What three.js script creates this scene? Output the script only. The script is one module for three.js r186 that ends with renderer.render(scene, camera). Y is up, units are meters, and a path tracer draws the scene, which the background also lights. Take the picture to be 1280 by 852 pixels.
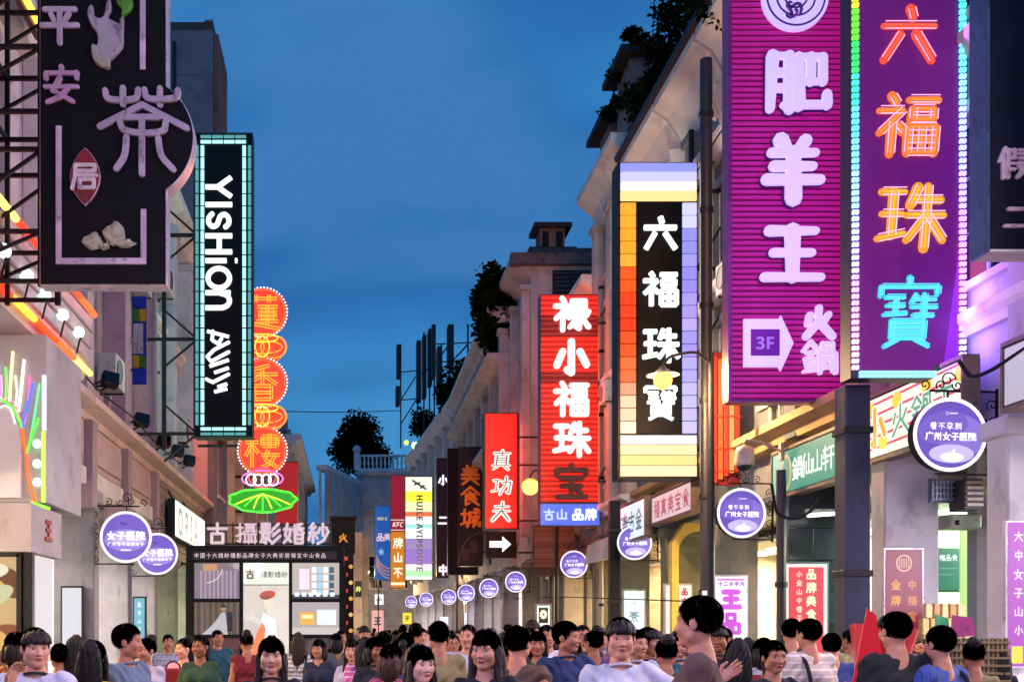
import * as THREE from 'three';
import { mergeGeometries } from 'three/addons/utils/BufferGeometryUtils.js';
import { RoundedBoxGeometry } from 'three/addons/geometries/RoundedBoxGeometry.js';
import { RectAreaLightUniformsLib } from 'three/addons/lights/RectAreaLightUniformsLib.js';

// ---------------------------------------------------------------- camera, sky, sun, exposure
const scene = new THREE.Scene();
const F = 1400, VX = 440, VY = 787, EYE = 1.65;              // focal length in photo pixels, vanishing point, eye height
const camera = new THREE.PerspectiveCamera(2 * Math.atan(VY / F) * 180 / Math.PI, 1680 / 1574, 0.1, 600);
camera.position.set(0, EYE, 0);
camera.setViewOffset(1680, 1574, 400, 0, 1280, 852);         // shifted lens: verticals stay vertical
scene.add(camera);

const renderer = new THREE.WebGLRenderer({ antialias: true });
renderer.toneMapping = THREE.LinearToneMapping;
renderer.toneMappingExposure = 1.3;
renderer.shadowMap.enabled = true;
RectAreaLightUniformsLib.init();

let seed = 7;
const rnd = () => { seed = (seed + 0x6d2b79f5) | 0; let t = Math.imul(seed ^ (seed >>> 15), 1 | seed); t = (t + Math.imul(t ^ (t >>> 7), 61 | t)) ^ t; return ((t ^ (t >>> 14)) >>> 0) / 4294967296; };
const rr = (a, b) => a + (b - a) * rnd();
const lerp = (a, b, t) => a + (b - a) * t, clamp = (x, a = 0, b = 1) => Math.min(b, Math.max(a, x));
const sstep = (a, b, x) => { const t = clamp((x - a) / (b - a)); return t * t * (3 - 2 * t); };
function hash(x, y, s) { let h = Math.imul(x, 374761393) + Math.imul(y, 668265263) + Math.imul(s, 974634541); h = Math.imul(h ^ (h >>> 13), 1274126177); return ((h ^ (h >>> 16)) >>> 0) / 4294967296; }
function vnoise(x, y, s, per) {
  const ix = Math.floor(x), iy = Math.floor(y), m = (a) => per ? ((a % per) + per) % per : a;
  let fx = x - ix, fy = y - iy; fx = fx * fx * (3 - 2 * fx); fy = fy * fy * (3 - 2 * fy);
  return lerp(lerp(hash(m(ix), m(iy), s), hash(m(ix + 1), m(iy), s), fx), lerp(hash(m(ix), m(iy + 1), s), hash(m(ix + 1), m(iy + 1), s), fx), fy);
}
function fbm(x, y, s, oct, per) { let v = 0, a = 0.5, n = 0; for (let i = 0; i < oct; i++) { v += a * vnoise(x, y, s + i, per); n += a; a *= 0.5; x *= 2; y *= 2; if (per) per *= 2; } return v / n; }

{ // dusk sky: deep blue air with long soft bands of darker cloud
  const W = 1024, H = 512, data = new Float32Array(W * H * 4);
  for (let j = 0; j < H; j++) for (let i = 0; i < W; i++) {
    const el = ((j + 0.5) / H - 0.5) * Math.PI, az = ((i + 0.5) / W) * 2 * Math.PI, y = Math.sin(el);
    const t = clamp(y), k = 1 - Math.pow(1 - t, 2.2);
    let c = [lerp(0.046, 0.034, k), lerp(0.200, 0.228, k), lerp(0.425, 0.53, k)];
    const cx = Math.cos(az), cz = Math.sin(az), ce = Math.cos(el) / (Math.abs(y) + 0.28);
    const n = fbm(cx * ce * 1.1 + 11.3, cz * ce * 1.9 + 7.1, 3, 5), n2 = fbm(cx * ce * 3.1 + 40, cz * ce * 5 + 2, 9, 5);
    const cl = sstep(0.40, 0.68, n * 0.75 + n2 * 0.3) * 0.85;
    const d = [0.015, 0.096, 0.295];
    c = c.map((v, q) => lerp(v, d[q], cl));
    const lit = sstep(0.5, 0.75, n2) * sstep(0.42, 0.58, n) * 0.35;
    c = c.map((v, q) => lerp(v, [0.075, 0.22, 0.46][q], lit));
    if (y < 0) c = [0.05, 0.06, 0.09];
    const o = (j * W + i) * 4; data[o] = c[0]; data[o + 1] = c[1]; data[o + 2] = c[2]; data[o + 3] = 1;
  }
  const sky = new THREE.DataTexture(data, W, H, THREE.RGBAFormat, THREE.FloatType);
  sky.mapping = THREE.EquirectangularReflectionMapping; sky.magFilter = THREE.LinearFilter; sky.needsUpdate = true;
  scene.background = sky; scene.environment = sky;
}
const sun = new THREE.DirectionalLight(0xbfd0ff, 0.12);       // what is left of the sun: a faint wide afterglow
sun.position.set(-18, 60, 30); sun.target.position.set(0, 0, -30); sun.castShadow = true; sun.shadow.radius = 60;
Object.assign(sun.shadow.camera, { left: -60, right: 60, top: 60, bottom: -60, near: 1, far: 200 });
scene.add(sun, sun.target);

// ---------------------------------------------------------------- helpers
const P = (px, py, d) => new THREE.Vector3((px - VX) / F * d, EYE + (VY - py) / F * d, -d);   // photo pixel at a known depth
const X = (px, d) => (px - VX) / F * d, Y = (py, d) => EYE + (VY - py) / F * d;
const V = (x, y, z) => new THREE.Vector3(x, y, z);
const taken = new Map();
function numbered(n) { const k = (taken.get(n) ?? -1) + 1; taken.set(n, k); return k ? n + '_' + String(k).padStart(3, '0') : n; }
function mk(parent, name, geo, mat, pos, rot) {
  const m = new THREE.Mesh(geo, mat); m.name = name; m.castShadow = m.receiveShadow = true;
  if (pos) pos.isVector3 ? m.position.copy(pos) : m.position.set(...pos);
  if (rot) m.rotation.set(...rot);
  parent.add(m); return m;
}
function thing(name, label, category, pos = [0, 0, 0], turn = 0, group) {
  const o = new THREE.Group(); o.name = numbered(name);
  pos.isVector3 ? o.position.copy(pos) : o.position.set(...pos);
  o.rotation.y = turn; o.userData = { label, category }; if (group) o.userData.group = group;
  scene.add(o); return o;
}
function structure(name, geo, mat, pos, rot) { const m = mk(scene, numbered(name), geo, mat, pos, rot); m.userData.kind = 'structure'; return m; }
function relabel(o, label) { const c = o.clone(); c.name = numbered(o.name.replace(/_\d\d\d$/, '')); c.userData = { ...o.userData }; if (label) c.userData.label = label; scene.add(c); return c; }

const cache = new Map(), memo = (k, f) => { if (!cache.has(k)) cache.set(k, f()); return cache.get(k); };
function metreUV(g) {           // box-mapped uv in metres
  const p = g.attributes.position, n = g.attributes.normal, uv = new Float32Array(p.count * 2);
  for (let i = 0; i < p.count; i++) {
    const ax = Math.abs(n.getX(i)), ay = Math.abs(n.getY(i)), az = Math.abs(n.getZ(i)), x = p.getX(i), y = p.getY(i), z = p.getZ(i);
    if (ax >= ay && ax >= az) { uv[2 * i] = z; uv[2 * i + 1] = y; } else if (ay >= az) { uv[2 * i] = x; uv[2 * i + 1] = z; } else { uv[2 * i] = x; uv[2 * i + 1] = y; }
  }
  g.setAttribute('uv', new THREE.BufferAttribute(uv, 2)); return g;
}
const q4 = (x) => Math.round(x * 1e4) / 1e4;
const box = (w, h, d) => memo(`b${q4(w)},${q4(h)},${q4(d)}`, () => metreUV(new THREE.BoxGeometry(w, h, d)));
const rbox = (w, h, d, r = 0.012) => memo(`r${q4(w)},${q4(h)},${q4(d)},${r}`, () => metreUV(new RoundedBoxGeometry(w, h, d, 1, Math.min(r, w / 2.1, h / 2.1, d / 2.1))));
const boxAt = (w, h, d, x, y, z) => metreUV(new THREE.BoxGeometry(w, h, d)).translate(x, y, z);
const cyl = (r0, r1, h, n = 12) => memo(`c${q4(r0)},${q4(r1)},${q4(h)},${n}`, () => new THREE.CylinderGeometry(r0, r1, h, n));
const ball = (r, n = 12) => memo(`s${q4(r)},${n}`, () => new THREE.SphereGeometry(r, n, Math.max(6, n * 0.66 | 0)));
const join = (list) => mergeGeometries(list.map((g) => { const c = g.index ? g.toNonIndexed() : g; for (const k of Object.keys(c.attributes)) if (!['position', 'normal', 'uv'].includes(k)) c.deleteAttribute(k); return c; }));
function bar(a, b, r = 0.03, sides = 6) {      // round bar between two points
  a = a.isVector3 ? a : V(...a); b = b.isVector3 ? b : V(...b);
  const l = a.distanceTo(b), g = new THREE.CylinderGeometry(r, r, l, sides);
  g.applyQuaternion(new THREE.Quaternion().setFromUnitVectors(V(0, 1, 0), b.clone().sub(a).normalize()));
  return g.translate((a.x + b.x) / 2, (a.y + b.y) / 2, (a.z + b.z) / 2);
}
function sbar(a, b, w = 0.05) {                // square bar
  a = a.isVector3 ? a : V(...a); b = b.isVector3 ? b : V(...b);
  const l = a.distanceTo(b), g = new THREE.BoxGeometry(w, l, w);
  g.applyQuaternion(new THREE.Quaternion().setFromUnitVectors(V(0, 1, 0), b.clone().sub(a).normalize()));
  return g.translate((a.x + b.x) / 2, (a.y + b.y) / 2, (a.z + b.z) / 2);
}
const tube = (pts, r, seg = 3, sides = 6, closed = false) => new THREE.TubeGeometry(new THREE.CatmullRomCurve3(pts.map((p) => p.isVector3 ? p : V(...p)), closed, 'catmullrom', 0.4), Math.max(2, seg * pts.length), r, sides, closed);
const shapeOf = (pts) => { const s = new THREE.Shape(); pts.forEach(([x, y], i) => i ? s.lineTo(x, y) : s.moveTo(x, y)); s.closePath(); return s; };
function holed(w, h, holes, t) {               // wall sheet with openings [x0,y0,x1,y1]; x 0..w, y 0..h, z -t..0
  const s = shapeOf([[0, 0], [w, 0], [w, h], [0, h]]);
  for (const [a, b, c, d] of holes) s.holes.push(new THREE.Path().moveTo(a, b).lineTo(a, d).lineTo(c, d).lineTo(c, b).closePath());
  return metreUV(new THREE.ExtrudeGeometry(s, { depth: t, bevelEnabled: false }).translate(0, 0, -t));
}
function profile(pts, len) {                   // moulding: outline pts [z,y] swept along x 0..len
  const g = new THREE.ExtrudeGeometry(shapeOf(pts), { depth: len, bevelEnabled: false });
  g.rotateY(-Math.PI / 2); g.translate(len, 0, 0); g.scale(1, 1, 1);
  // after rotateY(-90): shape x -> z, depth z -> -x
  return metreUV(g);
}

// ---------------------------------------------------------------- textures and materials
function tex(size, fn, srgb = true) {
  const d = new Uint8Array(size * size * 4);
  for (let j = 0; j < size; j++) for (let i = 0; i < size; i++) { const c = fn(i / size, j / size), o = (j * size + i) * 4; for (let q = 0; q < 3; q++) d[o + q] = clamp(Array.isArray(c) ? c[q] : c) * 255; d[o + 3] = 255; }
  const t = new THREE.DataTexture(d, size, size); t.wrapS = t.wrapT = THREE.RepeatWrapping; t.magFilter = THREE.LinearFilter; if (srgb) t.colorSpace = THREE.SRGBColorSpace; t.needsUpdate = true; return t;
}
const rep = (t, x, y = x) => { const c = t.clone(); c.repeat.set(x, y); c.needsUpdate = true; return c; };
const T = {
  plaster: tex(512, (u, v) => 0.78 + 0.26 * fbm(u * 6, v * 6, 1, 5, 6) - 0.34 * sstep(0.55, 0.85, fbm(u * 24, v * 3, 21, 4, 24 / 8)) * fbm(u * 9, v * 5, 4, 3, 9) - 0.1 * sstep(0.62, 0.8, fbm(u * 14, v * 14, 8, 4, 14))),
  grain: tex(256, (u, v) => 0.4 + 0.6 * fbm(u * 24, v * 24, 5, 4, 24), false),
  concrete: tex(512, (u, v) => 0.62 + 0.38 * fbm(u * 8, v * 8, 2, 6, 8) - 0.18 * sstep(0.6, 0.75, fbm(u * 20, v * 5, 31, 4, 20))),
  wood: tex(256, (u, v) => { const n = fbm(u * 2, v * 30, 6, 4, 2) ; return 0.62 + 0.38 * n - 0.15 * sstep(0.6, 0.8, fbm(u * 3, v * 60, 16, 2, 3)); }),
  metal: tex(256, (u, v) => 0.72 + 0.28 * fbm(u * 10, v * 10, 12, 5, 10) - 0.25 * sstep(0.66, 0.82, fbm(u * 30, v * 18, 14, 3, 30))),
  cloth: tex(256, (u, v) => 0.8 + 0.2 * fbm(u * 16, v * 16, 19, 4, 16)),
};
const Tp = rep(T.plaster, 0.22), Tc = rep(T.concrete, 0.3), Tw = rep(T.wood, 0.5), Tm = rep(T.metal, 0.5), Tg = rep(T.grain, 1.4), Tcl = rep(T.cloth, 1.5);
const std = (o) => new THREE.MeshStandardMaterial(o);
const plaster = (c) => memo('pl' + c, () => std({ color: c, map: Tp, roughness: 0.92, bumpMap: Tg, bumpScale: 0.004 }));
const concrete = (c) => memo('co' + c, () => std({ color: c, map: Tc, roughness: 0.9, bumpMap: Tg, bumpScale: 0.005 }));
const wood = (c) => memo('wo' + c, () => std({ color: c, map: Tw, roughness: 0.62 }));
const metal = (c, r = 0.5) => memo('me' + c + r, () => std({ color: c, map: Tm, roughness: r, metalness: 0.35 }));
const dark = (c) => Math.max(c >> 16, (c >> 8) & 255, c & 255) < 0x30;
const paint = (c, r = 0.45) => memo('pa' + c + r, () => dark(c) ? new THREE.MeshPhysicalMaterial({ color: c, map: Tm, roughness: Math.max(r, 0.5), specularIntensity: 0.35 }) : std({ color: c, map: Tm, roughness: r }));
const cloth = (c) => memo('cl' + c, () => std({ color: c, map: Tcl, roughness: 0.95 }));
const glow = (c, i = 1, base = 0x080808) => memo('gl' + c + i, () => std({ name: 'light', color: base, emissive: c, emissiveIntensity: i, roughness: 0.6 }));
const darkGlass = memo('dg', () => std({ color: 0x0c1016, roughness: 0.08, metalness: 0.0 }));
const clearGlass = new THREE.MeshPhysicalMaterial({ color: 0xffffff, roughness: 0.02, transmission: 1, thickness: 0, ior: 1.5 });
const BLACK = metal(0x14141a, 0.5), STEEL = metal(0x55585e, 0.45), DARKSTEEL = metal(0x23242c, 0.5);
function canvas(w, h, draw, emissive) {
  const c = document.createElement('canvas'); c.width = w; c.height = h; const x = c.getContext('2d'); draw(x, w, h);
  const t = new THREE.CanvasTexture(c); t.colorSpace = THREE.SRGBColorSpace; t.magFilter = THREE.LinearFilter;
  return t;
}
const print = (w, h, draw, r = 0.6) => std({ map: canvas(w, h, draw), roughness: r });
const litPrint = (w, h, draw, i = 1) => std({ name: 'light_sign', color: 0x101010, emissive: 0xffffff, emissiveMap: canvas(w, h, draw), emissiveIntensity: i, roughness: 0.4 });
function areaLight(name, w, h, color, intensity, pos, look) {
  const l = new THREE.RectAreaLight(color, intensity, w, h); l.name = name; l.position.copy(pos); scene.add(l); l.lookAt(look); return l;
}
function pointLight(name, color, intensity, pos, radius = 2) {
  const l = new THREE.PointLight(color, intensity); l.name = name; l.position.copy(pos); l.castShadow = true; l.shadow.radius = radius; scene.add(l); return l;
}

// ---------------------------------------------------------------- lettering: each character as its pen strokes on a 100 x 100 square, y down
const SHI = '24,6 32,18|6,28 42,28 8,62|26,46 26,94|34,50 44,60|';
const G = {
  六: '50,8 55,24|8,36 92,36|36,50 12,92|62,50 90,92',
  福: SHI + '50,12 94,12|56,26 88,26 88,42 56,42 56,26|52,54 92,54 92,92 52,92 52,54|72,54 72,92|52,73 92,73',
  珠: '6,14 40,14|8,46 38,46|4,82 42,74|23,14 23,78|58,8 48,34|52,26 92,26|44,48 98,48|72,6 72,96|70,50 46,84|74,50 98,84',
  寶: '50,0 50,10|10,26 10,13 90,13 90,24|18,28 44,28|20,40 44,40|16,53 48,51|32,28 32,51|60,24 54,36|56,31 88,31|72,24 72,54|54,42 90,42|58,54 86,54|28,62 74,62 74,86 28,86 28,62|28,70 74,70|28,78 74,78|38,88 20,98|62,88 82,98',
  禄: SHI + '52,14 88,14 88,44|52,28 88,28|46,44 98,44|72,44 72,90 62,84|50,54 60,62|64,62 46,86|94,52 82,62|78,60 98,86',
  小: '50,6 50,92 38,84|26,34 10,72|74,34 92,70',
  宝: '50,4 50,12|10,32 10,18 90,18 90,30|20,40 80,40|24,62 76,62|12,92 90,92|50,40 50,92|64,70 76,82',
  真: '10,16 90,16|50,4 50,28|26,28 74,28 74,74|26,28 26,74|26,40 74,40|26,52 74,52|26,63 74,63|6,76 94,76|36,80 14,96|64,80 88,96',
  功: '8,24 44,24|26,24 26,72|4,78 48,68|52,32 92,32 90,86 78,82|70,8 68,46 46,92',
  夫: '16,26 84,26|8,48 92,48|50,6 50,44 10,94|52,50 92,94',
  美: '34,4 42,16|66,4 58,16|14,20 86,20|20,34 80,34|8,48 92,48|50,20 50,48|8,66 92,66|50,52 46,68 10,96|54,68 92,96',
  食: '50,4 6,42|50,4 94,42|46,28 56,36|28,42 72,42 72,64 28,64|28,42 28,92 46,84|28,53 72,53|80,66 62,76|52,66 92,94',
  城: '6,32 36,32|21,10 21,76|4,82 38,72|44,24 96,24|48,24 46,66 34,94|48,46 66,46 64,74 56,72|72,6 78,62 96,92 98,74|92,42 66,94|84,8 92,16',
  肥: '14,10 10,92|14,10 40,10 40,92 30,86|14,36 40,36|14,60 40,60|54,12 92,12 92,50|54,50 92,50|73,12 73,50|54,12 54,86 98,86 98,70',
  羊: '30,4 40,18|70,4 60,18|14,24 86,24|18,46 82,46|6,68 94,68|50,24 50,98',
  王: '14,14 86,14|20,48 80,48|6,86 94,86|50,14 50,86',
  火: '22,30 14,56|80,26 64,50|50,6 48,50 10,94|52,50 92,94',
  鍋: '26,4 4,30|26,4 48,28|14,36 40,36|8,54 44,54|26,36 26,88|12,64 18,80|42,62 36,80|4,92 48,86|60,8 90,8 90,40|60,8 60,40|60,22 76,22 76,40|52,40 98,40 98,94 90,90|52,40 52,96|64,56 86,56 86,80 64,80 64,56',
  平: '12,14 88,14|28,26 36,42|72,26 62,42|6,54 94,54|50,14 50,98',
  安: '50,4 50,14|10,34 10,20 90,20 90,34|46,34 28,66 80,94|8,56 92,56|70,56 48,82 14,96',
  茶: '~7,4 10,13 26,15 42,13 44,4|27,2 27,20|~51,4 54,13 68,15 86,13 88,4|68,2 68,20|1,44 48,20|48,20 98,46|29,34 67,34|48,34 48,97|~23,37 28,48 48,52 71,50 75,40|~31,57 29,77 20,92|~66,57 70,77 83,92',
  居: '16,10 86,10 86,32|16,32 86,32|16,10 14,60 4,96|24,48 92,48|57,34 57,62|32,64 84,64 84,94 32,94 32,64',
  蓮: '10,14 90,14|32,4 32,24|68,4 68,24|14,32 22,40|6,54 22,54 16,80|2,96 22,82 96,96|36,36 92,36|44,46 84,46 84,66 44,66 44,46|44,56 84,56|64,30 64,88|34,76 94,76',
  香: '70,4 22,16|8,28 92,28|50,12 50,54|46,32 10,56|54,32 90,56|28,60 74,60 74,96 28,96 28,60|28,78 74,78',
  樓: '4,28 40,28|22,6 22,96|20,34 4,66|26,40 40,58|70,4 70,44|50,12 90,12 90,38|50,12 50,38|44,25 98,25|50,38 90,38|66,48 56,74 92,96|46,62 98,62|84,62 74,84 48,96',
  古: '8,28 92,28|50,4 50,52|24,52 76,52 76,94 24,94 24,52',
  攝: '4,24 36,24|22,4 22,90 10,84|4,62 38,50|44,8 96,8|52,8 52,42|86,8 86,48|52,18 86,18|52,28 86,28|42,42 98,38|42,54 66,54|46,54 46,92|62,54 62,96|40,90 68,86|72,54 98,54|76,54 76,92|92,54 92,96|70,90 99,86',
  影: '14,6 48,6 48,30 14,30 14,6|14,18 48,18|30,32 30,42|4,44 58,44|16,52 46,52 46,68 16,68 16,52|31,68 31,96 24,92|18,76 8,90|44,76 54,88|90,6 64,32|94,34 64,62|98,62 60,98',
  婚: '20,6 10,58 36,88|4,32 44,32|36,32 28,66 4,94|88,6 54,14|54,14 54,48 66,42|54,28 94,28|72,10 78,36 96,48|56,56 90,56 90,96 56,96 56,56|56,76 90,76',
  紗: '26,4 10,24 30,26|36,18 8,48 38,46|24,50 24,94|10,60 4,80|36,58 44,74|70,6 70,60|56,26 48,48|84,22 96,44|92,48 74,82 46,98',
  看: '78,4 20,12|14,24 86,24|6,38 94,38|46,10 8,66|32,50 80,50 80,98 32,98 32,50|32,66 80,66|32,82 80,82',
  不: '8,14 92,14|54,16 10,66|50,36 50,98|58,44 90,68',
  孕: '14,8 70,8 62,24 86,24 80,46 70,42|40,8 36,26 8,48|26,54 76,54 54,68|52,68 52,96 40,92|6,78 94,78',
  到: '6,12 60,12|32,14 14,38 56,34|46,28 58,42|8,60 58,60|32,42 32,86|4,92 60,84|72,18 72,66|92,6 92,94 82,88',
  广: '50,2 50,14|14,18 92,18|14,18 14,60 4,96',
  州: '22,10 20,56 8,94|50,14 50,88|80,8 80,98|8,34 6,52|36,34 36,50|64,34 64,50',
  女: '44,4 24,58 84,96|4,36 96,36|72,36 58,72 12,96',
  子: '18,12 80,12 52,34|52,34 52,94 36,88|6,54 94,54',
  医: '8,8 92,8|8,8 8,94 94,94|38,14 24,36|34,26 82,26|20,50 88,50|56,26 52,56 24,82|56,56 84,82',
  院: '8,6 8,98|8,6 32,6 18,34 32,48 22,62|66,2 66,10|42,28 42,16 94,16 94,28|50,36 88,36|40,54 98,54|60,54 56,78 38,96|76,54 76,92 98,92 98,80',
  假: '24,4 6,44|18,30 18,96|32,10 52,10 52,34 32,34|32,10 32,94|32,52 52,52|32,70 52,70|64,10 92,10 92,36 64,36|92,22 64,22|62,52 92,52 62,94|66,62 96,94',
  二: '20,24 80,24|6,80 94,80',
  金: '50,4 6,44|50,4 94,44|30,42 70,42|14,60 86,60|50,42 50,92|28,68 36,82|74,66 66,82|6,92 94,92',
  中: '16,26 84,26 84,62 16,62 16,26|50,4 50,98',
  国: '10,8 90,8 90,94 10,94 10,8|28,26 72,26|32,48 68,48|24,74 76,74|50,26 50,74|60,58 66,66',
  十: '8,44 92,44|50,4 50,98', 大: '8,34 92,34|50,4 48,40 8,94|52,40 92,94',
  品: '30,6 70,6 70,40 30,40 30,6|8,54 42,54 42,94 8,94 8,54|58,54 92,54 92,94 58,94 58,54',
  牌: '14,8 14,50 4,94|14,38 44,38|36,4 36,38|16,62 38,62 38,96|70,2 62,12|54,14 94,14 94,50 54,50 54,14|54,32 94,32|74,14 74,50 52,66|46,72 98,72|74,58 74,98',
  山: '50,6 50,86|12,36 12,86 88,86|88,34 88,90', 仙: '28,4 6,46|20,32 20,96|66,8 66,84|42,38 42,84 92,84|92,36 92,90',
  轩: '6,18 46,18|26,4 12,46 46,46|28,34 28,98|4,70 50,66|56,14 96,14|52,46 98,46|76,14 76,98',
  井: '10,32 90,32|6,64 94,64|34,8 32,64 12,96|66,8 66,96',
};
const strokesOf = (ch) => memo('gs' + ch, () => G[ch].split('|').filter(Boolean).map((s) => { const smooth = s[0] === '~'; return { smooth, pts: s.replace('~', '').split(' ').map((p) => p.split(',').map(Number)) }; }));
function stadium(a, b, wa, wb, cap) {           // outline of one stroke segment
  const dx = b[0] - a[0], dy = b[1] - a[1], l = Math.hypot(dx, dy) || 1, ux = dx / l, uy = dy / l, pts = [];
  const arc = (c, r, s) => { for (let k = 0; k <= 4; k++) { const t = -Math.PI / 2 + k / 4 * Math.PI; pts.push([c[0] + s * (ux * Math.cos(t) * r * cap - uy * Math.sin(t) * r), c[1] + s * (uy * Math.cos(t) * r * cap + ux * Math.sin(t) * r)]); } };
  arc(b, wb, 1); arc(a, wa, -1);
  return shapeOf(pts);
}
// a solid raised character: size in metres, w = stroke width in metres, t = thickness; its strokes step a millimetre apart
function solidChar(ch, size, w, t, { brush = 0, slant = 0, cap = 1 } = {}) {
  return memo(`sc${ch}${q4(size)}${q4(w)}${q4(t)}${brush}${slant}${cap}`, () => {
    const list = []; let k = 0; const pt = ([x, y]) => { const yy = (50 - y) / 100 * size; return [(x - 50) / 100 * size + slant * yy, yy]; };
    for (const s of strokesOf(ch)) {
      let p = s.pts.map(pt);
      if (s.smooth) p = new THREE.CatmullRomCurve3(p.map(([x, y]) => V(x, y, 0)), false, 'catmullrom', 0.5).getPoints(3 * (p.length - 1)).map((v) => [v.x, v.y]);
      for (let i = 0; i + 1 < p.length; i++) {
        const horiz = Math.abs(p[i + 1][0] - p[i][0]) > Math.abs(p[i + 1][1] - p[i][1]), f = horiz ? 1 - brush * 0.25 : 1 + brush * 0.15;
        const b0 = brush ? 1 + brush * (hash(k, i, 5) - 0.3) * 0.7 : 1, b1 = brush ? 1 + brush * (hash(k, i, 9) - 0.3) * 0.7 : 1;
        const g = new THREE.ExtrudeGeometry(stadium(p[i], p[i + 1], w / 2 * f * b0, w / 2 * f * b1, cap), { depth: t, bevelEnabled: true, bevelThickness: Math.min(t, w) * 0.12, bevelSize: Math.min(t, w) * 0.1, bevelSegments: 1, curveSegments: 3 });
        list.push(g.translate(0, 0, 0.0012 * (k % 24))); k++;
      }
    }
    return join(list);
  });
}
function tubeChar(ch, size, r, z = 0, spread = 0) {      // neon tube character; spread > 0 traces both sides of each stroke
  const list = []; let k = 0; const pt = ([x, y]) => V((x - 50) / 100 * size, (50 - y) / 100 * size, z);
  for (const s of strokesOf(ch)) {
    const p = s.pts.map(pt);
    for (let i = 0; i + 1 < p.length; i++) {
      const a = p[i], b = p[i + 1], n = V(-(b.y - a.y), b.x - a.x, 0).normalize();
      for (const o of spread ? [-spread, spread] : [0]) { const q = n.clone().multiplyScalar(o); q.z += 0.0015 * (k % 12); list.push(bar(a.clone().add(q), b.clone().add(q), r, 5)); k++; }
    }
  }
  return join(list);
}
function pen(x, ch, cx, cy, size, lw, color) {            // the same character printed on a canvas
  x.strokeStyle = color; x.lineWidth = lw; x.lineCap = 'round'; x.lineJoin = 'round';
  for (const s of strokesOf(ch)) { x.beginPath(); s.pts.forEach(([a, b], i) => { const px = cx + (a - 50) / 100 * size, py = cy + (b - 50) / 100 * size; i ? x.lineTo(px, py) : x.moveTo(px, py); }); x.stroke(); }
}
const penRow = (x, str, cx, cy, size, gap, lw, color, dy = 0) => [...str].forEach((c, i) => G[c] && pen(x, c, cx + (i - (str.length - 1) / 2) * (dy ? 0 : gap), cy + (dy ? (i - (str.length - 1) / 2) * gap : 0), size, lw, color));

// ---------------------------------------------------------------- the setting
structure('street', metreUV(new THREE.PlaneGeometry(400, 500).rotateX(-Math.PI / 2)), std({ color: 0x8e8884, map: Tc, roughness: 0.5 }), [0, 0, -120]);

const WHITE_TRIM = plaster(0xd8d2cc);
// a facade frame: local x runs along the street, y up, z out over the street. U(d) turns a depth into local x.
function facade(name, label, side, Xw, d0, d1, yaw = 0, group) {
  const g = thing(name, label, 'building', side < 0 ? [Xw, 0, -d0] : [Xw, 0, -d1], side < 0 ? Math.PI / 2 + yaw : -Math.PI / 2 + yaw, group);
  const b = { g, len: d1 - d0, U: side < 0 ? (d) => d - d0 : (d) => d1 - d, side };
  b.span = (a, c) => [Math.min(b.U(a), b.U(c)), Math.max(b.U(a), b.U(c))];
  return b;
}
function addWindow(b, u0, u1, y0, y1, { cols = 2, rows = 3, frame = WHITE_TRIM, z = -0.14, sill = true, pane = darkGlass, head = false } = {}) {
  const w = u1 - u0, h = y1 - y0, t = 0.05, cells = [], m = 0.035;
  for (let i = 0; i < cols; i++) for (let j = 0; j < rows; j++) cells.push([t + i * (w - t) / cols, t + j * (h - t) / rows, (i + 1) * (w - t) / cols + (i + 1 < cols ? t - m : 0), (j + 1) * (h - t) / rows + (j + 1 < rows ? t - m : 0)]);
  const win = mk(b.g, 'window', holed(w, h, cells, 0.07), frame, [u0, y0, z]);
  for (const [x0, ya, x1, yb] of cells) mk(win, 'pane', box(x1 - x0 + 0.01, yb - ya + 0.01, 0.012), pane, [(x0 + x1) / 2, (ya + yb) / 2, -0.035]);
  if (sill) mk(win, 'sill', box(w + 0.24, 0.1, 0.3), frame, [w / 2, -0.052, 0.08]);
  if (head) mk(win, 'lintel', box(w + 0.3, 0.16, 0.24), frame, [w / 2, h + 0.082, 0.06]);
}
function shell(b, { base, H, depth = 7, mat, holes = [], roof = concrete(0x4a4a50), thick = 0.32, arcade = 1.2 }) {
  mk(b.g, 'wall', holed(b.len, H - base, holes.map(([a, c, d, e]) => [a, c - base, d, e - base]), thick), mat, [0, base, 0]);
  const near = b.side < 0 ? 0.15 : b.len - 0.15, far = b.side < 0 ? b.len - 0.15 : 0.15;
  for (const u of [near, far]) {      // end walls; the arcade runs through below the first floor
    mk(b.g, 'end_wall', box(0.3, H - base - 0.01, depth - thick), mat, [u, (H + base - 0.01) / 2, -thick - (depth - thick) / 2 - 0.002]);
    mk(b.g, 'lower_end_wall', box(0.28, base, depth - arcade), mat, [u, base / 2 - 0.005, -arcade - (depth - arcade) / 2 - 0.002]);
  }
  mk(b.g, 'back_wall', box(b.len - 0.62, H - 0.02, 0.3), mat, [b.len / 2, H / 2 - 0.01, -depth + 0.16]);
  mk(b.g, 'roof', box(b.len - 0.02, 0.25, depth - 0.02), roof, [b.len / 2, H + 0.13, -depth / 2]);
  mk(b.g, 'floor_slab', box(b.len - 0.62, 0.24, depth - thick - 0.32), concrete(0x8a8480), [b.len / 2, base + 0.14, -thick - (depth - thick) / 2 + 0.14]);
}
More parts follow.
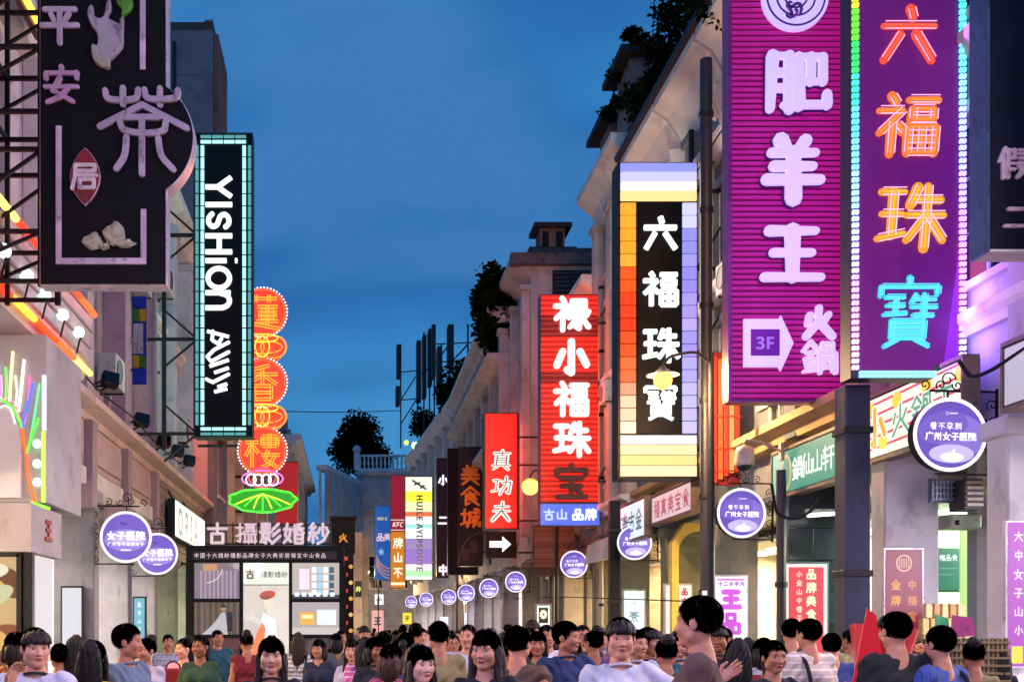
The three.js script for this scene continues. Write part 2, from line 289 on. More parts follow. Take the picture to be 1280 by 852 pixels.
function column(b, d0, d1, z0, z1, y1, mat, cap = true) {
  const [u0, u1] = b.span(d0, d1), w = u1 - u0;
  const c = mk(b.g, 'column', rbox(w, y1, z1 - z0, 0.03), mat, [(u0 + u1) / 2, y1 / 2, (z0 + z1) / 2]);
  if (cap) mk(c, 'capital', rbox(w + 0.12, 0.22, z1 - z0 + 0.12, 0.03), mat, [0, y1 / 2 - 0.14, 0]);
  mk(c, 'plinth', rbox(w + 0.08, 0.5, z1 - z0 + 0.08, 0.02), mat, [0, -y1 / 2 + 0.25, 0]);
}
function pilaster(b, dc, w, proj, y0, y1, mat) {
  const u = b.U(dc), p = mk(b.g, 'pilaster', rbox(w, y1 - y0, proj, 0.02), mat, [u, (y0 + y1) / 2, proj / 2 + 0.002]);
  mk(p, 'capital', rbox(w + 0.14, 0.2, proj + 0.1, 0.02), mat, [0, (y1 - y0) / 2 - 0.12, 0.03]);
}
function course(b, y, h, proj, mat, u0 = 0, u1 = b.len, name = 'string_course') {
  return mk(b.g, name, profile([[0.003, 0], [proj * 0.55, 0], [proj * 0.62, h * 0.35], [proj * 0.85, h * 0.5], [proj, h * 0.62], [proj, h], [0.003, h]], u1 - u0), mat, [u0, y, 0]);
}
// a lit shop behind the columns: walls, ceiling with light panels, shelves of goods
function shop(name, label, side, Xf, d0, d1, { h = 3.6, depth = 4.5, wall = 0xcfc6b8, back = 0xd8cfc0, light = 0xfff0dc, power = 3.2, goods = [0xc23a30, 0xe0b050, 0x3a7a60, 0xe8e0d0, 0x7a4a90], glow: gi = 3, shelves = true, glass = false } = {}) {
  const b = facade(name, label, side, Xf, d0, d1); b.g.userData.category = 'shop'; const L = b.len;
  mk(b.g, 'back_wall', box(L, h, 0.12), plaster(back), [L / 2, h / 2, -depth]);
  for (const u of [0.07, L - 0.07]) mk(b.g, 'side_wall', box(0.12, h, depth - 0.1), plaster(wall), [u, h / 2, -depth / 2 - 0.01]);
  mk(b.g, 'ceiling', box(L - 0.28, 0.1, depth - 0.16), plaster(0xe4e0da), [L / 2, h + 0.052, -depth / 2 - 0.02]);
  const n = Math.max(1, Math.round(L / 2.2));
  for (let i = 0; i < n; i++) for (const z of [-depth * 0.28, -depth * 0.7]) {
    const u = (i + 0.5) * L / n;
    mk(b.g, 'ceiling_light', box(L / n * 0.5, 0.05, 0.7), glow(light, gi), [u, h - 0.03, z]);
  }
  b.g.updateMatrixWorld(true);
  const c = b.g.localToWorld(V(L / 2, h - 0.09, -depth * 0.4)), down = b.g.localToWorld(V(L / 2, 0, -depth * 0.25));
  areaLight('shop_light', Math.max(0.8, L * 0.7), depth * 0.5, light, power, c, down);
  if (shelves) for (const [u, w] of [[L * 0.5, L * 0.8]]) {
    const s = mk(b.g, 'shelf_unit', box(w, 2.5, 0.04), wood(0xb89a70), [u, 1.35, -depth + 0.12]);
    for (let k = 0; k < 5; k++) mk(s, 'shelf', box(w, 0.03, 0.32), wood(0xc8aa80), [0, -1.1 + k * 0.52, 0.19]);
    for (let k = 0; k < 5; k++) for (let x = -w / 2 + 0.12; x < w / 2 - 0.1; x += rr(0.16, 0.26)) { const hh = rr(0.18, 0.38); mk(s, 'goods', box(rr(0.11, 0.15), Math.round(hh * 20) / 20, 0.2), paint(goods[(rnd() * goods.length) | 0], 0.4), [x, -1.085 + k * 0.52 + Math.round(hh * 20) / 40, 0.2]); }
  }
  if (glass) mk(b.g, 'shop_window', box(L - 0.3, h - 0.3, 0.012), clearGlass, [L / 2, (h - 0.3) / 2, -0.25]);
  return b;
}

// ---- left row -------------------------------------------------------------
{ // A: near shophouse behind the tea sign
  const b = facade('shophouse', 'pink shophouse with white window frames behind the black tea sign', -1, -4.6, 3.2, 16.2), m = plaster(0xd2c4c6), holes = [];
  for (const y of [6.9, 10.4]) for (const d of [6.2, 8.7, 11.2, 13.6]) holes.push([d - 3.2, y, d - 3.2 + 1.35, y + 2.2]);
  shell(b, { base: 3.6, H: 13.6, mat: m, holes });
  for (const [a, y, c, e] of holes) addWindow(b, a, c, y, e, { head: true });
  for (const d of [5.3, 7.9, 10.4, 12.9, 15.8]) pilaster(b, d, 0.42, 0.22, 5.9, 13.2, m);
  course(b, 6.25, 0.3, 0.4, WHITE_TRIM); course(b, 9.6, 0.35, 0.42, WHITE_TRIM); course(b, 13.2, 0.5, 0.7, WHITE_TRIM, 0, b.len, 'cornice');
  // raised stucco panels between the storeys
  for (const d of [6.85, 9.35, 11.85, 14.3]) { const u = b.U(d), p = mk(b.g, 'stucco_panel', rbox(1.5, 0.55, 0.06, 0.02), WHITE_TRIM, [u, 9.25, 0.035]); mk(p, 'rosette', new THREE.TorusGeometry(0.16, 0.035, 5, 14), WHITE_TRIM, [0, 0, 0.04]); }
  for (const d of [4.2, 8, 12]) column(b, d, d + 0.5, -0.7, -0.02, 3.6, concrete(0x9a9296));
}
{ // B: arcade building with panelled balcony front
  const b = facade('arcade_building', 'arcade shophouse with tall pilasters and a panelled balcony ledge', -1, -4.95, 16.25, 35), m = plaster(0xaea6ac), holes = [];
  const bays = [[17.0, 18.7], [19.75, 22.0], [23.0, 25.0], [26.1, 28.0], [29.1, 31.0], [32.1, 34.2]];
  for (const [a, c] of bays) { holes.push([b.U(a) + 0.25, 6.2, b.U(c) - 0.25, 8.6]); holes.push([b.U(a) + 0.25, 9.5, b.U(c) - 0.25, 11.4]); }
  shell(b, { base: 4.25, H: 12.2, mat: m, holes });
  for (const [a, y, c, e] of holes) addWindow(b, a, c, y, e, { cols: 2, rows: 3, head: true, frame: plaster(0xcfc4cc) });
  for (const d of [16.7, 19.25, 22.45, 25.55, 28.55, 31.6, 34.6]) pilaster(b, d, 0.5, 0.46, 5.62, 11.9, plaster(d === 22.45 ? 0xa48c9c : 0xb8acb4));
  course(b, 8.95, 0.28, 0.3, WHITE_TRIM); course(b, 11.9, 0.5, 0.75, WHITE_TRIM, 0, b.len, 'cornice');
  course(b, 5.28, 0.32, 0.62, plaster(0xd2b8b0), 0, b.len, 'balcony_ledge');
  // balcony front: piers and recessed panels up to d = 26, wood siding beyond
  const piers = [16.45, 19.4, 22.5, 25.75];
  for (const d of piers) mk(b.g, 'balcony_pier', rbox(0.36, 1.5, 0.5, 0.02), plaster(0xa89098), [b.U(d), 4.52, 0.25]);
  for (let i = 0; i + 1 < piers.length; i++) {
    const u0 = b.U(piers[i]) + 0.2, u1 = b.U(piers[i + 1]) - 0.2, w = u1 - u0, p = mk(b.g, 'balcony_panel', rbox(w, 0.78, 0.1, 0.02), plaster(0xc4a8a4), [(u0 + u1) / 2, 4.87, 0.3]);
    mk(p, 'raised_field', rbox(w - 0.36, 0.5, 0.05, 0.02), plaster(0xc4a8a4), [0, -0.02, 0.07]);
    mk(b.g, 'beam', rbox(w, 0.3, 0.4, 0.02), plaster(0xddd4d0), [(u0 + u1) / 2, 4.3, 0.2]);
  }
  const s0 = b.U(25.95), sl = b.U(34.98) - s0;
  for (let k = 0; k < 8; k++) for (const [a, c] of [[0, 0.36], [0.36, 0.72], [0.72, 1]]) mk(b.g, 'siding_plank', rbox(sl * (c - a) - 0.012, 0.222, 0.05, 0.008), wood([0x8c7a70, 0x948274, 0x84746c][(k * 2 + (a * 5 | 0)) % 3]), [s0 + sl * (a + c) / 2, 3.62 + k * 0.232, 0.3 + (k % 2) * 0.002]);
  for (const d of [19.7, 22.7, 25.75, 28.8, 31.9, 34.5]) column(b, d, d + 0.36, -0.32, 0.42, d > 26 ? 3.5 : 4.14, d > 26 ? concrete(0x8c8a7c) : concrete(0xa4a0a4));
}
{ // floodlights on the ledge
  for (const [px, py, d, lb] of [[130, 477, 19.9, 'below the air conditioner'], [172, 527, 22.9, 'under the stained glass casement'], [208, 553, 25.6, 'beside the foot of the sign bracket'], [223, 565, 27.6, 'just past the sign bracket post'], [232, 577, 29.6, 'above the slanted white name board']]) {
    const l = thing('floodlight', 'small black floodlight on the balcony ledge ' + lb, 'floodlight', [-4.3, Y(py, d) - 0.17, -d], 0, 'floodlights along the balcony ledge');
    mk(l, 'housing', rbox(0.3, 0.26, 0.2, 0.03), BLACK, [0, 0.2, 0], [-0.3, 0.5, 0]);
    mk(l, 'bracket', join([bar([-0.2, 0, 0], [0, 0.1, 0], 0.02), bar([-0.35, 0.1, 0], [-0.12, 0.2, 0], 0.018)]), BLACK);
    mk(l, 'lens', box(0.24, 0.2, 0.012), darkGlass, [0.05, 0.23, 0.1], [-0.3, 0.5, 0]);
  }
}
{ // C: tall block rising behind
  const b = facade('tall_building', 'tall blue-grey block with brown street side rising above the arcade roof', -1, -4.35, 35.02, 39), m = plaster(0x6a7080), br = plaster(0x6a5450);
  shell(b, { base: 3.8, H: 20.4, depth: 9, mat: m, holes: [[1.2, 14, 2.6, 16], [1.2, 10, 2.6, 12], [1.2, 6, 2.6, 8]] });
  for (const y of [6, 10, 14]) addWindow(b, 1.2, 2.6, y, y + 2);
  mk(b.g, 'street_cladding', holed(2.5, 12.5, [[0.0, 0, 1.3, 2.1], [0, 4, 1.3, 6.1]].map(([a, c, d, e]) => [a + 0.02, c + 0.02, d, e]), 0.15), br, [0.05, 7.8, 0.16]);
  mk(b.g, 'stair_tower', box(1.6, 1.2, 2), m, [0.9, 21.0, -3]);
  for (const y of [9, 12.5, 16, 19]) mk(b.g, 'seam', box(0.02, 0.05, 8.6), m, [-0.012, y, -4.6]);
  mk(b.g, 'parapet', box(3.9, 0.5, 0.25), m, [2, 20.5, -0.14]);
  mk(b.g, 'drain_pipe', bar([-0.06, 3, -1.2], [-0.06, 20, -1.2], 0.06), DARKSTEEL);
}
{ // C2: low orange row beyond
  const b = facade('row_house', 'low cream row house beyond the round red neon sign', -1, -4.4, 39.05, 58), m = plaster(0xc4b8a8), holes = [];
  for (let d = 40; d < 56; d += 3.1) holes.push([b.U(d), 5.6, b.U(d) + 1.7, 7.9]);
  shell(b, { base: 3.8, H: 9.3, mat: m, holes });
  for (const [a, y, c, e] of holes) addWindow(b, a, c, y, e);
  for (let d = 39.5; d < 58; d += 3.1) pilaster(b, d, 0.4, 0.25, 3.9, 9, m);
  course(b, 4.6, 0.3, 0.4, m); course(b, 8.9, 0.4, 0.6, WHITE_TRIM, 0, b.len, 'cornice');
  for (let d = 42; d < 58; d += 3.1) column(b, d, d + 0.4, -0.7, -0.05, 3.8, concrete(0x9a9088));
}
{ // far left block in blue dusk and its neighbour
  const b = facade('far_house', 'grey house with stepped gables beyond the red sign', -1, -3.9, 66, 92), m = plaster(0x85868c), holes = [];
  for (let d = 67; d < 90; d += 3) for (const y of [5, 8.6]) holes.push([b.U(d), y, b.U(d) + 1.5, y + 2.2]);
  shell(b, { base: 3.8, H: 13.2, mat: m, holes });
  for (const [a, y, c, e] of holes) addWindow(b, a, c, y, e, { rows: 2 });
  for (let d = 66.4; d < 92; d += 3) pilaster(b, d, 0.4, 0.3, 4, 12.8, plaster(0xa8aaae));
  course(b, 12.6, 0.6, 0.9, plaster(0xc0c2c6), 0, b.len, 'cornice');
  for (let i = 0; i < 4; i++) mk(b.g, 'gable', box(1.6, 1.2, 0.4), m, [2 + i * 4.5, 13.9, -0.25]);
  for (let d = 67; d < 91; d += 4) column(b, d, d + 0.5, -0.8, -0.05, 3.8, concrete(0x5c5c66));
}
{ // closing building with balustrade
  const D = 96, x0 = X(446, D), x1 = X(527, D), w = x1 - x0, H = Y(588, D);
  const g = thing('corner_building', 'grey-blue corner building with a stone balustrade on its roof', 'building', [x0, 0, -D]), m = plaster(0xa4a4aa), pale = plaster(0xc8c8cc);
  const hs = [[1, 5.2, 2.2, 8], [3.2, 5.2, 4.4, 8]], bb = { g };
  mk(g, 'wall', holed(w, H, hs, 0.4), m);
  for (const [a, y, c, e] of hs) addWindow(bb, a, c, y, e);
  mk(g, 'roof', box(w - 0.02, 0.3, 9), concrete(0x50525c), [w / 2, H - 0.3, -4.92]);
  mk(g, 'back_wall', box(w - 0.02, H - 0.6, 0.3), m, [w / 2, H / 2 - 0.3, -9.2]);
  mk(g, 'cornice', profile([[0.003, 0], [0.3, 0.1], [0.5, 0.35], [0.5, 0.5], [0.003, 0.5]], w), pale, [0, H - 0.5, 0]);
  mk(g, 'string_course', profile([[0.003, 0], [0.25, 0.1], [0.25, 0.25], [0.003, 0.3]], w), plaster(0xb09a9c), [0, Y(640, D), 0]);
  const bw = w * 0.98;
  mk(g, 'balustrade_rail', rbox(bw, 0.18, 0.3, 0.03), pale, [w / 2, H + 1.25, 0.1]); mk(g, 'balustrade_base', rbox(bw, 0.14, 0.3, 0.02), pale, [w / 2, H + 0.09, 0.1]);
  const bal = new THREE.LatheGeometry([[0.06, 0], [0.09, 0.1], [0.06, 0.2], [0.12, 0.45], [0.07, 0.75], [0.1, 0.9], [0.07, 1]].map(([a, c]) => new THREE.Vector2(a, c)), 8);
  for (let i = 0; i < 15; i++) mk(g, 'baluster', bal, pale, [0.3 + i * (w - 0.6) / 14, H + 0.16, 0.1]);
  mk(g, 'newel_post', rbox(0.5, 1.5, 0.5, 0.04), pale, [0, H + 0.75, 0.1]); mk(g, 'finial', ball(0.35), pale, [0, H + 1.8, 0.1]);
  // wing that runs towards the street
  const x2 = X(402, 86), wing = thing('side_wing', 'pale wing with slim white posts under a sloped eave', 'building', [X(446, 95.6), 0, -95.6]);
  const dx = x2 - X(446, 95.6), dz = 9.6, L = Math.hypot(dx, dz), a = Math.atan2(dz, dx), hW = Y(600, 95);
  const sub = new THREE.Group(); wing.rotation.y = -a;
  mk(wing, 'wall', box(L, hW - 0.4, 0.3), plaster(0x9c9da4), [L / 2, (hW - 0.4) / 2, -0.4]);
  mk(wing, 'eave', box(L, 0.35, 0.9), pale, [L / 2, hW - 0.2, 0]);
  for (let i = 0; i < 6; i++) mk(wing, 'post', box(0.16, 4.4, 0.16), pale, [0.2 + i * (L - 0.4) / 5, hW - 2.6, 0.2]);
  for (let i = 0; i < 5; i++) mk(wing, 'window', box(L / 5 - 0.5, 3, 0.05), darkGlass, [0.2 + (i + 0.5) * (L - 0.4) / 5, hW - 2.4, -0.22]);
}

// ---- right row ------------------------------------------------------------
{ // R1 near
  const b = facade('corner_shophouse', 'white shophouse with stone columns beside the dark navy sign', 1, 7.95, 4, 16.4), m = plaster(0xb8b2b8), holes = [];
  for (const d of [5.5, 8, 10.5, 13.5]) for (const y of [6.1, 9.6]) holes.push([b.U(d + 1.5), y, b.U(d), y + 2.2]);
  shell(b, { base: 4.2, H: 13, mat: m, holes });
  for (const [a, y, c, e] of holes) addWindow(b, a, c, y, e, { head: true });
  for (const d of [5, 7.5, 10, 13.15, 16.1]) pilaster(b, d, 0.45, 0.12, 4.3, 12.6, m);
  course(b, 5.4, 0.3, 0.17, WHITE_TRIM); course(b, 9, 0.3, 0.17, WHITE_TRIM); course(b, 12.6, 0.5, 0.2, WHITE_TRIM, 0, b.len, 'cornice');
  for (const [d, c] of [[5, 0], [9, 0], [12.95, 1]]) column(b, d, d + 0.45, -0.42, 0.36, 4.15, plaster(0xcac6ca));
  column(b, 15.95, 16.38, -0.42, 0.36, 4.15, plaster(0xc6c0c4), false);
}
{ // R2 grey-blue house under the plants
  const b = facade('cornice_house', 'grey-blue shophouse with flared white cornice and overgrown roof', 1, 8.0, 16.45, 30), m = plaster(0x868a92), dk = plaster(0x6a6e7a), holes = [];
  const bays = [[17.3, 18.9], [20.2, 21.8], [23.2, 24.8], [26.2, 27.8]];
  for (const [a, c] of bays) for (const y of [6.0, 9.0]) holes.push([b.U(c), y, b.U(a), y + 2.3]);
  shell(b, { base: 4.2, H: 14.1, mat: m, holes });
  for (const [a, y, c, e] of holes) addWindow(b, a, c, y, e, { head: true, frame: plaster(0xb8bcc8) });
  for (const d of [16.8, 19.6, 22.5, 25.5, 28.5, 29.8]) pilaster(b, d, 0.5, 0.34, 5.0, 12.9, dk);
  course(b, 5.0, 0.35, 0.55, plaster(0xc2a070)); course(b, 8.7, 0.3, 0.4, WHITE_TRIM, 0, b.U(18.5)); course(b, 11.8, 0.3, 0.4, WHITE_TRIM, 0, b.U(18.5));
  // flared cornice in lengths, with curled brackets between
  const flare = [[0.003, 0], [0.12, 0.05], [0.22, 0.35], [0.5, 0.8], [0.85, 1.02], [0.85, 1.2], [0.003, 1.2]];
  const cuts = [16.5, 19.9, 23.4, 26.6, 29.95];
  for (let i = 0; i + 1 < cuts.length; i++) {
    const u0 = b.U(cuts[i + 1]) + 0.06, u1 = b.U(cuts[i]) - 0.06;
    mk(b.g, 'cornice', profile(flare, u1 - u0), plaster(0xdcd8d2), [u0, 12.95, 0]);
  }
  for (const d of cuts.slice(1, 4)) {
    const u = b.U(d), k = mk(b.g, 'cornice_bracket', profile([[0.003, 0], [0.25, 0.02], [0.4, 0.3], [0.5, 0.75], [0.003, 0.8]], 0.26), plaster(0xe2ded6), [u - 0.13, 12.25, 0]);
    mk(k, 'scroll', new THREE.TorusGeometry(0.2, 0.08, 6, 12, 4.6).rotateY(Math.PI / 2), plaster(0xe2ded6), [0.13, 0.3, 0.36]);
  }
  mk(b.g, 'gutter', profile([[0.003, 0], [0.95, 0], [0.98, 0.12], [0.003, 0.12]], b.len), DARKSTEEL, [0, 14.16, 0]);
  for (const [d, c] of [[19.2, 0x2a2e34], [23.4, 0x848074], [27.1, 0x8a8a78]]) column(b, d, d + 0.5, -0.5, 0.4, 4.15, c === 0x2a2e34 ? paint(c, 0.25) : concrete(c));
  mk(b.g, 'drain_pipe', bar([b.U(25.0), 4.4, 0.42], [b.U(25.0), 12.8, 0.42], 0.06, 8), BLACK);
}
{ // R3a
  const b = facade('attic_house', 'pale shophouse with a dark-roofed attic turret', 1, 7.7, 30.05, 34.6), m = plaster(0xb8aca2), holes = [];
  for (const d of [30.9, 32.8]) for (const y of [6, 9.4, 12.4]) holes.push([b.U(d + 1.2), y, b.U(d), y + 2.1]);
  shell(b, { base: 4.2, H: 15.2, mat: m, holes });
  for (const [a, y, c, e] of holes) addWindow(b, a, c, y, e, { head: true });
  for (const d of [30.4, 32.4, 34.3]) pilaster(b, d, 0.45, 0.3, 5.2, 14, m);
  course(b, 5.0, 0.3, 0.5, WHITE_TRIM); course(b, 8.7, 0.3, 0.4, WHITE_TRIM);
  mk(b.g, 'cornice', profile([[0.003, 0], [0.15, 0.1], [0.3, 0.5], [0.75, 0.9], [0.75, 1.1], [0.003, 1.1]], b.len), plaster(0xd8d4d0), [0, 13.9, 0]);
  for (const [d, h, w] of [[31.3, 1.8, 1.5], [33.6, 1.1, 1.3]]) {
    const t = mk(b.g, 'attic_turret', box(w, h, 1.6), plaster(0x8a7672), [b.U(d), 15.45 + h / 2, -0.7]);
    mk(t, 'turret_roof', box(w + 0.8, 0.18, 2.3), concrete(0x2c2628), [0, h / 2 + 0.09, 0]);
    mk(t, 'roof_cap', box(w * 0.7, 0.3, 1), concrete(0x2c2628), [0, h / 2 + 0.34, 0]);
    mk(t, 'window', box(0.5, 0.7, 0.04), wood(0xa05a30), [0, h / 2 - 0.7, 0.82]);  // orange of a lit attic window put into the colour
    mk(t, 'window', box(0.04, 0.7, 0.6), wood(0xa05a30), [w / 2 + 0.02, h / 2 - 0.7, 0.1]);
  }
  for (const d of [30.8, 34]) column(b, d, d + 0.5, -0.5, 0.3, 4.15, concrete(0x9a9488));
}
{ // lower house beyond it, set back
  const b = facade('low_eave_house', 'grey weathered house with a white flared eave behind the red slatted sign', 1, 8.05, 34.65, 40), m = plaster(0x8c8a88), holes = [];
  for (const d of [35.3, 37.6]) for (const y of [5.8, 8.7]) holes.push([b.U(d + 1.5), y, b.U(d), y + 2.0]);
  shell(b, { base: 4.2, H: 12.6, mat: m, holes });
  for (const [a, y, c, e] of holes) addWindow(b, a, c, y, e, { cols: 3, rows: 2, frame: wood(0x6a4a38), head: true });
  for (const d of [34.9, 37.2, 39.7]) pilaster(b, d, 0.4, 0.26, 5, 11.4, plaster(0xa4a09c));
  mk(b.g, 'cornice', profile([[0.003, 0], [0.15, 0.1], [0.35, 0.55], [0.95, 1.0], [0.95, 1.2], [0.003, 1.2]], b.len), plaster(0xe0dcd6), [0, 11.45, 0]);
  course(b, 8.0, 0.3, 0.5, plaster(0xb0aca8), 0, b.len, 'balcony_ledge');
  for (const d of [35.2, 38.2]) column(b, d, d + 0.5, -0.5, 0.05, 4.15, concrete(0x9a9488));
}
{ // R3b: set forward, its camera-side wall shows
  const b = facade('gable_house', 'pinkish house with a small roof lantern and louvred end window', 1, 6.4, 40.05, 43.4), m = plaster(0xc0b4ae), holes = [];
  const H = Y(318, 40);
  for (const d of [41.2]) for (const y of [6, 9.4, 12.0]) holes.push([b.U(d + 1.5), y, b.U(d), y + 1.9]);
  shell(b, { base: 4.2, H, mat: m, holes, depth: 6 });
  for (const [a, y, c, e] of holes) addWindow(b, a, c, y, e, { head: true, frame: plaster(0xa8a8b4) });
  for (const d of [40.4, 43.1]) pilaster(b, d, 0.45, 0.3, 5, H - 1, m);
  mk(b.g, 'cornice', profile([[0.003, 0], [0.2, 0.2], [0.7, 0.6], [0.7, 0.8], [0.003, 0.8]], b.len), m, [0, H - 0.8, 0]);
  mk(b.g, 'eave', box(0.4, 0.4, 6.9), concrete(0x6c5e5c), [b.len + 0.1, H - 0.2, -2.7]);
  // end window with louvres
  const z0 = -(X(691, 40) - 6.4), z1 = -(X(738, 40) - 6.4), y0 = Y(372, 40), y1 = Y(338, 40);
  const w = mk(b.g, 'louvre_window', box(0.08, y1 - y0, z0 - z1), paint(0x24262e), [b.len + 0.045, (y0 + y1) / 2, (z0 + z1) / 2]);
  for (let k = 0; k < 6; k++) mk(w, 'louvre', box(0.03, 0.06, z0 - z1 - 0.1), paint(0x3a3c46), [0.055, -(y1 - y0) / 2 + 0.1 + k * (y1 - y0 - 0.2) / 5, 0]);
  // roof lantern
  const lz = -(X(687, 41) - 6.4), l = mk(b.g, 'roof_lantern', box(0.9, 0.85, 0.9), plaster(0x8c6450), [b.len - 0.8, H + 0.66, lz]);
  mk(l, 'lantern_roof', box(1.3, 0.16, 1.35), concrete(0x2a2426), [0, 0.5, 0]); mk(l, 'lantern_base', box(1.2, 0.14, 1.7), concrete(0x2a2426), [0, -0.36, 0]);
  for (const s of [-0.25, 0.25]) mk(l, 'opening', box(0.02, 0.6, 0.24), paint(0x1c1718), [0.462, 0, s]);
  for (const d of [41]) column(b, d, d + 0.5, -0.5, 0.1, 4.15, concrete(0x9a9488));
}
{ // R4
  const b = facade('vine_house', 'grey balconied house with hanging vines from its roof', 1, 6.15, 43.45, 62), m = plaster(0xaaa6a6), holes = [];
  for (const d of [44.4, 47.4, 50.4, 53.4, 56.4, 59.2]) for (const y of [5.8, 9.2]) holes.push([b.U(d + 1.8), y, b.U(d), y + 2.2]);
  shell(b, { base: 4.2, H: 14.2, mat: m, holes });
  for (const [a, y, c, e] of holes) addWindow(b, a, c, y, e, { frame: plaster(0xc4c2c4) });
  for (const d of [43.8, 46.9, 49.9, 52.9, 55.9, 58.8, 61.6]) pilaster(b, d, 0.45, 0.4, 5, 13.4, plaster(0xb8b4b4));
  for (const y of [8.6, 12]) course(b, y, 0.4, 0.9, plaster(0xc2bec0), 0, b.len, 'balcony_ledge');
  course(b, 13.6, 0.6, 0.9, plaster(0xccc8c8), 0, b.len, 'cornice');
  for (const d of [44.5, 48, 51.5, 55, 58.5]) column(b, d, d + 0.5, -0.5, 0.1, 4.15, concrete(0x8a868c));
}
{ // R5, turned a little as the street bends
  const b = facade('bend_house', 'pale grey shophouse at the bend below the scaffold on the roof', 1, 4.6, 62.3, 84, 0.065), m = plaster(0xb4b2b4), holes = [];
  for (let d = 64; d < 82; d += 3.2) for (const y of [6, 9.6]) holes.push([b.U(d + 1.6), y, b.U(d), y + 2.3]);
  shell(b, { base: 4.2, H: 14.4, mat: m, holes, depth: 6 });
  for (const [a, y, c, e] of holes) addWindow(b, a, c, y, e, { frame: plaster(0xcfcdd0) });
  for (let d = 63; d < 84; d += 3.2) pilaster(b, d, 0.5, 0.4, 5, 13.6, plaster(0xc0bec0));
  mk(b.g, 'cornice', profile([[0.003, 0], [0.3, 0.1], [0.7, 0.7], [0.7, 0.9], [0.003, 0.9]], b.len), plaster(0xd2d0d2), [0, 13.5, 0]);
  for (let d = 64; d < 83; d += 3.6) column(b, d, d + 0.5, -0.5, 0.1, 4.15, concrete(0x8a868c));
}
// lit shops behind the columns
shop('canteen_shop', 'canteen interior with warm lit shelves beside the neon branch sign', -1, -5.6, 9, 15.6, { light: 0xffe0b0, power: 46.7 });
shop('glass_shop', 'cool white lit shop behind the grey stone columns', -1, -5.75, 16.6, 25.4, { light: 0xfff4ea, power: 46.7 });
shop('green_shop', 'pale green lit shop under the wood siding', -1, -5.75, 26, 34.4, { light: 0xe8f4d8, power: 46.7, wall: 0xb8c0a0, back: 0xa8b090 });
shop('row_shop', 'orange lit shop under the low row house', -1, -5.3, 40, 57, { light: 0xffd8a0, power: 46.7 });
shop('far_shop', 'bright lit shop under the far grey house', -1, -4.9, 68, 91, { light: 0xfff0d8, power: 58.3 });
shop('corner_shop', 'white lit corner shop with magenta poster', 1, 9.0, 6.5, 15.0, { light: 0xf8ecff, power: 46.7 });
shop('tea_shop', 'green walled shop interior with teal poster', 1, 9.0, 15.2, 18.9, { light: 0xf4ffe8, power: 58.3, wall: 0x9cc08c, back: 0xb8cc90, depth: 3.4 });
shop('dark_tile_shop', 'white lit shop beside the dark tiled column', 1, 9.0, 19.1, 22.9, { light: 0xfff8ee, power: 52.4 });
shop('yellow_arch_shop', 'yellow lit shop behind the arched doorway', 1, 9.0, 23.2, 29.4, { light: 0xffeeb0, power: 46.7 });
shop('snack_shop', 'warm orange lit snack shop under the wooden awning', 1, 8.8, 31.2, 39.6, { light: 0xffdc9c, power: 58.3, goods: [0xe0a040, 0xc86830, 0xf0d890, 0xb84030] });
shop('bright_shop', 'bright white lit shop beyond the wooden awning', 1, 7.4, 41, 51, { light: 0xfff0e8, power: 58.3 });
shop('vine_shop', 'bright lit shop below the vine house', 1, 7.2, 53, 61, { light: 0xf8f0ff, power: 58.3 });
shop('bend_shop', 'bright lit shop at the bend of the street', 1, 6.6, 64, 82, { light: 0xfff4f0, power: 58.3 });

// ---------------------------------------------------------------- signs
// a sign that faces down the street: origin at the bottom middle of its front face; at(px,py) gives local x,y
function sign(name, label, x0, y0, x1, y1, d, group, cat = 'sign') {
  const k = d / F, g = thing(name, label, cat, P((x0 + x1) / 2, y1, d), 0, group);
  return { g, k, d, W: (x1 - x0) * k, H: (y1 - y0) * k, at: (px, py) => [(px - (x0 + x1) / 2) * k, (y1 - py) * k] };
}
const put = (s, name, geo, mat, px, py, z = 0, rot) => { const [x, y] = s.at(px, py); return mk(s.g, name, geo, mat, [x, y, z], rot); };
const rect = (s, name, mat, x0, y0, x1, y1, t, z = 0, r) => { const [a, b] = s.at((x0 + x1) / 2, (y0 + y1) / 2), w = (x1 - x0) * s.k, h = (y1 - y0) * s.k; return mk(s.g, name, r ? rbox(w, h, t, r) : box(w, h, t), mat, [a, b, z]); };
const facePlane = (s, name, mat, x0, y0, x1, y1, z) => { const [a, b] = s.at((x0 + x1) / 2, (y0 + y1) / 2); return mk(s.g, name, memo(`pg${q4((x1 - x0) * s.k)},${q4((y1 - y0) * s.k)}`, () => new THREE.PlaneGeometry((x1 - x0) * s.k, (y1 - y0) * s.k)), mat, [a, b, z]); };
// light thrown out of the back of a two-sided sign, down the street
function backLight(s, x0, y0, x1, y1, color, i, t) { const a = P((x0 + x1) / 2, (y0 + y1) / 2, s.d + t + 0.03); areaLight('sign_light', (x1 - x0) * s.k * 0.9, (y1 - y0) * s.k * 0.9, color, i, a, a.clone().add(V(0, 0, -5))); }

function frontLight(s, x0, y0, x1, y1, color, i) { const a = P((x0 + x1) / 2, (y0 + y1) / 2, s.d - 0.16); areaLight('sign_light', (x1 - x0) * s.k * 0.95, (y1 - y0) * s.k * 0.95, color, i, a, a.clone().add(V(0, 0, 5))); }

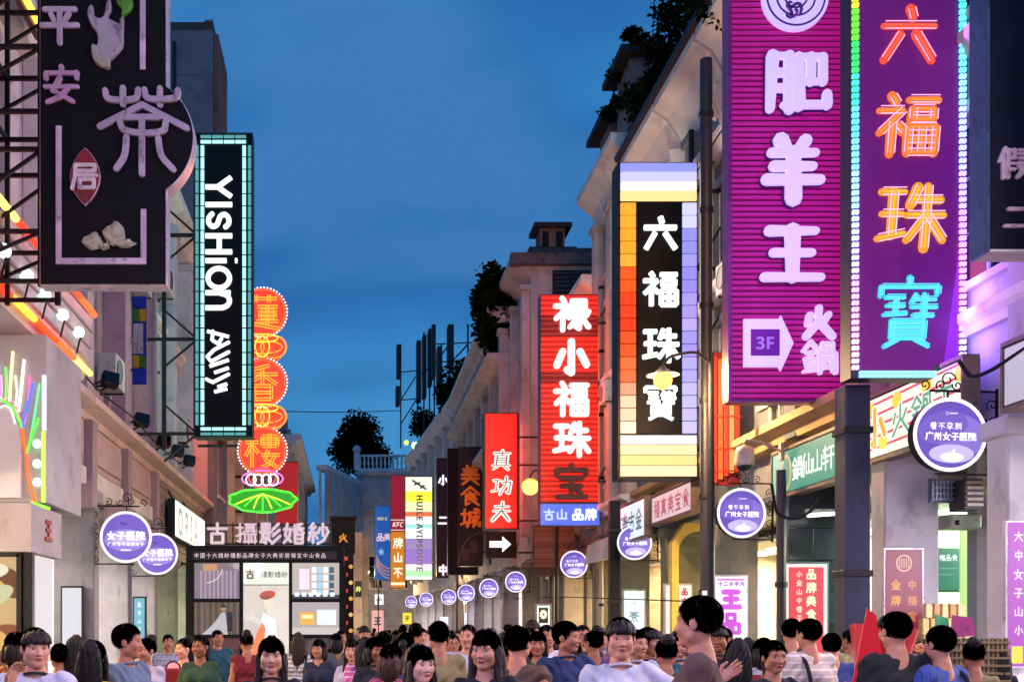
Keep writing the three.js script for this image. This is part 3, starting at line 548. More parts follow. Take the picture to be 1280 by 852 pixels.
{ // black tea sign on a steel scaffold
  const s = sign('tea_sign', 'black tea house sign with a round bulge, raised lilac characters and red plaque', 50, -60, 207, 355, 12), k = s.k;
  const sh = new THREE.Shape(), L = (px, py) => s.at(px, py), cx = 163, cy = 172, R = 78;
  sh.moveTo(...L(50, -60)); sh.lineTo(...L(207, -60));
  const a0 = Math.acos(44 / R);
  for (let i = 0; i <= 24; i++) { const a = -a0 + 2 * a0 * i / 24; sh.lineTo(...L(cx + R * Math.cos(a), cy + R * Math.sin(a))); }
  sh.lineTo(...L(207, 355)); sh.lineTo(...L(50, 355)); sh.closePath();
  mk(s.g, 'cabinet', new THREE.ExtrudeGeometry(sh, { depth: 0.22, bevelEnabled: true, bevelThickness: 0.012, bevelSize: 0.01, bevelSegments: 1 }).translate(0, 0, -0.235), [new THREE.MeshPhysicalMaterial({ color: 0x0e0a10, roughness: 0.6, specularIntensity: 0.3, map: Tm }), metal(0xc8b8c4, 0.3)]);
  const lil = paint(0xcdb4cc, 0.4);
  for (const [a, b, c, d] of [[70, 158, 77, 323], [70, 323, 183, 331], [176, 262, 183, 323], [175, -60, 182, 88]]) rect(s, 'raised_line', lil, a, b, c, d, 0.03, 0.016, 0.006);
  put(s, 'character', solidChar('平', 50 * k, 6 * k, 0.03), lil, 75, 31, 0.002);
  put(s, 'character', solidChar('安', 48 * k, 5.4 * k, 0.03, { brush: 0.5 }), paint(0xc89cc0, 0.35), 77, 107, 0.002);
  const te = put(s, 'character', solidChar('茶', 112 * k, 7 * k, 0.035), paint(0xb4a0b6, 0.4), 180, 166, 0.002);
  const pl = []; for (let i = 0; i <= 12; i++) { const t = i / 12; pl.push([18 * Math.sin(Math.PI * t) ** 0.8 * k, (35 - 70 * t) * k]); } for (let i = 1; i < 12; i++) { const t = 1 - i / 12; pl.push([-18 * Math.sin(Math.PI * t) ** 0.8 * k, (35 - 70 * t) * k]); }
  const plaque = put(s, 'plaque', new THREE.ExtrudeGeometry(shapeOf(pl.reverse()), { depth: 0.03, bevelEnabled: true, bevelThickness: 0.006, bevelSize: 0.008, bevelSegments: 1 }), [paint(0x8e1420, 0.4), paint(0xb89098, 0.4)], 107, 222, 0.003);
  mk(plaque, 'character', solidChar('居', 34 * k, 4.4 * k, 0.02), paint(0xe6cfd8, 0.4), [0, 0, 0.032]);
  const outline = (pts) => shapeOf(new THREE.CatmullRomCurve3(pts.map(([a, b]) => V(...L(a, b), 0)), true, 'catmullrom', 0.5).getPoints(pts.length * 4).map((v) => [v.x, v.y]));
  const bev = { depth: 0.02, bevelEnabled: true, bevelThickness: 0.03, bevelSize: 0.018, bevelOffset: -0.018, bevelSegments: 3 };
  const hand = mk(s.g, 'relief_hand', new THREE.ExtrudeGeometry(outline([[112, 10], [117, 10], [119, 22], [126, 25], [131, 20], [134, 5], [139, 3], [140, 14], [136, 24], [146, 30], [151, 32], [150, 27], [155, 24], [155, 45], [154, 60], [146, 70], [138, 78], [138, 86], [130, 87], [117, 75], [115, 62], [122, 58], [122, 45], [115, 35], [110, 22]]), bev), paint(0xa89aa8, 0.5), [0, 0, 0.01]);
  mk(hand, 'cuff', new THREE.ExtrudeGeometry(outline([[115, 60], [121, 60], [126, 72], [137, 76], [138, 86], [129, 87], [118, 78]]), bev), paint(0xb0a898, 0.5), [0, 0, 0.015]);
  mk(s.g, 'relief_leaf', new THREE.ExtrudeGeometry(outline([[147, 0], [152, -7], [162, -11], [167, 5], [165, 15], [158, 21], [153, 24], [153, 15], [147, 8]]), bev), paint(0x5c9a28, 0.4), [0, 0, 0.03]);
  for (const [cx2, cy2, w, h] of [[116, 302, 13, 11], [143, 294, 13, 15], [156, 305, 14, 6], [130, 309, 8, 4]]) {
    const g = new THREE.IcosahedronGeometry(1, 3), p = g.attributes.position;
    for (let i = 0; i < p.count; i++) { const f = 0.7 + 0.5 * vnoise(p.getX(i) * 3 + cx2, p.getY(i) * 3 + p.getZ(i) * 2, 3); p.setXYZ(i, p.getX(i) * f * w * k, p.getY(i) * f * h * k, p.getZ(i) * f * 0.05); }
    g.computeVertexNormals(); put(s, 'relief_tea_leaf', g, paint(0xb0a890, 0.6), cx2, cy2, 0.02);
  }
  // scaffold back to the wall
  const xs = -(50 - 128.5) * -k, z = -0.12, bars = [], W0 = X(50, 12) - s.g.position.x, XW = -4.62 - s.g.position.x, up = (py) => (355 - py) * k;
  for (const zz of [z - 0.05, z - 0.75]) {
    for (const py of [-40, 48, 130, 178, 282, 345]) bars.push(sbar([W0 - 0.01, up(py), zz], [XW, up(py), zz], 0.045));
    for (const [a, b] of [[48, -40], [130, 48], [282, 178], [345, 282]]) bars.push(sbar([W0 - 0.02, up(b), zz], [XW, up(a), zz], 0.035));
    bars.push(sbar([W0 - 0.04, up(-60), zz], [W0 - 0.04, up(352), zz], 0.06), sbar([W0 - 0.62, up(-60), zz], [W0 - 0.62, up(352), zz], 0.05));
  }
  for (const py of [48, 130, 282]) bars.push(sbar([W0 - 0.04, up(py), z - 0.05], [W0 - 0.04, up(py), z - 0.75], 0.04), sbar([W0 - 0.62, up(py), z - 0.05], [W0 - 0.62, up(py), z - 0.75], 0.04));
  mk(s.g, 'scaffold', join(bars), paint(0x2a1a20, 0.5));
}
{ // neon edged canopy on the pink house
  const d0 = 8.2, d1 = 17.3, L = d1 - d0, g = thing('neon_canopy', 'white slanted canopy edged with red and yellow neon tubes and round lamps', 'canopy', [-4.02, 0, -d0], Math.PI / 2);
  mk(g, 'fascia', profile([[-0.6, 5.35], [-0.14, 5.5], [-0.08, 5.62], [0.0, 6.44], [-0.06, 6.5], [-0.6, 6.5]], L), plaster(0xd6cad0));
  for (const [y, z] of [[5.78, -0.045], [6.0, -0.025], [6.25, -0.002]]) mk(g, 'batten', box(L, 0.035, 0.05), plaster(0xc0b0ba), [L / 2, y, z]);
  const cols = [0xff2a10, 0xff5018, 0xffb030, 0xffd860, 0xff3a10];
  for (const [y, z, r] of [[6.5, 0.05, 0.045], [5.6, -0.02, 0.045]]) for (let i = 0; i < 9; i++) { const u = i * L / 9; mk(g, 'neon_tube', bar([u + 0.03, y, z], [u + L / 9 - 0.03, y, z], r, 8), glow(cols[(i * 2 + (y > 6 ? 0 : 2)) % 5], 2.2)); }
  for (const d of [11.9, 12.8, 13.7, 14.5, 15.4, 16.3]) {
    const l = mk(g, 'round_lamp', new THREE.SphereGeometry(0.085, 12, 8), glow(0xd8fff8, 1.6), [d - d0, 5.98, 0.04]);
    mk(l, 'arm', bar([0, -0.05, 0.03], [-0.05, -0.32, -0.02], 0.014), BLACK);
  }
  // upper neon edge
  const u = thing('neon_edge', 'yellow neon tube running along the upper ledge of the pink house', 'neon tube', [-4.13, 9.62, -8], Math.PI / 2);
  mk(u, 'neon_tube', bar([0, 0, 0], [6.8, 0, 0], 0.05, 8), glow(0xffd040, 2)); mk(u, 'backing', box(7, 0.16, 0.08), paint(0x602018), [3.45, -0.02, -0.06]);
}
{ // shop bay with branching neon
  const D = 14.0, xR = X(58, D), g = thing('shop_bay', 'grey plaster shop bay with a branching neon outline and lit food window', 'shop front', [xR, 0, -D]);
  const W = 2.6, yb = Y(628, D), yt = 5.34;
  const pa = plaster(0xb8b4ba);
  mk(g, 'upper_panel', rbox(W, yt - yb, 1.8, 0.02), pa, [-W / 2, (yt + yb) / 2, -0.9]);
  const bx = X(40, 13.65) - xR, y0 = Y(690, 13.65), y1 = Y(628, 13.65);
  mk(g, 'sign_box', rbox(W, y1 - y0, 1.4, 0.015), plaster(0xc4bcc2), [bx - W / 2, (y0 + y1) / 2, -0.34]);
  mk(g, 'red_character', solidChar('王', 0.3, 0.055, 0.015), paint(0xa01c2c), [bx + 0.003, (y0 + y1) / 2 + 0.02, -0.35], [0, Math.PI / 2, 0]);
  const kf = D / F, q = (px, py) => V((px - 58) * kf, EYE + (VY - py) * kf, 0.04);
  const tubes = [[[45, 630], [36, 595], [34, 570], [29, 545], [29, 535]], [[29, 535], [18, 512], [8, 503], [-6, 498]], [[29, 535], [34, 512], [42, 480]], [[34, 567], [40, 548], [49, 523]], [[24, 515], [27, 490], [31, 450]], [[13, 502], [14, 480], [17, 440]], [[-4, 498], [-4, 470], [-2, 455]]];
  const tc = [0xff5a20, 0x60f040, 0x4a60ff, 0x50d040, 0xfff0e0, 0xffe0a0, 0xd0f0ff];
  tubes.forEach((t, i) => mk(g, 'neon_tube', tube(t.map(([a, b]) => q(a, b)), 0.018, 4, 6), glow(tc[i], 1.7)));
  for (const [t, c] of [[[[-8, 520], [4, 508], [14, 512], [20, 530]], 0xfff4f4], [[[-8, 512], [6, 499], [18, 504], [26, 526]], 0xff70b0], [[[20, 470], [22, 490], [20, 508]], 0xd8ffd0], [[[8, 460], [9, 480], [8, 500]], 0x70ff60], [[[38, 470], [36, 500], [31, 530]], 0xff60a0], [[[50, 480], [44, 520], [37, 560]], 0x60f080], [[[2, 470], [3, 485], [2, 500]], 0xffa0d0]]) mk(g, 'neon_tube', tube(t.map(([a, b]) => q(a, b)), 0.013, 4, 6), glow(c, 1.5));
  mk(g, 'arch_panel', new THREE.ExtrudeGeometry(shapeOf([...Array.from({ length: 15 }, (_, i) => { const a = i / 14 * Math.PI; return [Math.cos(a) * 30 * kf, Math.sin(a) * 44 * kf]; }), [-30 * kf, -70 * kf], [30 * kf, -70 * kf]].map(([a, b]) => [a, b])), { depth: 0.03, bevelEnabled: true, bevelSize: 0.01, bevelThickness: 0.01, bevelSegments: 1 }), plaster(0xe4e2e6), q(-4, 552).setZ(0.004));
  mk(g, 'neon_tube', bar(q(55, 628), q(55, 540), 0.026), glow(0xb0ff50, 1.5)); mk(g, 'neon_tube', bar(q(56, 538), q(56, 470), 0.026), glow(0xe8e8ff, 1.5)); mk(g, 'neon_tube', bar(q(40, 628), q(63, 636), 0.02), glow(0x90ff40, 1.5));
  for (const py of [555, 580, 603]) mk(g, 'round_lamp', new THREE.SphereGeometry(0.055, 10, 7), glow(0xc8fff4, 1.8), q(47, py));
  // lit windows under the box
  const food = litPrint(128, 256, (x, w, h) => { x.fillStyle = '#caa878'; x.fillRect(0, 0, w, h); const cs = ['#8a4a30', '#d8b068', '#e8e0c8', '#b06840', '#6a3a28', '#c8c8a0', '#9a8a50']; for (let i = 0; i < 60; i++) { x.fillStyle = cs[i % 7]; x.beginPath(); x.ellipse(hash(i, 1, 1) * w, hash(i, 2, 1) * h, 8 + hash(i, 3, 1) * 22, 5 + hash(i, 4, 1) * 14, hash(i, 5, 1) * 3, 0, 7); x.fill(); } x.strokeStyle = '#f4eedc'; x.lineWidth = 3; for (let i = 0; i < 6; i++) { x.beginPath(); x.ellipse(hash(i, 8, 1) * w, hash(i, 9, 1) * h, 24, 14, 0, 0, 7); x.stroke(); } }, 0.85);
  mk(g, 'food_picture', new THREE.PlaneGeometry(1.6, 1.9), food, [bx - 1.0, 1.68, 0.3]);
  mk(g, 'window_frame', join([boxAt(0.1, y0, 0.1, bx - 0.05, y0 / 2, 0.3), boxAt(0.06, y0 - 0.02, 0.08, bx - 0.16, y0 / 2 - 0.01, 0.33), boxAt(1.9, 0.07, 0.1, bx - 1.1, 0.68, 0.32), boxAt(1.9, 0.05, 0.08, bx - 1.1, y0 - 0.03, 0.33)]), DARKSTEEL);
  mk(g, 'side_light_panel', box(0.03, 1.35, 0.8), glow(0xf4ecf4, 0.62), [bx - 0.04, 1.9, -0.28]);
  mk(g, 'base', box(W, 0.7, 1.2), paint(0x3a3034), [bx - W / 2 - 0.01, 0.35, -0.32]); mk(g, 'inner_wall', box(W, y0 - 0.7, 0.9), paint(0x6a5a50), [bx - W / 2 - 0.08, (y0 + 0.7) / 2, -0.2]);
  areaLight('window_light', 1.3, 1.6, 0xffe2c0, 2.2, V(xR + bx - 0.9, 1.7, -D + 0.4), V(xR + bx - 0.9, 1.6, -D + 4));
}
{ // tall black sign with cyan light border and white letters
  const s = sign('cyan_border_sign', 'tall black sign with a cyan light border and white letters reading downward', 243, 168, 315, 545, 25), k = s.k;
  rect(s, 'cabinet', paint(0x0c2226, 0.3), 243, 168, 315, 545, 0.35, -0.19); rect(s, 'black_face', paint(0x080c12, 0.3), 258, 182, 300, 531, 0.01, -0.008);
  const cy1 = glow(0xb0f6f8, 1.1), cy2 = glow(0x6cc4cc, 0.55), n = 23, y0 = 181, y1 = 532;
  for (let i = 0; i < n; i++) { const a = lerp(y0, y1, i / n) + 1, b = lerp(y0, y1, (i + 1) / n) - 1; for (const [x0, x1, m] of [[244.2, 248, cy2], [250.8, 255, cy1], [303, 307.2, cy1], [310, 313.8, cy2]]) rect(s, 'light_segment', m, x0, a, x1, b, 0.03, 0.004); }
  for (let i = 0; i < 4; i++) { const a = lerp(250, 308, i / 4) + 0.7, b = lerp(250, 308, (i + 1) / 4) - 0.7; for (const [p, q, m] of [[169.2, 172.5, cy2], [175.4, 179, cy1], [534, 537.6, cy1], [540.5, 543.8, cy2]]) rect(s, 'light_segment', m, a, p, b, q, 0.03, 0.004); }
  mk(s.g, 'frame', join([[242, 167, 316, 168], [242, 545, 316, 546.5], [242, 168, 243, 545], [315, 168, 316, 545]].map(([a, b, c, d]) => { const [x, y] = s.at((a + c) / 2, (b + d) / 2); return boxAt((c - a) * k, (d - b) * k, 0.45, x, y, -0.17); })), metal(0x18484a));
  const W = glow(0xf4fbff, 1.15), cap = 33 * k;
  // letters drawn as strokes in the photo's own layout (turned a quarter): [px,py] pairs
  const L = (name, strokes, bar2 = 6.2) => { const list = []; let i = 0; for (const st of strokes) for (let j = 0; j + 1 < st.length; j++) { const a = s.at(...st[j]), b = s.at(...st[j + 1]); list.push(new THREE.ExtrudeGeometry(stadium(a, b, bar2 / 2 * k, bar2 / 2 * k, st.length > 2 ? 0.9 : 0.12), { depth: 0.03, bevelEnabled: false }).translate(0, 0, 0.0012 * (i++ % 20))); } mk(s.g, name, join(list), W, [0, 0, 0.005]); };
  const arc = (cx, cy, rx, ry, a0, a1, n2 = 14) => Array.from({ length: n2 + 1 }, (_, i) => { const a = (a0 + (a1 - a0) * i / n2) * Math.PI / 180; return [cx + rx * Math.cos(a), cy + ry * Math.sin(a)]; });
  L('letter', [[[257, 234], [272, 234]], [[272, 234], [289, 222]], [[272, 234], [289, 246]]]);
  L('letter', [[[257, 256], [290, 256]]]);
  L('letter', [new THREE.CatmullRomCurve3([[0.9, 0.8], [0.7, 0.95], [0.38, 0.96], [0.13, 0.8], [0.2, 0.6], [0.5, 0.5], [0.8, 0.4], [0.88, 0.2], [0.65, 0.04], [0.33, 0.04], [0.08, 0.2]].map(([u, v]) => V(260 + 27 * v, 266 + 20 * u, 0))).getPoints(24).map((v) => [v.x, v.y])]);
  L('letter', [[[257, 295], [290, 295]], [[257, 315], [290, 315]], [[274, 295], [274, 315]]]);
  L('letter', [[[257, 326], [283, 326]], [[294, 326], [296.5, 326]]]);
  L('letter', [arc(273.5, 348, 13.5, 12, 0, 360, 22)]);
  L('letter', [[[257, 366], [288, 366]], [...arc(276, 376, 11, 9, 270, 450, 8)], [[257, 385], [278, 385]]]);
  L('script_letter', [[[259, 414], [286, 421]], [[266, 414], [265, 425], [273, 430], [277, 423]], [[286, 428], [268, 437], [259, 446], [264, 452], [286, 440]], [[262, 458], [286, 450]], [[268, 466], [286, 460]], [[258, 474], [266, 478], [286, 468]], [[272, 484], [284, 480]], [[268, 490], [284, 486]]], 4.2);
  // bracket to the wall
  const bars = [], ox = s.g.position.x, post = X(205, 25.2) - ox, e = X(243, 25) - ox, up = (py) => (545 - py) * k;
  bars.push(sbar([post, up(300), -0.2], [post, up(560), -0.2], 0.09), sbar([post, up(300), -0.2], [post, up(150), -0.2], 0.09));
  for (const py of [290, 421, 540]) { bars.push(sbar([post, up(py), -0.2], [e, up(py), -0.2], 0.07), sbar([post, up(py - 37), -0.2], [e, up(py) + 0.03, -0.2], 0.045), sbar([post, up(py + 35), -0.2], [e, up(py) - 0.03, -0.2], 0.045), sbar([post, up(py), -0.2], [-4.93 - ox, up(py), -0.2], 0.06)); }
  mk(s.g, 'bracket', join(bars), paint(0x24342e, 0.5));
  backLight(s, 243, 168, 315, 545, 0x90e0e8, 5, 0.4); frontLight(s, 243, 168, 315, 545, 0x90e0e8, 2);
}
{ // round red neon sign with lotus leaf
  const d = 32, s = sign('lotus_neon_sign', 'stack of three round red neon discs above a green neon lotus leaf', 298, 358, 358, 640, d), k = s.k;
  const red = std({ name: 'light_sign', color: 0x7a0c08, emissive: 0xf0361c, emissiveIntensity: 1.0, roughness: 0.5 }), orange = glow(0xff8a28, 1.7), yel = glow(0xffc840, 1.5), pink = glow(0xff70c8, 1.6), white = glow(0xfff4f0, 1.6), green = glow(0x4cf03c, 1.6);
  for (const [cy, ch] of [[390, '蓮'], [478, '香'], [563, '樓']]) {
    const disc = put(s, 'disc', new THREE.CylinderGeometry(30 * k, 30 * k, 0.2, 40).rotateX(Math.PI / 2), red, 328, cy, -0.1);
    mk(disc, 'neon_character', tubeChar(ch, 46 * k, 0.02, 0, 0.036), orange, [0, 0, 0.13]);
    const bl = []; for (let i = 0; i < 46; i++) { const a = i / 46 * Math.PI * 2; bl.push(new THREE.SphereGeometry(0.026, 6, 4).translate(Math.cos(a) * 31 * k, Math.sin(a) * 31 * k, 0.1)); }
    const bulbs = mk(disc, 'rim_bulbs', join(bl), white); bulbs.userData.kind = 'stuff';
    mk(disc, 'neon_ring', new THREE.TorusGeometry(28 * k, 0.02, 5, 40), glow(0xff5a28, 1.4), [0, 0, 0.115]);
  }
  const loop = (cx, cy, rx, ry, m, r = 0.022, z = 0) => put(s, 'neon_loop', tube(Array.from({ length: 14 }, (_, i) => { const a = i / 14 * Math.PI * 2; return [Math.cos(a) * rx * k, Math.sin(a) * ry * k, 0]; }), r, 2, 5, true), m, cx, cy, z);
  for (const cy of [434, 521]) { put(s, 'link_panel', new THREE.CylinderGeometry(1, 1, 0.1, 28).rotateX(Math.PI / 2).scale(28 * k, 20 * k, 1), red, 328, cy, -0.12); loop(314, cy, 16, 14, orange); loop(342, cy, 16, 14, orange, 0.022, 0.05); loop(328, cy, 25, 8, orange, 0.02, 0.02); loop(328, cy, 9, 13, yel, 0.022, 0.09); loop(328, cy - 10, 20, 5, yel, 0.02, 0.13); loop(328, cy + 10, 18, 5, glow(0xff5030, 1.5), 0.02, 0.16); }
  rect(s, 'crown_panel', paint(0x5a1830), 306, 588, 350, 608, 0.06, -0.12); loop(328, 598, 26, 10, pink); loop(328, 597, 17, 12, glow(0xff4a70, 1.5), 0.022, 0.05); for (const x of [314, 323, 333, 342]) loop(x, 600, 6, 7, white, 0.02, 0.09);
  // leaf
  const lp = Array.from({ length: 40 }, (_, i) => { const a = i / 40 * Math.PI * 2, w = 1 + 0.05 * Math.cos(a * 9); return [Math.cos(a) * 42 * k * w, Math.sin(a) * (Math.sin(a) > 0 ? 12 : 17) * k * w]; });
  const leaf = put(s, 'leaf_panel', new THREE.ExtrudeGeometry(shapeOf(lp), { depth: 0.06, bevelEnabled: false }), std({ name: 'light_sign', color: 0x1a6010, emissive: 0x28a018, emissiveIntensity: 0.7, roughness: 0.5 }), 328, 623, -0.12);
  mk(leaf, 'neon_outline', tube(lp.filter((_, i) => i % 2 === 0).map(([x, y]) => [x, y, 0.09]), 0.03, 3, 6, true), green);
  for (let i = -3; i <= 3; i++) mk(leaf, 'neon_vein', tube([[0, 6 * k, 0.09], [i * 6 * k, 0, 0.1], [i * 11.5 * k, -(15 - Math.abs(i) * 2.6) * k, 0.09]], 0.022, 4, 5), i % 2 ? glow(0xd8f040, 1.5) : green);
  rect(s, 'spine', paint(0x3a1a18), 325, 358, 331, 608, 0.12, -0.28);
  const bars = []; const up = (py) => (640 - py) * k; for (const py of [400, 478, 555]) bars.push(sbar([0, up(py), -0.3], [-4.45 - s.g.position.x, up(py), -0.3], 0.07), sbar([0, up(py) + 0.3, -0.3], [-4.45 - s.g.position.x, up(py) + 0.9, -0.3], 0.04));
  mk(s.g, 'bracket', join(bars), DARKSTEEL);
  const a = P(310, 500, d + 0.4); areaLight('neon_light', 1.2, 5, 0xff7030, 6, V(-3.2, a.y, -d - 0.6), V(-4.6, a.y - 0.6, -d - 5));
}
{ // signs on the left beyond
  let s = sign('red_blade_sign', 'plain dark red blade sign behind the green neon leaf', 345, 578, 372, 655, 42); rect(s, 'cabinet', std({ name: 'light_sign', color: 0x7a1018, emissive: 0x9a1420, emissiveIntensity: 0.6, roughness: 0.5 }), 345, 578, 372, 655, 0.25, -0.13); rect(s, 'frame', paint(0x48080c), 344.5, 577, 372.5, 578, 0.3, -0.13);
  mk(s.g, 'arm', join([bar([-0.4, 1.8, -0.13], [-4.5 - s.g.position.x, 1.8, -0.13], 0.05), bar([-0.4, 0.5, -0.13], [-4.5 - s.g.position.x, 0.5, -0.13], 0.05)]), DARKSTEEL);
  s = sign('white_letter_sign', 'white lit shop name board along the wood siding', 0, 0, 10, 10, 28);
  scene.remove(s.g); // replaced by a board parallel to the facade
  const L = 5.6, g = thing('shop_name_board', 'slanted white lit shop name board on the wood siding', 'sign', [-4.44, 3.95, -27.6], Math.PI / 2);
  mk(g, 'cabinet', box(L, 0.95, 0.18), paint(0x1a2226), [L / 2, 0.47, -0.02]);
  mk(g, 'lit_face', new THREE.PlaneGeometry(L - 0.06, 0.89), litPrint(512, 96, (x, w, h) => { x.fillStyle = '#d4f0ec'; x.fillRect(0, 0, w, h); x.fillStyle = '#33555c'; x.font = 'bold 104px sans-serif'; x.textBaseline = 'middle'; x.fillText('O R I A', 40, h / 2 + 4); }, 0.95), [L / 2, 0.47, 0.075]);
  mk(g, 'bracket', join([bar([0.6, 0.95, -0.05], [0.6, 1.3, -0.25], 0.03), bar([3, 0.95, -0.05], [3, 1.3, -0.25], 0.03)]), BLACK);
}
{ // stained casement
  const s = sign('stained_shutter', 'blue and yellow stained glass casement swung open from the facade', 165, 370, 183, 480, 23.4, undefined, 'window');
  const k = s.k; rect(s, 'frame', paint(0x162a90, 0.3), 165, 370, 183, 480, 0.05, -0.03);
  const pcs = [[166, 386, 174, 402, 0x3c8a30], [174, 386, 182, 402, 0xd0a818], [166, 404, 179, 442, 0xb8b4c8], [166, 444, 174, 460, 0xc8a818], [174, 444, 182, 460, 0x3c7a30], [166, 371, 182, 385, 0x1c38c0], [166, 462, 182, 479, 0x1c38c0]];
  for (const [a, b, c, d, col] of pcs) rect(s, 'glass_piece', paint(col, 0.15), a + 0.3, b + 0.3, c - 0.3, d - 0.3, 0.012, 0.004);
  mk(s.g, 'hinge_bar', bar([-0.15, 0.3, -0.03], [-4.92 - s.g.position.x, 0.3, -0.03], 0.025), DARKSTEEL);
}

// ---- right side -------------------------------------------------------------
{ // purple slatted sign
  const s = sign('purple_slat_sign', 'tall magenta slatted sign with big lilac brush characters and an arrow', 912, -45, 1055, 500, 18), k = s.k;
  rect(s, 'cabinet', paint(0x4a1040, 0.4), 912, -45, 1055, 500, 0.2, -0.15);
  const sm = std({ name: 'light_sign', color: 0xb81c84, emissive: 0xb4187c, emissiveIntensity: 0.42, roughness: 0.35, map: Tm }), N = 76, slat = new THREE.CylinderGeometry(2.75 * k, 2.75 * k, 137 * k, 8, 1).rotateZ(Math.PI / 2).scale(1, 1, 1.0);  // weak slat glow stands in for floodlighting on the sign
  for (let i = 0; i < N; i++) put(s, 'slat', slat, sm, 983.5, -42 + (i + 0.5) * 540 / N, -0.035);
  mk(s.g, 'frame', join([[910, -47, 914, 502], [1053, -47, 1057, 502]].map(([a, b, c, d]) => { const [x, y] = s.at((a + c) / 2, (b + d) / 2); return boxAt((c - a) * k, (d - b) * k, 0.3, x, y, -0.12); }).concat((() => { const [x, y] = s.at(983.5, 501); return [boxAt(139 * k, 2.4 * k, 0.3, x, y, -0.12)]; })())), paint(0x9c2c80, 0.35));
  const lil = std({ color: 0xdccdf0, emissive: 0xcabcee, emissiveIntensity: 0.6, roughness: 0.4, name: 'light_sign' });
  for (const [ch, x, y, z] of [['肥', 992, 106, 80], ['羊', 989, 214, 76], ['王', 988, 320, 80]]) {
    const c = put(s, 'character', solidChar(ch, z * k, (ch === '肥' ? 10 : 13) * k, 0.1, { brush: 1 }), lil, x, y, 0.03);
    mk(c, 'character_side', solidChar(ch, z * k, (ch === '肥' ? 12.4 : 15.5) * k, 0.06, { brush: 1 }), paint(0x5c3c8c, 0.4), [0, 0, -0.03]);
  }
  put(s, 'small_character', solidChar('火', 40 * k, 7 * k, 0.06, { brush: 0.8 }), lil, 1022, 404, 0.03); put(s, 'small_character', solidChar('鍋', 42 * k, 4.6 * k, 0.06, { brush: 0.6 }), lil, 1022, 448, 0.03);
  const ar = shapeOf([[929, 401], [972, 401], [974, 397], [989, 430], [974, 464], [972, 459], [929, 459]].map(([a, b]) => s.at(a, b)).reverse());
  const arrow = mk(s.g, 'arrow_board', new THREE.ExtrudeGeometry(ar, { depth: 0.06, bevelEnabled: true, bevelSize: 0.01, bevelThickness: 0.01, bevelSegments: 1 }), lil, [0, 0, 0.03]);
  const [ax, ay] = s.at(954, 430); mk(arrow, 'arrow_field', new THREE.PlaneGeometry(36 * k, 33 * k), print(96, 88, (x) => { x.fillStyle = '#8a2a9c'; x.fillRect(0, 0, 96, 88); x.fillStyle = '#d8c0f0'; x.font = 'bold 58px sans-serif'; x.textAlign = 'center'; x.textBaseline = 'middle'; x.fillText('3F', 48, 46); }), [ax, ay, 0.078]);
  const medal = put(s, 'medallion', new THREE.CylinderGeometry(41 * k, 41 * k, 0.1, 40).rotateX(Math.PI / 2), lil, 992, 0, 0.06);
  for (const r of [36, 24, 14]) mk(medal, 'medallion_ring', new THREE.TorusGeometry(r * k, 0.016, 5, 36), paint(0x7a3ca8, 0.4), [0, 0, 0.055]);
  mk(medal, 'medallion_mark', new THREE.TorusKnotGeometry(0.09, 0.025, 40, 5, 2, 3), paint(0x7a3ca8, 0.4), [-0.05, -0.22, 0.06]);
  const ox = s.g.position.x, bars = []; for (const y of [0.9, 3, 5.4]) bars.push(sbar([s.W / 2, y, -0.3], [8.0 - ox, y, -0.3], 0.08)); mk(s.g, 'bracket', join(bars), DARKSTEEL);
  frontLight(s, 912, 0, 1055, 500, 0xff70c0, 3.5); backLight(s, 912, 0, 1055, 500, 0xffb070, 5, 0.62);
}
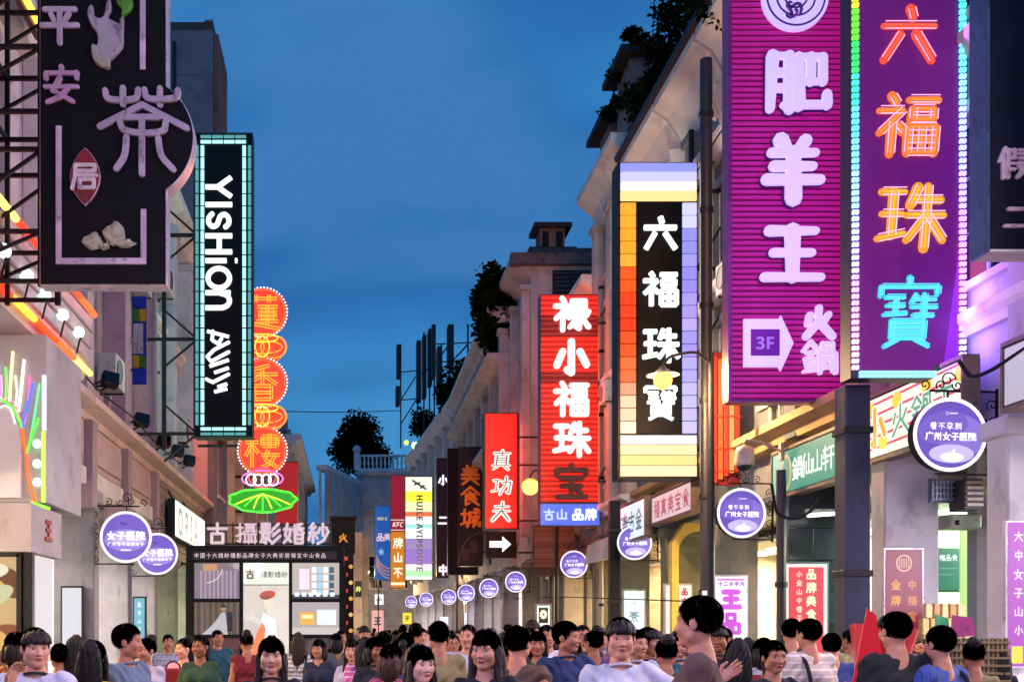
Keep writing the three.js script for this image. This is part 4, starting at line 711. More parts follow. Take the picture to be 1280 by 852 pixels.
{ // neon edged purple sign
  const s = sign('neon_purple_sign', 'deep purple sign bordered with rainbow neon and four glowing brush characters', 1063, -40, 1207, 473, 14.4), k = s.k;
  rect(s, 'cabinet', paint(0x30103c, 0.5), 1064, -39, 1206, 472, 0.3, -0.16);
  rect(s, 'board', std({ color: 0x6a0e68, emissive: 0x56105c, emissiveIntensity: 0.45, roughness: 0.5, name: 'light_sign' }), 1074, -34, 1198, 463, 0.02, 0.004);  // board's own glow added in place of light from the border tubes
  const grad = [0xc8e030, 0x5ce838, 0x30e060, 0x38e0b0, 0x58e0f0, 0x70d8ff, 0x90d0ff, 0xa8b8ff, 0xb0a8ff, 0xd898ff, 0xff98f0, 0xffb0f0], gR = [0x40e0e0, 0x50e0f0, 0x60d8ff, 0x80c8ff, 0x98a8ff, 0xa0a0ff, 0xb098ff, 0xd890ff, 0xff90f0, 0xff90e8, 0xf0a0ff, 0xd0b0ff], N = 62;
  const dot = rbox(3.4 * k, 5.4 * k, 0.05, 0.008);
  for (let i = 0; i < N; i++) { const py = -36 + (i + 0.5) * 500 / N, gi = Math.min(11, Math.floor(i / N * 12)); for (const [px, g2] of [[1066, grad], [1070.5, grad], [1200, gR], [1204.5, gR]]) put(s, 'neon_dot', dot, glow(g2[gi], 1.9), px, py, 0.035); }
  for (let i = 0; i < 15; i++) for (const py of [466, 470.5]) rect(s, 'neon_dot', glow(0x80d8f8, 1.6), 1073.5 + i * 8.3, py - 1.6, 1080.5 + i * 8.3, py + 1.6, 0.05, 0.035);
  const ink = { 六: [0xff5038, 0xff9ac0, 46], 福: [0xff7a30, 0xffa0d0, 62], 珠: [0xffa028, 0xffa8d0, 64], 寶: [0x48d8f0, 0x58b8ff, 70] };
  for (const [ch, x, y, z] of [['六', 1135, 45, 76], ['福', 1133, 158, 82], ['珠', 1137, 272, 86], ['寶', 1133, 392, 88]]) {   // tube outline, backing plate, dotted infill
    const w = (ch === '寶' ? 5.6 : 9.6) * k, c = put(s, 'character_plate', solidChar(ch, z * k, w, 0.02, { brush: 0.8, slant: 0.08 }), glow(ink[ch][0], 0.8), x, y, 0.02), sl = new THREE.Matrix4().makeShear(0, 0, 0.08, 0, 0, 0);
    mk(c, 'neon_outline', tubeChar(ch, z * k, 0.0065, 0.05, w * 0.47).applyMatrix4(sl), glow(ink[ch][1], 1.5));
    mk(c, 'neon_infill', tubeChar(ch, z * k, w * 0.13, 0.04).applyMatrix4(sl), glow(ink[ch][0], 1.3));
  }
  const ox = s.g.position.x, bars = []; for (const y of [0.5, 2.2, 4]) bars.push(sbar([s.W / 2, y, -0.2], [7.95 - ox, y, -0.2], 0.09), sbar([s.W / 2, y + 0.2, -0.2], [7.95 - ox, y + 0.9, -0.2], 0.05)); mk(s.g, 'bracket', join(bars), DARKSTEEL);
  backLight(s, 1063, 0, 1207, 473, 0x9a58ff, 4, 0.35); frontLight(s, 1063, 0, 1207, 473, 0xc070ff, 5);
  const e = P(1208, 240, 14.3); areaLight('neon_light', 0.5, 5, 0x6e58ff, 12, V(e.x + 0.06, e.y, -14.2), V(e.x + 3, e.y - 0.4, -14.2));
}
{ // navy sign cut by the frame
  const s = sign('navy_sign', 'large navy box sign with pinkish characters above the white column', 1237, -60, 1345, 312, 12), k = s.k;
  rect(s, 'cabinet', paint(0x0c1228, 0.3), 1237, -60, 1345, 312, 0.3, -0.152, 0.01);
  rect(s, 'frame', metal(0x3c5878, 0.35), 1233, -62, 1237, 315, 0.34, -0.152); rect(s, 'frame', plaster(0xd8ccc4), 1237, 312, 1345, 315, 0.34, -0.152);
  put(s, 'character', solidChar('假', 40 * k, 4 * k, 0.03, { brush: 0.6 }), paint(0xd8b8c4), 1266, 205, 0.003); put(s, 'character', solidChar('二', 38 * k, 5 * k, 0.03, { brush: 0.8 }), paint(0xd8b8c4), 1272, 272, 0.003);
  mk(s.g, 'bracket', join([sbar([0, 1.2, -0.3], [0.9, 1.2, -0.3], 0.08), sbar([0, 2.6, -0.3], [0.9, 2.6, -0.3], 0.08)]), DARKSTEEL);
}
{ // sign of coloured light panels
  const s = sign('light_panel_sign', 'tall sign of white, orange and blue light panels round a black strip of white characters', 773, 202, 873, 598, 24), k = s.k;
  rect(s, 'cabinet', paint(0x2a2622, 0.4), 773, 202, 873, 598, 0.55, -0.3);
  rect(s, 'black_strip', paint(0x0c1014, 0.35), 796.5, 253, 852, 542, 0.05, 0.0);
  const tone = (arr, t) => new THREE.Color(arr[Math.min(arr.length - 1, Math.floor(t * arr.length))]).getHex();
  const Lc = [0xffa028, 0xff9c20, 0xffa030, 0xff5010, 0xf83808, 0xf03008, 0xf84810, 0xff6030, 0xff9070, 0xffc0a0, 0xffe0c0], Rc = [0xc8c8f8, 0x8a8cf0, 0x9a94f8, 0x8c84f0, 0xa090f8, 0xb0a0ff, 0x9a90f4, 0xa8a0f8, 0xb8b0ff, 0xb8b0f8, 0xc0b8ff];
  const N = 18; for (let i = 0; i < N; i++) { const a = 253 + i * 289 / N, b = a + 289 / N; rect(s, 'light_panel', glow(tone(Lc, i / N), 1.05), 776, a + 0.7, 795, b - 0.7, 0.06, 0.0, 0.01); rect(s, 'light_panel', glow(tone(Rc, i / N), 1.0), 853.5, a + 0.7, 871, b - 0.7, 0.06, 0.0, 0.01); }
  for (const [a, b, c] of [[204, 214, 0x8a90f0], [215, 226, 0xc0c0fa], [227, 238, 0xf4e4e0], [239, 251, 0xffd890], [544, 555, 0xf0e0e8], [556, 568, 0xffe0a8], [569, 581, 0xffd488], [582, 595, 0xffe4b0]]) rect(s, 'light_panel', glow(c, 1.0), 776, a, 871, b, 0.06, 0.0, 0.01);
  const W = glow(0xf4fffc, 1.2);
  for (const [ch, y, w] of [['六', 292, 6.4], ['福', 362, 5.6], ['珠', 432, 5.6], ['寶', 502, 4.2]]) put(s, 'character', solidChar(ch, 47 * k, w * k, 0.04, { cap: 0.3 }), W, 825, y, 0.03);
  const ox = s.g.position.x, bars = [], up = (py) => (598 - py) * k; for (const py of [232, 330, 440, 560]) bars.push(sbar([s.W / 2, up(py), -0.3], [8.0 - ox, up(py), -0.3], 0.07), sbar([s.W / 2, up(py) - 0.1, -0.3], [8 - ox, up(py) + 0.9, -0.3], 0.045)); mk(s.g, 'bracket', join(bars), DARKSTEEL);
  backLight(s, 773, 202, 873, 598, 0xffe0c8, 9, 0.62); frontLight(s, 773, 202, 873, 598, 0xffdcc8, 5);
}
{ // red slatted sign with blue foot
  const s = sign('red_slat_sign', 'red slatted sign with white characters, one of them gone dark, over a blue panel', 676, 367, 748, 656, 33), k = s.k;
  rect(s, 'cabinet', paint(0x4a0c0a), 676, 367, 748, 656, 0.45, -0.27);
  const sm = std({ name: 'light_sign', color: 0x98140c, emissive: 0xe0200c, emissiveIntensity: 0.75, roughness: 0.45 }), sd = std({ color: 0x8a1210, emissive: 0xa01008, emissiveIntensity: 0.35, roughness: 0.45, name: 'light_sign' }), N = 40, slat = new THREE.CylinderGeometry(3.2 * k, 3.2 * k, 71 * k, 6, 1).rotateZ(Math.PI / 2).scale(1, 1, 0.6);
  for (let i = 0; i < N; i++) put(s, 'slat', slat, (i > 3 && i < 8) || (i > 14 && i < 17) ? sd : sm, 712, 368 + (i + 0.5) * 259 / N, -0.04);
  const W = glow(0xfff0ec, 1.1);
  for (const [ch, y, m] of [['禄', 393, W], ['小', 447, W], ['福', 499, W], ['珠', 549, W], ['宝', 602, paint(0x6c3028, 0.6)]]) put(s, 'character', solidChar(ch, 45 * k, (ch === '小' ? 8.5 : 6) * k, 0.06), m, 714, y, 0.02);
  const bp = rect(s, 'blue_panel', std({ name: 'light_sign', color: 0x2038a0, emissive: 0x4a68e8, emissiveIntensity: 0.85, roughness: 0.4 }), 676, 630, 749, 656, 0.1, 0.0, 0.01);
  [['老', 686], ['古', 686], ['山', 702], ['品', 722], ['牌', 738]].forEach(([c, x]) => G[c] && put(s, 'small_character', solidChar(c, 14 * k, 2 * k, 0.02), glow(x > 710 ? 0xffffff : 0xb8c4ff, 1.1), x, 643, 0.052));
  const ox = s.g.position.x, bars = [], up = (py) => (656 - py) * k; for (const py of [400, 500, 600]) bars.push(sbar([s.W / 2, up(py), -0.3], [7.8 - ox, up(py), -0.3], 0.07), sbar([s.W / 2, up(py), -0.3], [7.8 - ox, up(py) + 0.8, -0.3], 0.045)); mk(s.g, 'bracket', join(bars), STEEL);
  backLight(s, 676, 367, 748, 656, 0xff6a48, 7, 0.52); frontLight(s, 676, 367, 748, 656, 0xff5a40, 3);
}
{ // red lightbox over arrow board
  const s = sign('red_light_box', 'narrow red light box with three outlined characters over a black arrow board', 606, 516, 648, 697, 39.4), k = s.k;
  rect(s, 'cabinet', paint(0x380806), 605, 515, 649, 661, 0.5, -0.27);
  rect(s, 'lit_face', std({ name: 'light_sign', color: 0x900c08, emissive: 0xe8160c, emissiveIntensity: 0.85, roughness: 0.4 }), 607, 517, 646, 660, 0.03, 0.0);
  for (const [ch, y] of [['真', 575], ['功', 607], ['夫', 639]]) { const c = put(s, 'character_outline', solidChar(ch, 25 * k, 4.4 * k, 0.02, { brush: 0.9, slant: 0.12 }), glow(0xf6efe4, 1.0), 627, y, 0.02); mk(c, 'character_core', solidChar(ch, 25 * k, 1.0 * k, 0.01, { brush: 0.9, slant: 0.12 }), paint(0x6a1a14), [0, 0, 0.04]); }
  rect(s, 'arrow_board', paint(0x1c1812), 607, 664, 646, 697, 0.2, -0.1);
  const ar = shapeOf([[612, 676], [628, 676], [628, 670], [639, 680], [628, 690], [628, 684], [612, 684]].map(([a, b]) => s.at(a, b)).reverse()); mk(s.g, 'arrow', new THREE.ExtrudeGeometry(ar, { depth: 0.03, bevelEnabled: false }), glow(0xf8f4f0, 1.1), [0, 0, 0.003]);
  const bars = [], up = (py) => (697 - py) * k; for (const py of [545, 580, 650, 690]) bars.push(sbar([s.W / 2, up(py), -0.2], [s.W / 2 + 1.0, up(py), -0.2], 0.06)); mk(s.g, 'bracket', join(bars), DARKSTEEL);
  const bp = thing('sign_post', 'slim grey steel post beside the red light box', 'post', [X(691, 39.4), 0, -39.6]); mk(bp, 'post', cyl(0.09, 0.09, 10.5, 10), STEEL, [0, 5.25, 0]); mk(bp, 'cap', cyl(0.12, 0.12, 0.1, 10), STEEL, [0, 10.5, 0]); mk(bp, 'collar', cyl(0.14, 0.14, 0.3, 10), DARKSTEEL, [0, 4.2, 0]);
  backLight(s, 606, 516, 648, 660, 0xff6a58, 7, 0.55); frontLight(s, 606, 516, 648, 660, 0xff4a38, 3);
}
{ // dark sign with golden characters
  const s = sign('gold_letter_sign', 'dark brown sign with carved golden characters and a curved corner', 562, 558, 604, 718, 49), k = s.k;
  rect(s, 'cabinet', wood(0x2a1c18), 573, 558, 604, 707, 0.4, -0.2); rect(s, 'side_board', paint(0x0e0e14), 560, 560, 572, 718, 0.5, -0.26); rect(s, 'foot_board', paint(0x0e0e14), 572.5, 708, 598, 718, 0.4, -0.2);
  const au = std({ color: 0xc88a28, roughness: 0.35, metalness: 0.5 });
  for (const [ch, y] of [['美', 594], ['食', 620], ['城', 647]]) put(s, 'character', solidChar(ch, 25 * k, 3.2 * k, 0.06, { brush: 0.4 }), au, 588, y, 0.002);
  const cv = []; for (let i = 0; i <= 10; i++) { const a = i / 10 * Math.PI / 2; cv.push([604 - 30 * Math.cos(a), 704 - 38 * Math.sin(a)]); }
  put(s, 'curved_trim', tube(cv.map(([a, b]) => { const [x, y] = s.at(a, b); return [x, y, 0.02]; }), 0.05, 2, 6), paint(0x6a5048), 583, 718, 0);
  for (const [a, b] of [[578, 700], [588, 690]]) rect(s, 'curved_panel', wood(0x5a4038), a, b - 14, a + 9, b, 0.03, 0.012);
  mk(s.g, 'bracket', join([sbar([s.W / 2, 4, -0.2], [s.W / 2 + 1.2, 4, -0.2], 0.08), sbar([s.W / 2, 1, -0.2], [s.W / 2 + 1.2, 1, -0.2], 0.08)]), DARKSTEEL);
  const v = sign('maroon_blade_sign', 'slim maroon blade sign with white strokes next to the golden characters', 546, 572, 561, 722, 56); rect(v, 'cabinet', paint(0x4a1420), 546, 572, 561, 722, 0.4, -0.2);
  [600, 650, 712].forEach((y, i) => put(v, 'character', solidChar(['小', '二', '中'][i], 13 * v.k, 2.2 * v.k, 0.04), glow(0xf0ecff, 1), 554, y, 0.003));
  mk(v.g, 'bracket', sbar([0.3, 4, -0.2], [1.6, 4, -0.2], 0.08), DARKSTEEL);
}
{ // cluster at the bend
  const s = sign('striped_light_box', 'white light box with yellow, orange, teal and purple bands and dark letters reading downward', 506, 595, 541, 725, 70); rect(s, 'cabinet', paint(0x6a6a70), 506, 595, 541, 725, 0.5, -0.27);
  facePlane(s, 'lit_face', litPrint(140, 520, (x, w, h) => { const bands = [['#f4f6d8', 0, 0.14], ['#eee838', 0.14, 0.24], ['#f0ecb0', 0.24, 0.34], ['#d8683c', 0.34, 0.385], ['#f0f4ec', 0.385, 0.46], ['#8fdad6', 0.46, 0.5], ['#e8f2ee', 0.5, 0.6], ['#7a6cae', 0.6, 0.7], ['#6a50b8', 0.7, 0.85], ['#d8d0f0', 0.85, 0.91], ['#90d8a0', 0.91, 0.97], ['#e4f0e4', 0.97, 1]]; for (const [c, a, b] of bands) { x.fillStyle = c; x.fillRect(0, a * h, w, (b - a) * h + 1); } x.fillStyle = '#2c2a30'; x.save(); x.translate(w * 0.53, h * 0.17); x.rotate(Math.PI / 2); x.font = 'bold 46px sans-serif'; x.textBaseline = 'middle'; x.fillText('HUILE AYIPSOUTE', 0, 0, h * 0.77); x.restore(); x.strokeStyle = '#2c2a30'; x.lineWidth = 9; x.beginPath(); x.moveTo(w * 0.25, h * 0.03); x.lineTo(w * 0.78, h * 0.12); x.moveTo(w * 0.32, h * 0.075); x.lineTo(w * 0.55, h * 0.055); x.moveTo(w * 0.55, h * 0.11); x.lineTo(w * 0.72, h * 0.08); x.stroke(); }, 1.0), 507, 596, 540, 724, 0.004);
  mk(s.g, 'bracket', join([sbar([s.W / 2, 5, -0.25], [s.W / 2 + 0.9, 5, -0.25], 0.08), sbar([s.W / 2, 1, -0.25], [s.W / 2 + 0.9, 1, -0.25], 0.08)]), DARKSTEEL);
  const a = sign('red_orange_blade', 'blade sign, dark red above with white letters and orange below', 488, 594, 507, 735, 75); rect(a, 'cabinet', paint(0x3a1014), 488, 594, 507, 735, 0.4, -0.2);
  facePlane(a, 'lit_face', litPrint(80, 560, (x, w, h) => { x.fillStyle = '#8a1428'; x.fillRect(0, 0, w, h * 0.5); x.fillStyle = '#c87818'; x.fillRect(0, h * 0.5, w, h * 0.5); x.fillStyle = '#f0e4dc'; x.font = 'italic bold 34px sans-serif'; x.fillText('KFC', 6, h * 0.455); x.fillRect(0, h * 0.39, w, 4); x.fillRect(0, h * 0.48, w, 4); pen(x, '牌', w * 0.5, h * 0.6, 52, 7, '#fff4e0'); pen(x, '山', w * 0.5, h * 0.73, 50, 9, '#fff4e0'); pen(x, '不', w * 0.5, h * 0.86, 50, 8, '#fff4e0'); x.fillStyle = '#ffe8c0'; x.fillRect(0, h * 0.95, w, 14); }, 0.9), 488.5, 594.5, 506.5, 734.5, 0.004);
  mk(a.g, 'bracket', join([sbar([0.5, 6, -0.2], [2.2, 6, -0.2], 0.08), sbar([0.5, 1.5, -0.2], [2.2, 1.5, -0.2], 0.08)]), DARKSTEEL);
  const b = sign('blue_blade_sign', 'blue blade sign with white marks behind the orange one', 468, 632, 489, 725, 80); rect(b, 'cabinet', paint(0x101c38), 468, 632, 489, 725, 0.4, -0.2);
  facePlane(b, 'lit_face', litPrint(96, 420, (x, w, h) => { x.fillStyle = '#1c58a8'; x.fillRect(0, 0, w, h); x.fillStyle = '#e8dc80'; x.font = 'bold 26px sans-serif'; x.fillText('HO·C', 14, h * 0.19); pen(x, '品', w * 0.34, h * 0.42, 44, 6, '#f4d0d8'); pen(x, '美', w * 0.78, h * 0.42, 44, 5, '#f4d0d8'); pen(x, '食', w * 0.4, h * 0.62, 36, 4, '#a0c8f0'); x.strokeStyle = '#c88a5a'; x.lineWidth = 6; for (let i = 0; i < 4; i++) { x.beginPath(); x.arc(w * 1.1, h * (0.62 + i * 0.045), w, 1.6, 2.9); x.stroke(); } }, 0.75), 468.5, 632.5, 488.5, 724.5, 0.004);
  mk(b.g, 'bracket', join([sbar([0.5, 4, -0.2], [2.6, 4, -0.2], 0.08), sbar([0.5, 1, -0.2], [2.6, 1, -0.2], 0.08)]), DARKSTEEL);
}
// ---- round purple signs on scroll brackets
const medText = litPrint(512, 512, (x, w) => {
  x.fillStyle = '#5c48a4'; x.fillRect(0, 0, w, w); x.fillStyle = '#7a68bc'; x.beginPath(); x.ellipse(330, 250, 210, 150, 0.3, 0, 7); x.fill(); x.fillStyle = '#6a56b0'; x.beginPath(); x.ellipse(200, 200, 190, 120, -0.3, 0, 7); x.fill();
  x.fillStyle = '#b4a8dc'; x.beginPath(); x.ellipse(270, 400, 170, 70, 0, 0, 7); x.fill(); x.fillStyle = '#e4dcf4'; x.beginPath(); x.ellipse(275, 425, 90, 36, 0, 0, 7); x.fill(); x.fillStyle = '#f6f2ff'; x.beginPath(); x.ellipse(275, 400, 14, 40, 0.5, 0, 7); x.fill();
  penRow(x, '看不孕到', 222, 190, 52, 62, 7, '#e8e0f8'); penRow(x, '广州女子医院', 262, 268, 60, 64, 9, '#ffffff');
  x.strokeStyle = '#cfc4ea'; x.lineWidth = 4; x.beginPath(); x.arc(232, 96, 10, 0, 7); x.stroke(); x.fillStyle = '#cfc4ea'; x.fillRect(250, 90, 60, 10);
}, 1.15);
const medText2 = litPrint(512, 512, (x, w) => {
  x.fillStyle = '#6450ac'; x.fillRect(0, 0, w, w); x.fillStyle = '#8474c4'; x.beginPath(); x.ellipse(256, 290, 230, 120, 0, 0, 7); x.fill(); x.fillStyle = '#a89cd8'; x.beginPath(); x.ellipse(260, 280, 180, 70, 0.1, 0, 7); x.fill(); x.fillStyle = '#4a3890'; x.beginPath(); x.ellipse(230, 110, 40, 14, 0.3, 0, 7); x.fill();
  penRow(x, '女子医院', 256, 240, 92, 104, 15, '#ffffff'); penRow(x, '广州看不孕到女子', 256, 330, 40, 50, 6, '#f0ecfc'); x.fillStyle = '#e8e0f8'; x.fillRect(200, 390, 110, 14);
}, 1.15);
const rimGlow = glow(0xf0eafc, 1.1), iron = paint(0x1c1a22, 0.5);
function roundSign(px, py, diam, side, label, group, D0 = 0.9, face = medText) {
  const D = 0.9, d = F * D0 / diam, p = P(px, py, d), g = thing('round_sign', label, 'sign', [p.x, p.y - D0 / 2, p.z], (hash(px | 0, 3, 3) - 0.5) * 0.2, group), R = D / 2; g.scale.setScalar(D0 / D); g.rotation.z = (hash(px | 0, 4, 3) - 0.5) * 0.06;
  mk(g, 'drum', memo('drum', () => new THREE.CylinderGeometry(R - 0.01, R - 0.01, 0.16, 40).rotateX(Math.PI / 2)), iron, [0, R, -0.085]);
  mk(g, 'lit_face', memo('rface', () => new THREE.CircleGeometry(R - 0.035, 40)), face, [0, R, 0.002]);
  mk(g, 'lit_rim', memo('rrim', () => new THREE.TorusGeometry(R - 0.02, 0.024, 6, 44)), rimGlow, [0, R, 0]);
  if (diam > 20) {
    const s = side, x0 = s * (R + 0.16), fr = [sbar([x0, -0.06, -0.08], [x0, D + 0.14, -0.08], 0.03), sbar([x0, D + 0.1, -0.08], [-s * R * 0.5, D + 0.1, -0.08], 0.025), sbar([x0, -0.02, -0.08], [-s * R * 0.3, -0.02, -0.08], 0.025), sbar([0, D - 0.02, -0.08], [0, D + 0.1, -0.08], 0.02), sbar([x0, 0.2, -0.08], [x0 + s * 0.3, 0.2, -0.08], 0.03), sbar([x0, D - 0.1, -0.08], [x0 + s * 0.3, D - 0.1, -0.08], 0.03)];
    mk(g, 'bracket', join(fr), iron);
    const spiral = (cx, cy, r, t0, dir) => tube(Array.from({ length: 16 }, (_, i) => { const t = i / 15, a = t0 + dir * t * 7.5; return [cx + Math.cos(a) * r * (1 - t * 0.8), cy + Math.sin(a) * r * (1 - t * 0.8), -0.08]; }), 0.009, 2, 5);
    const sc = []; for (let i = 0; i < 5; i++) sc.push(spiral(x0 - s * 0.055, 0.08 + i * 0.19, 0.075, i, i % 2 ? 1 : -1)); for (let i = 0; i < 4; i++) sc.push(spiral(s * (R * 0.7) - s * i * 0.2, D + 0.17, 0.065, 2 + i, i % 2 ? 1 : -1)); sc.push(spiral(0, D + 0.24, 0.1, 0, 1));
    mk(g, 'scrollwork', join(sc), iron);
  }
  return g;
}
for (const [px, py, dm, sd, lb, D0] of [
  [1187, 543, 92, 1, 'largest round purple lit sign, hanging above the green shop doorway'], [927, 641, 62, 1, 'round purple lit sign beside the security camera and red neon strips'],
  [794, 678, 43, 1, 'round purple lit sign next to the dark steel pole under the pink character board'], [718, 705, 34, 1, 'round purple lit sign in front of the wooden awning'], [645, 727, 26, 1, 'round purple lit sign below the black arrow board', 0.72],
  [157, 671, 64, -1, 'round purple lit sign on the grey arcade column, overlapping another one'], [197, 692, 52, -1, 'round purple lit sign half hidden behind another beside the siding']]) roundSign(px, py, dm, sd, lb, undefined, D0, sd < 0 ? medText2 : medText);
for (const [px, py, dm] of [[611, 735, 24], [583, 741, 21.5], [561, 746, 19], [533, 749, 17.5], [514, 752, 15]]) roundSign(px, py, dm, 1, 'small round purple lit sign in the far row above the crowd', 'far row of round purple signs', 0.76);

// ---- facade light boxes, right
function boardOn(name, label, Xp, d0, d1, y0, y1, mat, tilt = 0, th = 0.18) {   // a light box lying along the right facade
  const L = d1 - d0, g = thing(name, label, 'sign', [Xp, y0, -d1], -Math.PI / 2), h = y1 - y0;
  mk(g, 'cabinet', box(L, h, th), paint(0x3a3034), [L / 2, h / 2, -th / 2]);
  mk(g, 'lit_face', new THREE.PlaneGeometry(L - 0.05, h - 0.05), mat, [L / 2, h / 2, 0.006]);
  mk(g, 'frame', join([boxAt(L + 0.06, 0.05, th + 0.04, L / 2, h + 0.026, -th / 2), boxAt(L + 0.06, 0.05, th + 0.04, L / 2, -0.026, -th / 2), boxAt(0.04, h, th + 0.04, -0.021, h / 2, -th / 2), boxAt(0.04, h, th + 0.04, L + 0.021, h / 2, -th / 2)]), metal(0x8a7868));
  g.rotation.z = 0; return g;
}
boardOn('striped_board', 'bright white light board with red and yellow stripes over the poster pillar', 7.5, 13.75, 16.55, 4.1, 4.98, litPrint(512, 180, (x, w, h) => {
  x.fillStyle = '#f4e8d8'; x.fillRect(0, 0, w, h); x.strokeStyle = '#d83050'; x.lineWidth = 7; for (let i = 0; i < 5; i++) { x.beginPath(); x.moveTo(0, 20 + i * 34); x.lineTo(w, 6 + i * 34); x.stroke(); } x.fillStyle = '#f0c830'; for (let i = 0; i < 7; i++) { x.beginPath(); x.arc(60 + i * 75, 30 + (i % 2) * 110, 24, 0, 7); x.fill(); }
  x.lineWidth = 16; pen(x, '小', 90, 92, 130, 30, '#fff'); pen(x, '小', 90, 92, 130, 20, '#e0a020'); ['火', '鍋', '王'].forEach((c, i) => { pen(x, c, 230 + i * 105, 92, 100, 20, '#fff4e0'); pen(x, c, 230 + i * 105, 92, 100, 10, '#48a080'); });
}, 0.95));
boardOn('teal_board', 'teal light board with a round emblem and white brush characters', 7.5, 17.3, 19.95, 4.0, 4.75, litPrint(512, 150, (x, w, h) => {
  x.fillStyle = '#1a9078'; x.fillRect(0, 0, w, h); x.fillStyle = '#8cc8b0'; x.fillRect(0, 0, 90, h); x.strokeStyle = '#d8b070'; x.lineWidth = 12; x.beginPath(); x.ellipse(120, 78, 38, 60, 0, 0, 7); x.stroke(); x.fillStyle = '#f0e4c8'; x.fillRect(30, 66, 40, 60); ['鍋', '仙', '山', '轩'].forEach((c, i) => pen(x, c, 215 + i * 80, 76, 84, 9, '#f4fff8'));
}, 0.85));
boardOn('pink_character_board', 'pale pink board with red characters above the yellow arch', 7.4, 24.4, 27.6, 4.25, 4.9, litPrint(512, 110, (x, w, h) => { x.fillStyle = '#e4ccd0'; x.fillRect(0, 0, w, h); ['福', '真', '美', '宝', '食'].forEach((c, i) => pen(x, c, 70 + i * 95, 56, 80, 9, '#b05068')); }, 0.7));
boardOn('white_red_board', 'white and red shop board with dark characters by the steel pole', 7.3, 27.9, 31.4, 4.0, 4.95, litPrint(512, 150, (x, w, h) => { x.fillStyle = '#d8e8f0'; x.fillRect(0, 0, w, h); x.fillStyle = '#a02838'; x.fillRect(0, 0, 150, h); ['中', '国'].forEach((c, i) => pen(x, c, 75, 40 + i * 70, 58, 9, '#f8d8d8')); ['美', '古', '金'].forEach((c, i) => pen(x, c, 220 + i * 105, 76, 90, 11, '#506878')); }, 0.85));
boardOn('letter_board', 'white board with a dark capital letter below the navy sign', 7.28, 10.8, 12.5, 4.12, 4.8, litPrint(256, 100, (x, w, h) => { x.fillStyle = '#e4dcf4'; x.fillRect(0, 0, w, h); x.fillStyle = '#181830'; x.font = 'bold 96px serif'; x.fillText('A', 70, 86); }, 0.5));
{ // red vertical neon strips by the security camera
  const s = sign('red_neon_strips', 'upright red sign of glowing red and orange strips behind the purple slats', 890, 440, 926, 606, 22), cols = [0xff2c18, 0xff6a28, 0xff3a20, 0xffa050, 0xff2814];
  rect(s, 'backing', paint(0x7a1410), 890, 440, 926, 606, 0.1, -0.06);
  cols.forEach((c, i) => rect(s, 'neon_strip', glow(c, 1.0), 891 + i * 7, 446 + i * 3, 896.5 + i * 7, 603 - i * 4, 0.05, 0.02, 0.015));
  for (const y of [520, 560, 588]) rect(s, 'cross_bar', paint(0xb03020), 890, y, 926, y + 2, 0.03, 0.06);
  mk(s.g, 'arm', join([sbar([0.2, 0.6, -0.1], [1.2, 0.6, -0.1], 0.05), sbar([0.2, 2, -0.1], [1.2, 2, -0.1], 0.05)]), DARKSTEEL);
}
// ---- lit posters fixed on columns
function poster(name, label, x0, y0, x1, y1, d, draw, frame = 0xd8d8dc, i = 0.85, cat = 'poster') {
  const s = sign(name, label, x0, y0, x1, y1, d, undefined, cat);
  rect(s, 'frame', metal(frame, 0.35), x0, y0, x1, y1, 0.07, -0.037, 0.01);
  facePlane(s, 'lit_face', litPrint(160, Math.round(160 * (y1 - y0) / (x1 - x0)), draw, i * 1.12), x0 + 2.5, y0 + 2.5, x1 - 2.5, y1 - 2.5, 0.004); return s;
}
poster('crimson_poster', 'crimson poster with a round gold emblem and gold characters on the lilac pillar', 1105, 684, 1156, 812, 15.88, (x, w, h) => { x.fillStyle = '#8c1438'; x.fillRect(0, 0, w, h); x.strokeStyle = '#e8b8a0'; x.lineWidth = 6; x.beginPath(); x.arc(w / 2, h * 0.14, 32, 0, 7); x.stroke(); x.lineWidth = 4; for (let k = -2; k < 3; k++) { x.beginPath(); x.moveTo(w / 2 + k * 10, h * 0.09); x.lineTo(w / 2 + k * 10, h * 0.19); x.stroke(); } ['金', '牌', '品', '食'].forEach((c, k) => pen(x, c, w * 0.28, h * (0.36 + k * 0.16), 40, 6, '#e89838')); ['中', '福', '宝', '山'].forEach((c, k) => pen(x, c, w * 0.72, h * (0.36 + k * 0.16), 40, 6, '#d88048')); }, 0xc8b8c8, 0.7);
poster('red_strip_poster', 'tall white framed poster with red panel and white characters on the dark tiled column', 979, 702, 1037, 836, 19.1, (x, w, h) => { x.fillStyle = '#e8d8dc'; x.fillRect(0, 0, w, h); x.fillStyle = '#d83848'; x.fillRect(14, 12, w - 28, h - 24); ['品', '牌', '美', '食', '古', '國'].forEach((c, k) => G[c] && pen(x, c, w * 0.62, h * (0.1 + k * 0.13), 36, 7, '#f8e8c0')); ['小', '金', '山', '中', '看', '子', '大'].forEach((c, k) => pen(x, c, w * 0.34, h * (0.1 + k * 0.085), 22, 4, '#f4c8b8')); }, 0x5c8478, 0.85);
poster('magenta_poster', 'white poster with broken magenta characters beside the dark steel pole', 892, 718, 936, 802, 23.3, (x, w, h) => { x.fillStyle = '#f0e4f4'; x.fillRect(0, 0, w, h); x.fillStyle = '#c040c8'; pen(x, '王', w * 0.5, h * 0.36, 100, 26, '#c040c8'); pen(x, '品', w * 0.5, h * 0.74, 100, 20, '#b838c0'); x.fillRect(10, 10, w - 20, 8); ['十', '二', '小', '中', '大'].forEach((c, k) => pen(x, c, 26 + k * 28, 34, 22, 5, '#8c50b0')); }, 0xb8b8c8, 0.95);
